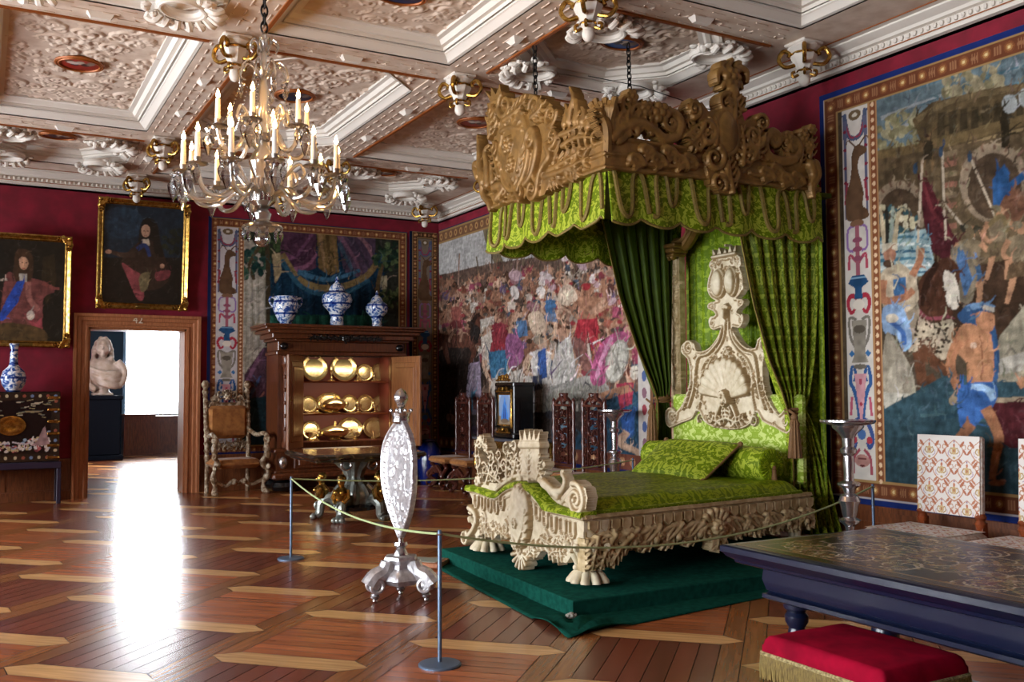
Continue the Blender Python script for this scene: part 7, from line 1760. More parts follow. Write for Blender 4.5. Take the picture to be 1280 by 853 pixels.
for k in range(3):
    a = az * -1 + math.radians((200, -20, 90)[k]); x, y = math.cos(a), math.sin(a)
    q = MB(); q.tube(spline([(x * .1, y * .1, zs - .03), (x * .10, y * .10, .29), (x * .13, y * .13, .22), (x * .20, y * .20, .18), (x * .245, y * .245, .12)]), [.05 + .03 * t / 24 for t in range(25)], 10, flat=1.0)
    side = Vector((-y, x, 0))
    for s in (-1, 1):
        cx_, cy_ = x * .205 + side.x * s * .055, y * .205 + side.y * s * .055
        M = T(cx_, cy_, .125) @ Rz(a)
        q.torus((0, 0, 0), .045, .016, 18, 7, M, axis='y'); q.ball((0, 0, 0), (.026, .014, .026), 10, 6, M)
    lg_ = q.build('scroll_leg', M_SILVER, fs)
    q = MB(); q.lathe([(.012, 0), (.02, .008), (.016, .02), (.036, .035), (.038, .05), (.02, .066), (.03, .075)], 16); q.build('ball_foot', M_SILVERP, lg_, loc=(x * .205, y * .205, 0))

# ------------------------------------------------------------------ rope barrier
def pole(label, x, y):
    r = thing('barrier_post', label, 'barrier post', (x, y, 0), 0, 'slim grey rope posts')
    q = MB(); q.lathe([(.125, 0), (.125, .008), (.118, .014), (.02, .02)], 40); q.build('base', M_STEEL, r)
    q = MB(); q.lathe([(.0125, .01), (.0125, .775), (.009, .78)], 14); q.build('post', M_STEEL, r)
    q = MB(); q.torus((0, 0, .755), .016, .005, 14, 6); q.build('rope_ring', M_SILVERP, r)
pole('near grey rope post right of the silver fire screen', 2.36, 5.12); pole('far grey rope post in front of the carved armchair', 2.6, 9.01); pole('grey rope post by the right wall beside the patterned chair', 6.66, 5.65); pole('grey rope post beyond the far side of the bed', 6.75, 9.2)
def rope(label, a, b, sag, via=None):
    pts = [tuple(np.array(a) * (1 - t) + np.array(b) * t - np.array((0, 0, 4 * sag * t * (1 - t)))) for t in np.linspace(0, 1, 40)]
    q = MB(); q.tube(pts, .0075, 7); o = q.build('barrier_rope', M_ROPE); tag(o, label, 'rope', 'barrier ropes')
PA, PB, PC, PD = (2.36, 5.105, .755), (2.6, 9.0, .755), (6.66, 5.64, .755), (6.74, 9.2, .755)
rope('pale rope sagging between the near post and the far post', (2.36, 5.135, .755), PB, .11); rope('pale rope along the near side of the bed to the right wall post', (2.375, 5.12, .755), (6.645, 5.65, .755), .25); rope('pale rope from the far post past the bed foot to the wall', (2.615, 9.01, .755), (6.735, 9.2, .755), .1)
# caption tray on the floor
a_ = math.atan2(.29, .29)
ct = thing('caption_tray', 'small wooden tray with a grey caption card on the floor by the dais', 'caption stand', (3.62, 7.95, .012), 0.75)
ct.location = (3.54, 8.03, .012); q = MB(); q.bbox((-.15, -.2, 0), (.15, .2, .045), .006); q.build('tray', M_CASING, ct, smooth=30)
q = MB(); q.box((-.11, -.16, .045), (.11, .16, .049)); q.build('card', mat('grey_card', '8f9488', .5), ct, smooth=0)

# ------------------------------------------------------------------ dark table in the foreground
tb2 = thing('inlaid_table', 'large blue-black table with inlaid marquetry top in the right foreground', 'table', (4.02, 2.7, 0))
X0, X1, Y0, Y1_ = 3.42 - 4.02, 4.62 - 4.02, 1.45 - 2.7, 3.9 - 2.7
q = MB(); q.bbox((X0 + .03, Y0 + .03, .745), (X1 - .03, Y1_ - .03, .78), .004)
q.sweep_rect(X0, Y0, X1, Y1_, [(.03, .779), (.012, .779), (0, .772), (0, .745), (.012, .735), (.022, .72), (.05, .705), (.055, .69), (.08, .68), (.15, .675)])
q.build('table_top', M_BLACKBLUE, tb2)
cv = Canvas(X1 - X0 - .1, Y1_ - Y0 - .1, .0075, '1d1511'); W_, H_ = X1 - X0 - .1, Y1_ - Y0 - .1; g_ = np.random.default_rng(12)
for o_, c_, t_ in ((.0, '8c6e48', .012), (.03, '3a2a1e', .05), (.085, '9a7c54', .008)):
    for p, r in (((o_, o_), (W_ - o_, o_ + t_)), ((o_, H_ - o_ - t_), (W_ - o_, H_ - o_)), ((o_, o_), (o_ + t_, H_ - o_)), ((W_ - o_ - t_, o_), (W_ - o_, H_ - o_))): cv.poly([p, (r[0], p[1]), r, (p[0], r[1])], c_, uv=True)
def vine(u, v, a, R, col):
    pts = [(u + (R * (1 - k / 20) + .01) * math.cos(a + k * .42), v + (R * (1 - k / 20) + .01) * math.sin(a + k * .42)) for k in range(20)]; cv.a_line(pts, .013, col, .006)
    for k in range(0, 18, 2): p = pts[k]; cv.a_blob(p[0] + .022 * math.cos(k), p[1] + .022 * math.sin(k), .016, .009, ['6d5a38', '8a7a58', '5a3030', '4a5a3a', 'a89468'][int(g_.integers(5))], rot=k)
for _ in range(64):
    u, v = g_.uniform(.12, W_ / 2), g_.uniform(.12, H_ - .12); R = g_.uniform(.05, .14); a = g_.uniform(0, 6); c_ = ['b8a890', '94826a', 'c4b498', '7a6650'][int(g_.integers(4))]; vine(u, v, a, R, c_)
    for k in range(9): p = (u + g_.normal(0, .06), v + g_.normal(0, .05)); cv.a_blob(*p, g_.uniform(.012, .03), g_.uniform(.01, .02), ['6a2a24', '7a5f34', '948862', '3f4a30', '94784c', '6a3a2c'][int(g_.integers(6))], rot=g_.uniform(0, 3))
[cv.a_blob(W_ / 2 - .02 - .16 * abs(math.cos(k)), H_ / 2 + .2 * math.sin(k), .03, .02, '8a7350', rot=k) for k in np.linspace(1.6, 4.7, 14)]
cv.a = np.where((cv.a[:, ::-1] - lin('1d1511')).sum(2, keepdims=True) > .001, cv.a[:, ::-1], cv.a)
mo_ = cv.sheet('marquetry', mat('polished_marquetry', 'ffffff', .26, attr='Col', spec=.35), frame((X0 + .05, Y0 + .05, .7815), (1, 0, 0), (0, 1, 0), (0, 0, 1)), tb2)
q = MB(); q.sweep_rect(X0, Y0, X1, Y1_, [(.15, .676), (.155, .66), (.15, .61), (.165, .555), (.175, .55), (.165, .54), (.15, .535), (.15, .515), (.17, .505), (.18, .50), (.28, .50)]); q.box((X0 + .2, Y0 + .2, .505), (X1 - .2, Y1_ - .2, .7)); q.build('frieze', M_BLACKBLUE, tb2)
for x in (X0 + .27, X1 - .27):
    for y in (Y0 + .27, Y1_ - .27):
        q = MB(); q.lathe([(.06, 0), (.075, .03), (.085, .08), (.06, .12), (.04, .15), (.05, .17), (.075, .24), (.07, .29), (.045, .34), (.04, .37), (.058, .40), (.06, .43), (.045, .45), (.065, .47), (.07, .505)], 22); q.build('leg', M_BLACKBLUE, tb2, loc=(x, y, 0))
q = MB(); q.bbox((X0 + .22, Y0 + .22, .08), (X0 + .32, Y1_ - .22, .13), .012); q.build('stretcher', M_BLACKBLUE, tb2); q = MB(); q.bbox((X1 - .32, Y0 + .22, .08), (X1 - .22, Y1_ - .22, .13), .012); q.build('stretcher', M_BLACKBLUE, tb2)
# crimson stool under its edge
st = thing('velvet_stool', 'crimson velvet stool with gold bullion fringe under the dark table edge', 'stool', (3.39, 2.96, 0), math.radians(0))
st.scale = (1, 1, .95)
sw_, sl = .255, .34
NU, NV = 40, 50; P = np.zeros((NV, NU, 3)); nn = smooth_noise(NV, NU, 8, 3)
for i in range(NV):
    for j in range(NU):
        a, b = j / (NU - 1) * 2 - 1, i / (NV - 1) * 2 - 1; ed = max(abs(a), abs(b)); k = max(0, (ed - .86) / .14)
        P[i, j] = (np.sign(a) * min(abs(a), .93) / .93 * sw_, np.sign(b) * min(abs(b), .95) / .95 * sl, .50 - .085 * k ** 1.6 + .012 * (1 - a * a) * (1 - b * b) + .005 * (nn[i, j] - .5))
grid_mesh('cushion', P, M_CRIMSON, st)
q = MB(); q.bbox((-sw_ + .01, -sl + .01, .32), (sw_ - .01, sl - .01, .43), .01); q.build('seat_frame', M_EBONY, st)
q = MB(); fg = MB(); g_ = np.random.default_rng(2)
def edge(p0, p1, n_):
    L_ = math.dist(p0, p1); d_ = ((p1[0] - p0[0]) / L_, (p1[1] - p0[1]) / L_); nn = (d_[1], -d_[0])
    q.tube([(p0[0] + nn[0] * .004, p0[1] + nn[1] * .004, .415), (p1[0] + nn[0] * .004, p1[1] + nn[1] * .004, .415)], .011, 6)
    for k in range(n_):
        t = (k + .5) / n_; x, y = p0[0] + d_[0] * L_ * t + nn[0] * .01, p0[1] + d_[1] * L_ * t + nn[1] * .01; j_ = g_.uniform(-.004, .004)
        fg.tube([(x, y, .41), (x + nn[0] * .006, y + nn[1] * .006, .37), (x + j_ * d_[0] + nn[0] * .003, y + j_ * d_[1] + nn[1] * .003, .305 + g_.uniform(-.006, .006))], .0052, 4, caps=False)
edge((-sw_, sl), (-sw_, -sl), 74); edge((-sw_, -sl), (sw_, -sl), 52); edge((sw_, -sl), (sw_, sl), 74); edge((sw_, sl), (-sw_, sl), 52)
q.build('braid', mat('cream_braid', 'b8a878', .7, col2='6a5a34', nscale=80), st); tag(fg.build('fringe', M_FRINGE, st), kind='stuff')
for sx in (-1, 1):
    for sy in (-1, 1):
        q = MB(); q.lathe([(.025, 0), (.03, .02), (.02, .05), (.032, .14), (.02, .22), (.03, .28), (.03, .33)], 14); q.build('leg', M_EBONY, st, loc=(sx * (sw_ - .05), sy * (sl - .05), 0))

# ------------------------------------------------------------------ patterned chairs along the right wall
def brocade():
    cv = Canvas(.6, .66, .0042, 'd8d2cc'); W_, H_ = .6, .66
    for r in range(-1, 4):
        for c_ in range(-1, 5):
            u, v = c_ * .24 + (.12 if r % 2 else 0), r * .165 + .01
            for s in (-1, 1):
                cv.a_line([(u, v - .06), (u + s * .05, v - .03), (u + s * .085, v + .03), (u + s * .05, v + .08), (u, v + .12)], .012, 'b98468', .006); cv.a_line([(u + s * .015, v), (u + s * .04, v + .02), (u + s * .03, v + .05), (u + s * .012, v + .04)], .009, 'a8854a')
                cv.a_blob(u + s * .075, v + .085, .034, .012, 'a8664a', rot=s * .9); cv.a_blob(u + s * .06, v - .055, .026, .010, 'b0765a', rot=-s * .8); cv.a_line([(u + s * .03, v - .02), (u + s * .055, v), (u + s * .05, v + .03)], .005, '9a7a9a')
            [cv.a_blob(u + s_ * .1, v + .02, .03, .010, 'a8664a', rot=s_ * 2.2) or cv.a_line([(u + s_ * .06, v + .06), (u + s_ * .1, v + .08), (u + s_ * .11, v + .05), (u + s_ * .09, v + .045)], .007, 'b07a58') for s_ in (-1, 1)]; cv.a_blob(u, v + .03, .022, .034, 'c2a878'); cv.a_blob(u, v + .03, .008, .014, 'a86a50'); cv.a_blob(u, v + .075, .010, .016, 'b4704e'); cv.a_blob(u, v - .03, .014, .010, 'b89868'); cv.a_blob(u, v + .105, .006, .01, '8a6a86')
    return cv
M_BROC = mat('woven_brocade', 'ffffff', .8, attr='Col', sheen=.05)
M_BROCP = mat('plain_brocade_edge', 'd2cbc2', .85, col2='b89a88', nscale=40)
BRO = brocade()
def pchair(label, y):
    r = thing('brocade_chair', label, 'chair', (6.42, y, 0), 0, 'white brocade chairs along the right wall')
    q = MB(); M = T(.27, 0, .60) @ Ry(.04); q.bbox((0, -.285, 0), (.06, .285, .62), .015, M); bk = q.build('back_rest', M_BROCP, r)
    BRO_s = BRO.sheet('brocade_cover', M_BROC, M @ frame((-.004, .28, 0), (0, -1, 0), (0, 0, 1), (-1, 0, 0)) @ Matrix.Diagonal((.56 / .6, .62 / .66, 1, 1)), bk)
    q = MB(); q.bbox((-.32, -.36, .4), (.26, .36, .5), .03); s_ = q.build('seat', M_BROCP, r)
    BRO.sheet('brocade_cover', M_BROC, frame((-.29, .34, .5035), (0, -1, 0), (1, 0, 0), (0, 0, 1)) @ Matrix.Diagonal((.68 / .6, .54 / .66, 1, 1)), s_)
    for s in (-1, 1):
        q = MB(); q.box((.28, s * .26 - .03, 0), (.34, s * .26 + .03, .56)); q.lathe([(.025, .5), (.045, .55), (.03, .58), (.045, .6), (.03, .63)], 12, T(.3, s * .26, 0)); q.build('back_leg', mat('orange_walnut', '8e4522', .35, col2='6a3018', nscale=12), r)
        q = MB(); q.lathe([(.03, 0), (.035, .03), (.02, .06), (.035, .15), (.02, .25), (.035, .3), (.03, .4)], 12, T(-.27, s * .3, 0)); q.build('front_leg', mat('orange_walnut', '8e4522', .35), r)
    return r
pc = pchair('white and rust brocade chair nearer the bed by the right wall', 4.95); dup(pc, (6.42, 4.08, 0), 0, 'white and rust brocade chair cut off at the right edge of the picture')

# ------------------------------------------------------------------ silver candle stands
def gueridon(label, x, y):
    r = thing('candle_stand', label, 'candle stand', (x, y, 0), 0, 'silver candle stands')
    q = MB(); q.lathe([(.05, 1.2), (.07, 1.235), (.12, 1.28), (.125, 1.3), (.2, 1.315), (.215, 1.33), (.215, 1.345), (.18, 1.345), (.001, 1.335)], 32); q.build('tray', M_SILVERP, r)
    q = MB(); q.lathe([(.05, .1), (.06, .16), (.04, .22), (.035, .3), (.045, .38), (.06, .41), (.05, .43), (.03, .45), (.04, .5), (.08, .535), (.085, .55), (.05, .57), (.06, .6), (.07, .66), (.085, .7), (.07, .74), (.04, .76), (.055, .8), (.09, .825), (.09, .84), (.04, .86), (.038, .92), (.045, 1.0), (.04, 1.06), (.06, 1.08), (.065, 1.11), (.045, 1.13), (.05, 1.2)], 24); q.build('stem', M_SILVERP, r)
    for k in range(3):
        a = k * 2.094 + .5; q = MB(); q.tube(spline([(.03 * math.cos(a), .03 * math.sin(a), .2), (.14 * math.cos(a), .14 * math.sin(a), .17), (.2 * math.cos(a), .2 * math.sin(a), .08), (.24 * math.cos(a), .24 * math.sin(a), .03)]), .03, 8); q.ball((.24 * math.cos(a), .24 * math.sin(a), .03), .035, 8, 6); q.build('scroll_foot', M_SILVERP, r)
    return r
g1 = gueridon('tall silver candle stand with round tray in front of the right tapestry', 6.07, 5.38); p = on_x(768, 511, 6.8); dup(g1, (6.8, p[1], 0), .6, 'tall silver candle stand beyond the bed beside the openwork chairs')

# ------------------------------------------------------------------ console with a black cabinet clock, behind the bed
cs = thing('gilt_console', 'grey topped console table with carved gilt base behind the bed', 'table', (6.8, 12.15, 0))
q = MB(); q.bbox((-.32, -.72, .85), (.32, .75, .9), .012); q.build('table_top', mat('grey_slab', '4a4c54', .2, coat=.3), cs)
c = Carve(-.8, .02, .8, .86, .009); c.fill([(-.72, .74), (.72, .74), (.72, .85), (-.72, .85)]); g_ = np.random.default_rng(8)
for s in (-1, 1):
    c.curl(spline([(s * .62, .1), (s * .5, .3), (s * .66, .5), (s * .6, .72)]), .06, s, .045); c.curl(spline([(s * .3, .2), (s * .2, .4), (s * .4, .6), (s * .3, .75)]), .06, -s, .04); c.leaf(spline([(s * .1, .3), (s * .3, .45), (s * .2, .7)]), .1)
for _ in range(60): u, v = g_.uniform(-.66, .66), g_.uniform(.12, .78); c.flower(u, v, g_.uniform(.03, .06), 6, .01) if g_.random() < .5 else c.spiral(u, v, g_.uniform(.03, .06), 1.4, u * 20, 1, .018)
c.stroke([(-.6, .12), (0, .2), (.6, .12)], .045, .045); c.stroke([(-.66, .04), (-.6, .12)], .05, .05); c.stroke([(.66, .04), (.6, .12)], .05, .05)
c.build('carved_base', M_GOLD, frame((-.27, 0, 0), (0, -1, 0), (0, 0, 1), (-1, 0, 0)), cs, base=.03, back=.05)
for s in (-1, 1):
    q = MB(); q.tube(spline([(.24, s * .62, 0), (.24, s * .58, .3), (.24, s * .66, .6), (.24, s * .62, .85)]), .045, 8); q.build('back_leg', M_GOLD, cs)
ck = thing('cabinet_clock', 'black ebony cabinet clock with a blue painted panel on the console', 'clock', (6.72, 12.0, .9))
q = MB(); q.bbox((-.16, -.26, .05), (.16, .26, .80), .01); q.bbox((-.19, -.29, .0), (.19, .29, .08), .015); q.bbox((-.18, -.28, .74), (.18, .28, .80), .012); q.build('case', M_EBONY, ck, smooth=30)
cv = Canvas(.34, .42, .006, '7b95bc'); cv.poly([(0, 0), (.34, 0), (.34, .1), (0, .12)], '8a7a66', .2, uv=True); cv.poly([(.05, .06), (.17, .40), (.29, .06)], '3a78c8', .3, uv=True); cv.poly([(.1, .06), (.17, .3), (.24, .06)], '1c3f86', .2, uv=True)
for k in range(5): cv.a_line([(.06 + k * .055, .05), (.06 + k * .055, .22 + .07 * (2 - abs(k - 2)))], .012, '5a93d8')
cv.poly([(0, .3), (.06, .42), (0, .42)], 'a8b8d0', uv=True); cv.poly([(.34, .3), (.28, .42), (.34, .42)], 'a8b8d0', uv=True); cv.a_blob(.17, .05, .12, .03, '6a5848')
cv.sheet('painted_panel', M_PAINT, frame((-.166, .17, .2), (0, -1, 0), (0, 0, 1), (-1, 0, 0)), ck)
q = MB()
q.sweep_rect(-.19, .18, .19, .64, [(0, 0), (0, .012), (.02, .012), (.02, 0)], Matrix(((0, 0, -1, -.162), (-1, 0, 0, 0), (0, 1, 0, 0), (0, 0, 0, 1)))); q.build('gilt_frame', M_GOLD, ck, smooth=0)
for zc_, R_ in ((.86, .045), (.70, .03), (.115, .03)):
    c = Carve(-.26, zc_ - .12, .26, zc_ + .14, .007); c.stroke([(-.2, zc_ - .03), (.2, zc_ - .03)], .014, .014)
    for s in (-1, 1): c.spiral(s * .1, zc_ + .01, R_, 1.4, 0, s, R_ / 3); c.leaf(spline([(s * .2, zc_ - .03), (s * .1, zc_), (s * .02, zc_ + R_)]), .035)
    c.flower(0, zc_ + .01, R_, 6, .01)
    c.build('gilt_mount', M_GOLD, frame((-.19, 0, 0), (0, -1, 0), (0, 0, 1), (-1, 0, 0)), ck, base=.006, back=.01)
for s in (-1, 1):
    q = MB(); q.lathe([(.02, .15), (.025, .17), (.016, .19), (.016, .66), (.025, .68), (.02, .7)], 12, T(-.18, s * .23, 0)); q.build('pillar', M_GOLD if s < 0 else M_EBONY, ck)

# ------------------------------------------------------------------ tall openwork chairs against the right wall
def hchair():
    r = thing('openwork_chair', 'x', 'chair', (6.75, 11.0, 0), 0, 'tall carved openwork chairs along the right wall')
    for s in (-1, 1):
        q = MB(); q.lathe([(.025, 0), (.03, .1), (.03, .45), (.035, .5), (.022, .53), (.03, .62), (.02, .66), (.032, .74), (.02, .8), (.03, .9), (.02, .97), (.032, 1.06), (.02, 1.13), (.03, 1.22), (.022, 1.3), (.035, 1.38), (.02, 1.42), (.028, 1.45), (.01, 1.48)], 12, T(.2, s * .25, 0)); q.build('back_post', M_REDWOOD, r)
        q = MB(); q.tube(spline([(-.27, s * .25, .02), (-.2, s * .22, .12), (-.31, s * .27, .22), (-.22, s * .24, .34), (-.26, s * .25, .42)]), .032, 8); q.torus((-.29, s * .26, .1), .05, .018, 14, 6, axis='y'); q.ball((-.28, s * .25, .03), .04, 8, 6); q.build('front_leg', M_REDWOOD, r)
    c = Carve(-.24, .55, .24, 1.55, .0075)
    for s in (-1, 1):
        c.stroke([(s * .12, .58), (s * .12, 1.38)], .014, .014)
        for k in range(6): v = .66 + k * .125; c.spiral(s * .055, v, .045, 1.5, k, s * (-1) ** k, .014); c.leaf(spline([(s * .2, v - .05), (s * .17, v), (s * .2, v + .06)]), .03); c.spiral(s * .18, v + .06, .03, 1.2, 1, s, .01)
        c.curl(spline([(s * .2, 1.4), (s * .14, 1.45), (s * .05, 1.5)]), .03, -s, .018); c.stroke([(s * .23, .58), (s * .01, .58)], .02, .02); c.stroke([(s * .23, 1.38), (s * .01, 1.38)], .018, .018)
    c.shell(0, 1.42, .1, .4, PI - .4, 7); c.flower(0, 1.43, .04, 6, .01); c.flower(0, .95, .05)
    c.build('openwork_back', M_REDWOOD, frame((.2, 0, 0), (0, -1, 0), (0, 0, 1), (-1, 0, 0)), r, base=.012, back=.02)
    q = MB(); q.bbox((-.3, -.29, .42), (.2, .29, .52), .03); q.build('seat', M_OCHRE, r)
    c = Carve(-.3, .1, .3, .42, .008); c.curl(spline([(-.24, .2), (-.1, .32), (0, .36)]), .05, -1, .025); c.curl(spline([(.24, .2), (.1, .32), (0, .36)]), .05, 1, .025); c.flower(0, .34, .05); c.spiral(-.12, .26, .05, 1.4); c.spiral(.12, .26, .05, 1.4, 3, -1)
    c.build('front_stretcher', M_REDWOOD, frame((-.27, 0, 0), (0, -1, 0), (0, 0, 1), (-1, 0, 0)), r, base=.012, back=.015)
    return r
h1 = hchair(); h1['label'] = 'tall carved openwork chair right of the clock, nearer the console'; h1.location = (6.72, 11.0, 0)
dup(h1, (6.72, 10.27, 0), 0, 'tall carved openwork chair beside the far silver candle stand'); dup(h1, (6.72, 14.1, 0), 0, 'low-lit openwork chair with pale seat nearest the dark corner'); dup(h1, (6.72, 13.3, 0), 0, 'low-lit openwork chair with pale seat just left of the gilt console')

# cobalt jar in the corner
cj = thing('cobalt_jar', 'tall cobalt blue jar on the floor in the dark corner', 'vase', (6.68, 14.92, 0)); q = MB(); q.lathe([(.14, 0), (.16, .03), (.2, .15), (.23, .4), (.2, .6), (.13, .7), (.11, .72), (.13, .75), (.1, .75), (.08, .7), (.001, .65)], 28); q.build('body', M_COBALT, cj)
q = MB(); q.torus((0, 0, .74), .115, .015, 24, 7); q.build('rim', M_COBALT, cj)

# ------------------------------------------------------------------ lacquer cabinet on its stand, and the bottle vase
LX0, LX1 = -.25, .99
lc = thing('lacquer_cabinet', 'black lacquer cabinet inlaid with pale figures on a dark stand, left of the door', 'cabinet', ((LX0 + LX1) / 2, 15.35, 0)); hw_ = (LX1 - LX0) / 2
q = MB(); q.bbox((-hw_, -.22, .6), (hw_, .24, 1.6), .01); q.build('box', M_EBONY, lc, smooth=30)
for sgn in (-1, 1):
    cv = Canvas(hw_, .98, .0075, '14110f'); W_, H_ = hw_, .98; g_ = np.random.default_rng(31 + sgn)
    for p, r in (((0, 0), (W_, .11)), ((0, H_ - .11), (W_, H_)), ((W_ - .11, 0), (W_, H_))): cv.poly([p, (r[0], p[1]), r, (p[0], r[1])], '2a2018', uv=True)
    for k in range(6): cv.a_blob(.06 + k * .1, .055, .022, .022, ['b8a888', '8a4a3a', '6a7a98'][k % 3]); cv.a_blob(.06 + k * .1, H_ - .055, .022, .022, ['b8a888', '8a4a3a', '6a7a98'][k % 3]); cv.a_blob(W_ - .055, .15 + k * .14, .022, .022, ['b8a888', '6a7a98', '8a4a3a'][k % 3])
    for _ in range(26): u, v = g_.uniform(.05, W_ - .15), g_.uniform(.62, .86); cv.a_line([(u, v), (u + g_.uniform(.04, .12), v + g_.uniform(-.01, .02))], .014, ['a89c88', '6a6a60', '8a7a5a'][int(g_.integers(3))])
    for _ in range(70):
        u = g_.uniform(.02, W_ - .14); v = .15 + g_.uniform(0, .3) * (u / W_ * .8 + .3); cv.a_blob(u, v, g_.uniform(.01, .035), g_.uniform(.01, .03), ['c9b8b0', 'a85a5a', '8a98a8', 'b09a70', '6a3038', 'd0c8c0'][int(g_.integers(6))], rot=g_.uniform(0, 3))
    cv.poly([(.25, .22), (.34, .3), (.4, .46), (.43, .5), (.46, .36), (.5, .22)], '9a7a7a', .4, uv=True); cv.a_line([(.02, .28), (.2, .25), (.34, .32)], .02, 'b8a8a8')
    if sgn > 0: pass
    A = frame((0, -.226, .61), (sgn, 0, 0), (0, 0, 1), (0, -1, 0)); d_ = cv.sheet('door', mat('inlaid_lacquer', 'ffffff', .2, attr='Col', coat=.5), A, lc)
    for k in range(6):
        q = MB(); z = .66 + k * .17; q.bbox((sgn * (hw_ - .09) - .07, -.235, z - .02), (sgn * (hw_ - .09) + .07, -.225, z + .02), .004); q.ball((sgn * (hw_ - .01), -.235, z), .018, 8, 6); q.build('hinge', M_GOLD, d_, smooth=30)
q = MB(); q.lathe([(.17, 0), (.17, .012), (.1, .02), (.08, .014), (.001, .016)], 30, T(0, -.226, 1.12) @ Rx(PI / 2) @ Matrix.Diagonal((1.1, .8, 1, 1))); q.build('lock_plate', M_GOLD, lc)
q = MB(); q.bbox((-hw_ - .03, -.25, .5), (hw_ + .03, .25, .6), .012); q.build('stand_apron', mat('blue_brown_lacquer', '2b2436', .3), lc, smooth=30)
for sx in (-1, 1):
    for sy in (-1, 1): q = MB(); q.bbox((sx * hw_ - .03, sy * .22 - .03, 0), (sx * hw_ + .03, sy * .22 + .03, .5), .008); q.build('leg', mat('blue_brown_lacquer', '2b2436', .3), lc, smooth=30)
bv = thing('bottle_vase', 'blue and white long necked bottle vase on the lacquer cabinet', 'vase', (on_y(17, 470, 15.3)[0], 15.3, 1.6))
q = MB(); q.lathe([(.09, 0), (.1, .02), (.15, .1), (.17, .19), (.14, .29), (.07, .36), (.055, .42), (.05, .6), (.06, .66), (.065, .68), (.05, .68), (.04, .6), (.001, .55)], 30); q.build('body', delft('delft_glaze_4', 9.0), bv)
q = MB(); q.torus((0, 0, .675), .06, .01, 24, 6); q.build('lip', delft('delft_glaze', 0), bv)

# ------------------------------------------------------------------ marble bust on a draped pedestal in the next room
pd = thing('bust_pedestal', 'dark pedestal under the marble bust in the next room', 'pedestal', (2.48, 24.1, 0))
q = MB(); q.bbox((-.42, -.36, 0), (.42, .36, .12), .02); q.bbox((-.36, -.3, .12), (.36, .3, 1.42), .02); q.build('shaft', mat('dark_navy_stone', '070a12', .7, spec=.08), pd, smooth=30); q = MB(); q.bbox((-.4, -.34, 1.40), (.4, .34, 1.5), .02); q.build('cap', mat('dark_navy_stone', '0e1420', .5), pd, smooth=30)
bu = thing('marble_bust', 'pale marble bust with curled wig and swirling drapery on the dark pedestal', 'bust', (2.46, 24.1, 1.5))
q = MB()
q.lathe([(.2, 0), (.22, .04), (.14, .12), (.16, .2)], 20); q.ball((0, 0, .52), (.34, .22, .36), 18, 12); q.ball((-.2, -.02, .62), (.2, .18, .2), 12, 9); q.ball((.22, .02, .6), (.2, .18, .2), 12, 9); q.lathe([(.1, .75), (.085, .9), (.09, 1.0)], 14)
for k in range(9):
    t = k / 8; q.tube(spline([(-.4 + .2 * t, -.1, .68 - .3 * t), (-.1 + .1 * t, -.28, .55 - .3 * t), (.25, -.24, .5 - .28 * t + .1 * math.sin(k * 2)), (.48 - .1 * t, -.05, .45 - .2 * t)]), .055 - .02 * (k % 2), 7)
q.tube(spline([(.3, -.1, .8), (.45, -.1, .6), (.42, -.12, .35), (.3, -.15, .2)]), .09, 8); q.tube(spline([(-.3, -.05, .75), (-.36, -.1, .5), (-.3, -.12, .25), (-.15, -.15, .12)]), .08, 8)
q.ball((.0, -.05, 1.1), (.15, .17, .21), 16, 12); q.tube([(-.03, -.20, 1.15), (-.04, -.24, 1.08), (-.03, -.21, 1.06)], [.02, .032, .02], 8); q.ball((-.02, -.19, 1.17), (.1, .05, .025), 10, 6); q.ball((-.02, -.2, 1.0), (.05, .035, .018), 8, 6); q.ball((-.02, -.18, .94), (.06, .05, .045), 8, 6); q.ball((.08, -.16, 1.06), (.05, .04, .05), 8, 6); q.ball((-.1, -.15, 1.06), (.05, .04, .05), 8, 6)
g_ = np.random.default_rng(3)
for k in range(130):
    a = g_.uniform(-.5, PI + .5); h_ = g_.uniform(.62, 1.36); rr_ = (.15 + .10 * (1.36 - h_)) * (1 - min(1, max(0, (h_ - 1.08) / .28)) ** 2 * .85); x, y = rr_ * math.cos(a), .04 + rr_ * math.sin(a) * .75; q.ball((x, y, h_), g_.uniform(.045, .075), 8, 6)
o = q.build('body', M_STONE, bu); md = o.modifiers.new('fuse', 'REMESH'); md.mode = 'VOXEL'; md.voxel_size = .02; md.use_smooth_shade = True; md = o.modifiers.new('soften', 'SMOOTH'); md.iterations = 3
q = MB(); q.bbox((-.22, -.2, -.0), (.22, .2, .06), .015); q.build('socle', M_STONE, bu, smooth=30)
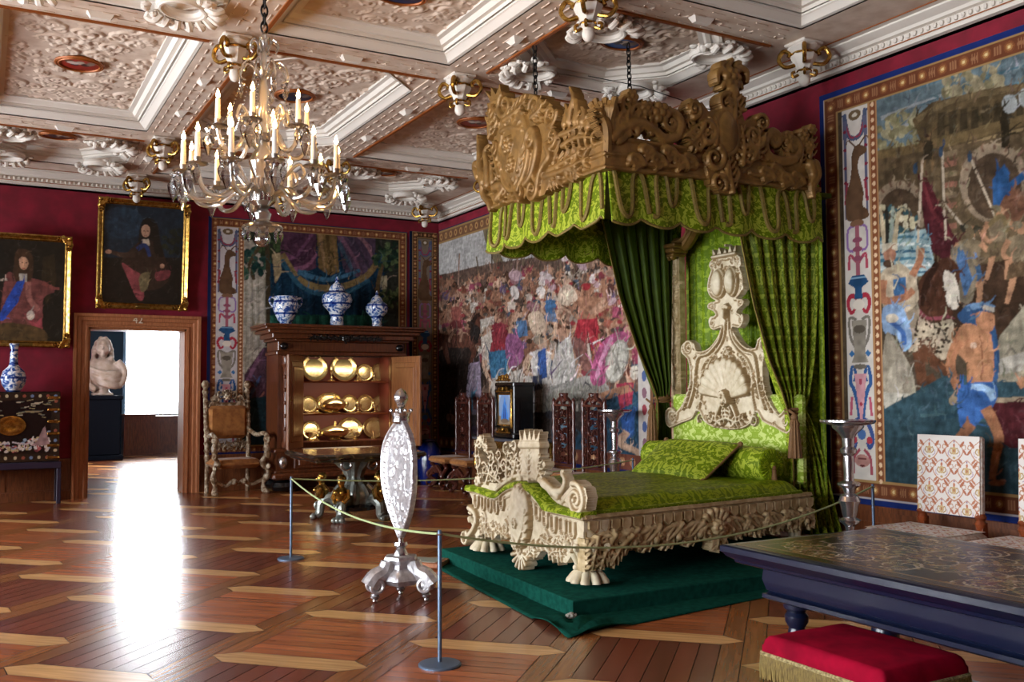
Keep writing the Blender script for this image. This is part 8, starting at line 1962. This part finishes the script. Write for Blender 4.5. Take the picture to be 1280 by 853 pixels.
# ------------------------------------------------------------------ gilded pendants at the beam crossings
def pendant():
    r = thing('ceiling_pendant', 'x', 'ceiling pendant', (0, 0, ZC), 0, 'gilded pendants under the beam crossings')
    q = MB(); q.bbox((-.13, -.13, -.03), (.13, .13, .0), .01); q.lathe([(.13, -.03), (.15, -.06), (.1, -.1), (.12, -.13), (.09, -.2), (.055, -.26), (.07, -.29), (.045, -.31)], 24, flute=.06, nf=8); q.build('body', M_PLASTER, r)
    for k in range(4):
        a = k * PI / 2 + PI / 4; x, y = math.cos(a), math.sin(a); q = MB()
        q.tube(spline([(x * .06, y * .06, -.20), (x * .17, y * .17, -.22), (x * .23, y * .23, -.15), (x * .19, y * .19, -.07), (x * .13, y * .13, -.09), (x * .14, y * .14, -.13)]), [.02] * 15 + [.022] * 10 + [.02] * 6, 8)
        q.tube(spline([(x * .05, y * .05, -.3), (x * .1, y * .1, -.32), (x * .11, y * .11, -.28), (x * .08, y * .08, -.27)]), .014, 7); q.ball((x * .1, y * .1, -.05), (.04, .04, .03), 8, 6)
        q.build('gilt_handle', M_GOLD, r)
    q = MB(); q.torus((0, 0, -.275), .06, .014, 20, 6); q.build('gilt_ring', M_GOLD, r); q = MB(); q.torus((0, 0, -.11), .105, .014, 24, 6); q.build('gilt_ring', M_GOLD, r)
    q = MB(); q.ball((0, 0, -.36), (.055, .055, .06), 16, 10); q.lathe([(.045, -.31), (.05, -.33), (.03, -.345)], 16); q.build('acorn', M_PLASTER, r)
    return r
PEND = [((1.98, 8.78), 'gilded white pendant beside the top of the chandelier'), ((4.28, 8.78), 'gilded white pendant left of the canopy crown, in open ceiling'), ((4.28, 6.38), 'gilded white pendant at the top edge above the canopy'), ((6.72, 6.38), 'gilded white pendant on the right cornice right of the canopy plume'),
        ((1.98, 12.8), 'dim gilded pendant behind the left candles of the chandelier'), ((4.28, 12.8), 'gilded pendant just right of the chandelier candles'), ((6.72, 12.8), 'gilded pendant partly hidden behind the far canopy corner'), ((1.98, 15.2), 'gilded pendant on the back cornice above the doorway portrait'), ((6.72, 15.2), 'gilded pendant in the far corner of the room'), ((4.28, 15.2), 'gilded pendant on the back cornice behind the chandelier drops')]
p0 = None
for (x, y), lb_ in PEND:
    if p0 is None: p0 = pendant(); p0.location = (x, y, ZC); p0['label'] = lb_
    else: dup(p0, (x, y, ZC), 0, lb_)
# ------------------------------------------------------------------ oval painted medallions in the coffers
MEDC = {(2, 3): ('8a2417', 'a', 'red painted oval medallion in the left coffer'), (3, 2): ('1f2f52', 'b', 'dark blue oval medallion at the top edge of the picture'), (3, 3): ('1b2440', 'c', 'nearly black oval medallion right of the chandelier top'), (4, 3): ('7d2a16', 'd', 'red oval medallion left of the canopy crown'), (4, 2): ('12427c', 'e', 'bright blue oval medallion above the bed canopy'),
        (2, 4): ('4f1d14', 'f', 'dark red oval medallion in the coffer above the portraits'), (4, 4): ('6a2818', 'g', 'brown red oval medallion near the far corner'), (3, 4): ('4a2018', 'h', 'brown oval medallion in the back coffer behind the chandelier')}
for i, j, x, y in MEDXY:
    if (i, j) not in MEDC: continue
    col, key, lb_ = MEDC[(i, j)]
    r = thing('ceiling_medallion', lb_, 'medallion', (x, y, ZC + .17), 0, 'painted oval medallions in the ceiling')
    q = MB(); q.torus((0, 0, 0), .225, .018, 36, 8, sy=.72 if j != 3 else 1.0); q.torus((0, 0, -.01), .2, .012, 36, 6, sy=.72 if j != 3 else 1.0); q.build('oval_frame', M_GOLDLINE, r)
    ry = .72 if j != 3 else 1.0
    cv = Canvas(.44, .44 * ry, .01, col)
    for k in range(5): cv.a_blob(.12 + k * .05, .44 * ry * (.35 + .1 * (k % 2)), .045, .05, ['5a4030', '2a2a34', 'a89888', '3a2420', '7a6a60'][k], .2)
    cv.a_blob(.15, .44 * ry * .4, .06, .04, 'b8a8a0' if key in 'ad' else '2a2028')
    q = MB(); q.lathe([(.215, .0), (.215, .02), (.001, .03)], 30, sx=1, sy=ry); q.build('ground', mat('medallion_ground_' + key, col, .3, spec=.5), r)
    U, V = np.meshgrid(np.linspace(0, 1, 24), np.linspace(0, 2 * PI, 48)); Pm = np.stack([U * .2 * np.cos(V), U * .2 * ry * np.sin(V), -.012 + .01 * U ** 2], -1)
    ii = np.clip(((Pm[..., 0] + .22) / .01).astype(int), 0, cv.nx - 1); jj = np.clip(((Pm[..., 1] + .22 * ry) / .01).astype(int), 0, cv.ny - 1)
    grid_mesh('painting', Pm, M_PAINT, r, cv.a[jj, ii])

# ------------------------------------------------------------------ crystal chandelier
CHX, CHY = 1.63, 6.38
M_CRY = glassy('chandelier_crystal', (.97, .95, .92), .2, .08, .5)
M_CRYD = glassy('cut_crystal_drop', (.9, .92, .95), .35, .02, .08)
M_WAX = mat('ivory_candle', 'e8e2d6', .5)
M_FLAME = emit('candle_flame', (1.0, .74, .42), 170)
M_CHSIL = mat('chandelier_silver', 'c8c2bc', .15, .95)
cl_ = thing('crystal_chandelier', 'two-tiered crystal chandelier with lit candles hanging from the ceiling', 'chandelier', (CHX, CHY, 2.55))
def Z(z): return z - 2.55
q = MB(); q.lathe([(.012, Z(2.66)), (.03, Z(2.69)), (.015, Z(2.72)), (.05, Z(2.75)), (.06, Z(2.79)), (.035, Z(2.82)), (.05, Z(2.84))], 20)
q.lathe([(.05, Z(3.02)), (.085, Z(3.1)), (.095, Z(3.14)), (.07, Z(3.2)), (.03, Z(3.25)), (.02, Z(3.3)), (.045, Z(3.34)), (.03, Z(3.38)), (.022, Z(3.5)), (.035, Z(3.62)), (.02, Z(3.7)), (.04, Z(3.76)), (.02, Z(3.8)), (.015, Z(3.95)), (.03, Z(3.98)), (.01, Z(4.04))], 20); q.build('stem', M_CRY, cl_)
q = MB(); q.lathe([(.05, Z(2.84)), (.085, Z(2.87)), (.09, Z(2.95)), (.085, Z(3.02)), (.05, Z(3.03))], 24); q.build('receiver', M_CHSIL, cl_); q = MB(); q.lathe([(.03, Z(3.28)), (.05, Z(3.29)), (.05, Z(3.33)), (.03, Z(3.34))], 20); q.build('receiver', M_CHSIL, cl_)
q = MB(); q.ball((0, 0, Z(2.62)), .055, 16, 12); q.build('bottom_ball', M_CRYD, cl_)
q = MB(); q.lathe([(.05, Z(2.74)), (.12, Z(2.71)), (.135, Z(2.69)), (.13, Z(2.685)), (.11, Z(2.70)), (.04, Z(2.73))], 28, flute=.05, nf=14); dish_ = q.build('bottom_dish', M_CRY, cl_)
def drop(m, x, y, z, s=1.0):
    m.lathe([(.003 * s, .0), (.012 * s, -.012 * s), (.006 * s, -.024 * s)], 6, T(x, y, z)); m.lathe([(.004 * s, -.022 * s), (.02 * s, -.05 * s), (.017 * s, -.07 * s), (.003 * s, -.105 * s)], 6, T(x, y, z), sy=.5)
q = MB()
for k in range(12): a = 2 * PI * k / 12; drop(q, .128 * math.cos(a), .128 * math.sin(a), Z(2.69), .8)
tag(q.build('dish_drop', M_CRYD, dish_), kind='stuff')
LAMPS = []
def arm(a, R, z_in, z_low, z_cup, h_c, scroll):
    x, y = math.cos(a), math.sin(a)
    q = MB(); q.tube(spline([(x * .07, y * .07, Z(z_in)), (x * R * .35, y * R * .35, Z(z_in + .03)), (x * R * .62, y * R * .62, Z(z_low)), (x * R * .9, y * R * .9, Z(z_low + .02)), (x * R, y * R, Z(z_cup))]), [.016] * 25, 8)
    if scroll: q.tube(spline([(x * .1, y * .1, Z(z_in + .02)), (x * R * .35, y * R * .35, Z(z_in + .14)), (x * R * .5, y * R * .5, Z(z_in + .2)), (x * R * .58, y * R * .58, Z(z_in + .13)), (x * R * .5, y * R * .5, Z(z_in + .1)), (x * R * .47, y * R * .47, Z(z_in + .14))]), .011, 7)
    am = q.build('arm', M_CRY, cl_)
    q = MB(); q.lathe([(.015, 0), (.06, .012), (.068, .022), (.055, .018), (.016, .01)], 18, flute=.06, nf=9); q.lathe([(.016, 0), (.02, .03), (.026, .06), (.022, .06), (.014, .03)], 12); cup = q.build('drip_pan', M_CRY, am, loc=(x * R, y * R, Z(z_cup)))
    q = MB()
    for k in range(3): b = a + (k - 1) * .9; drop(q, x * R + .06 * math.cos(b), y * R + .06 * math.sin(b), Z(z_cup + .012), 1.9 if k == 1 else 1.25)
    q.build('drop', M_CRYD, am)
    q = MB(); q.lathe([(.0175, .02), (.0185, .05), (.016, h_c), (.004, h_c + .004)], 12); q.build('candle', M_WAX, am, loc=(x * R, y * R, Z(z_cup)))
    q = MB(); q.lathe([(.004, 0), (.014, .016), (.012, .03), (.001, .062)], 9); q.build('flame', M_FLAME, am, loc=(x * R, y * R, Z(z_cup) + h_c + .004))
va = math.atan2(-CHY, -CHX)                              # direction from the chandelier to the camera
for k in range(12): arm(va + math.radians(8 + 30 * k), .51, 2.92, 2.86, 3.02, .22, k % 2 == 0)
for k in range(6): arm(va + math.radians(-13 + 60 * k), .305, 3.31, 3.2, 3.33, .2, True)
for k in range(8):                                       # crown of glass branches with drops at the top
    a = 2 * PI * k / 8 + .2; x, y = math.cos(a), math.sin(a); q = MB()
    q.tube(spline([(x * .02, y * .02, Z(3.72)), (x * .1, y * .1, Z(3.82)), (x * .15, y * .15, Z(3.78)), (x * .17, y * .17, Z(3.7)), (x * .13, y * .13, Z(3.68))]), .007, 6); q.tube(spline([(x * .02, y * .02, Z(3.9)), (x * .06, y * .06, Z(3.98)), (x * .1, y * .1, Z(3.94)), (x * .08, y * .08, Z(3.9))]), .006, 6)
    br_ = q.build('top_branch', M_CRY, cl_); q = MB(); drop(q, x * .16, y * .16, Z(3.69), 1.0); q.build('drop', M_CRYD, br_)
for k in range(6):                                       # bead strings from the crown to the upper tier
    a = va + math.radians(-13 + 60 * k); x, y = math.cos(a), math.sin(a); q = MB()
    for t in range(16):
        f = t / 15; r_ = .15 + .12 * f; q.ball((x * r_, y * r_, Z(3.68 - .3 * f - .16 * f * (1 - f))), .007, 6, 4)
    tag(q.build('bead_string', M_CRYD, cl_), kind='stuff')
chn = MB()
for k in range(14): chn.add(*_link, T(0, 0, Z(4.07 + k * .058)) @ Rz(PI / 2 * (k % 2)))
chn.build('chain', M_IRON, cl_)
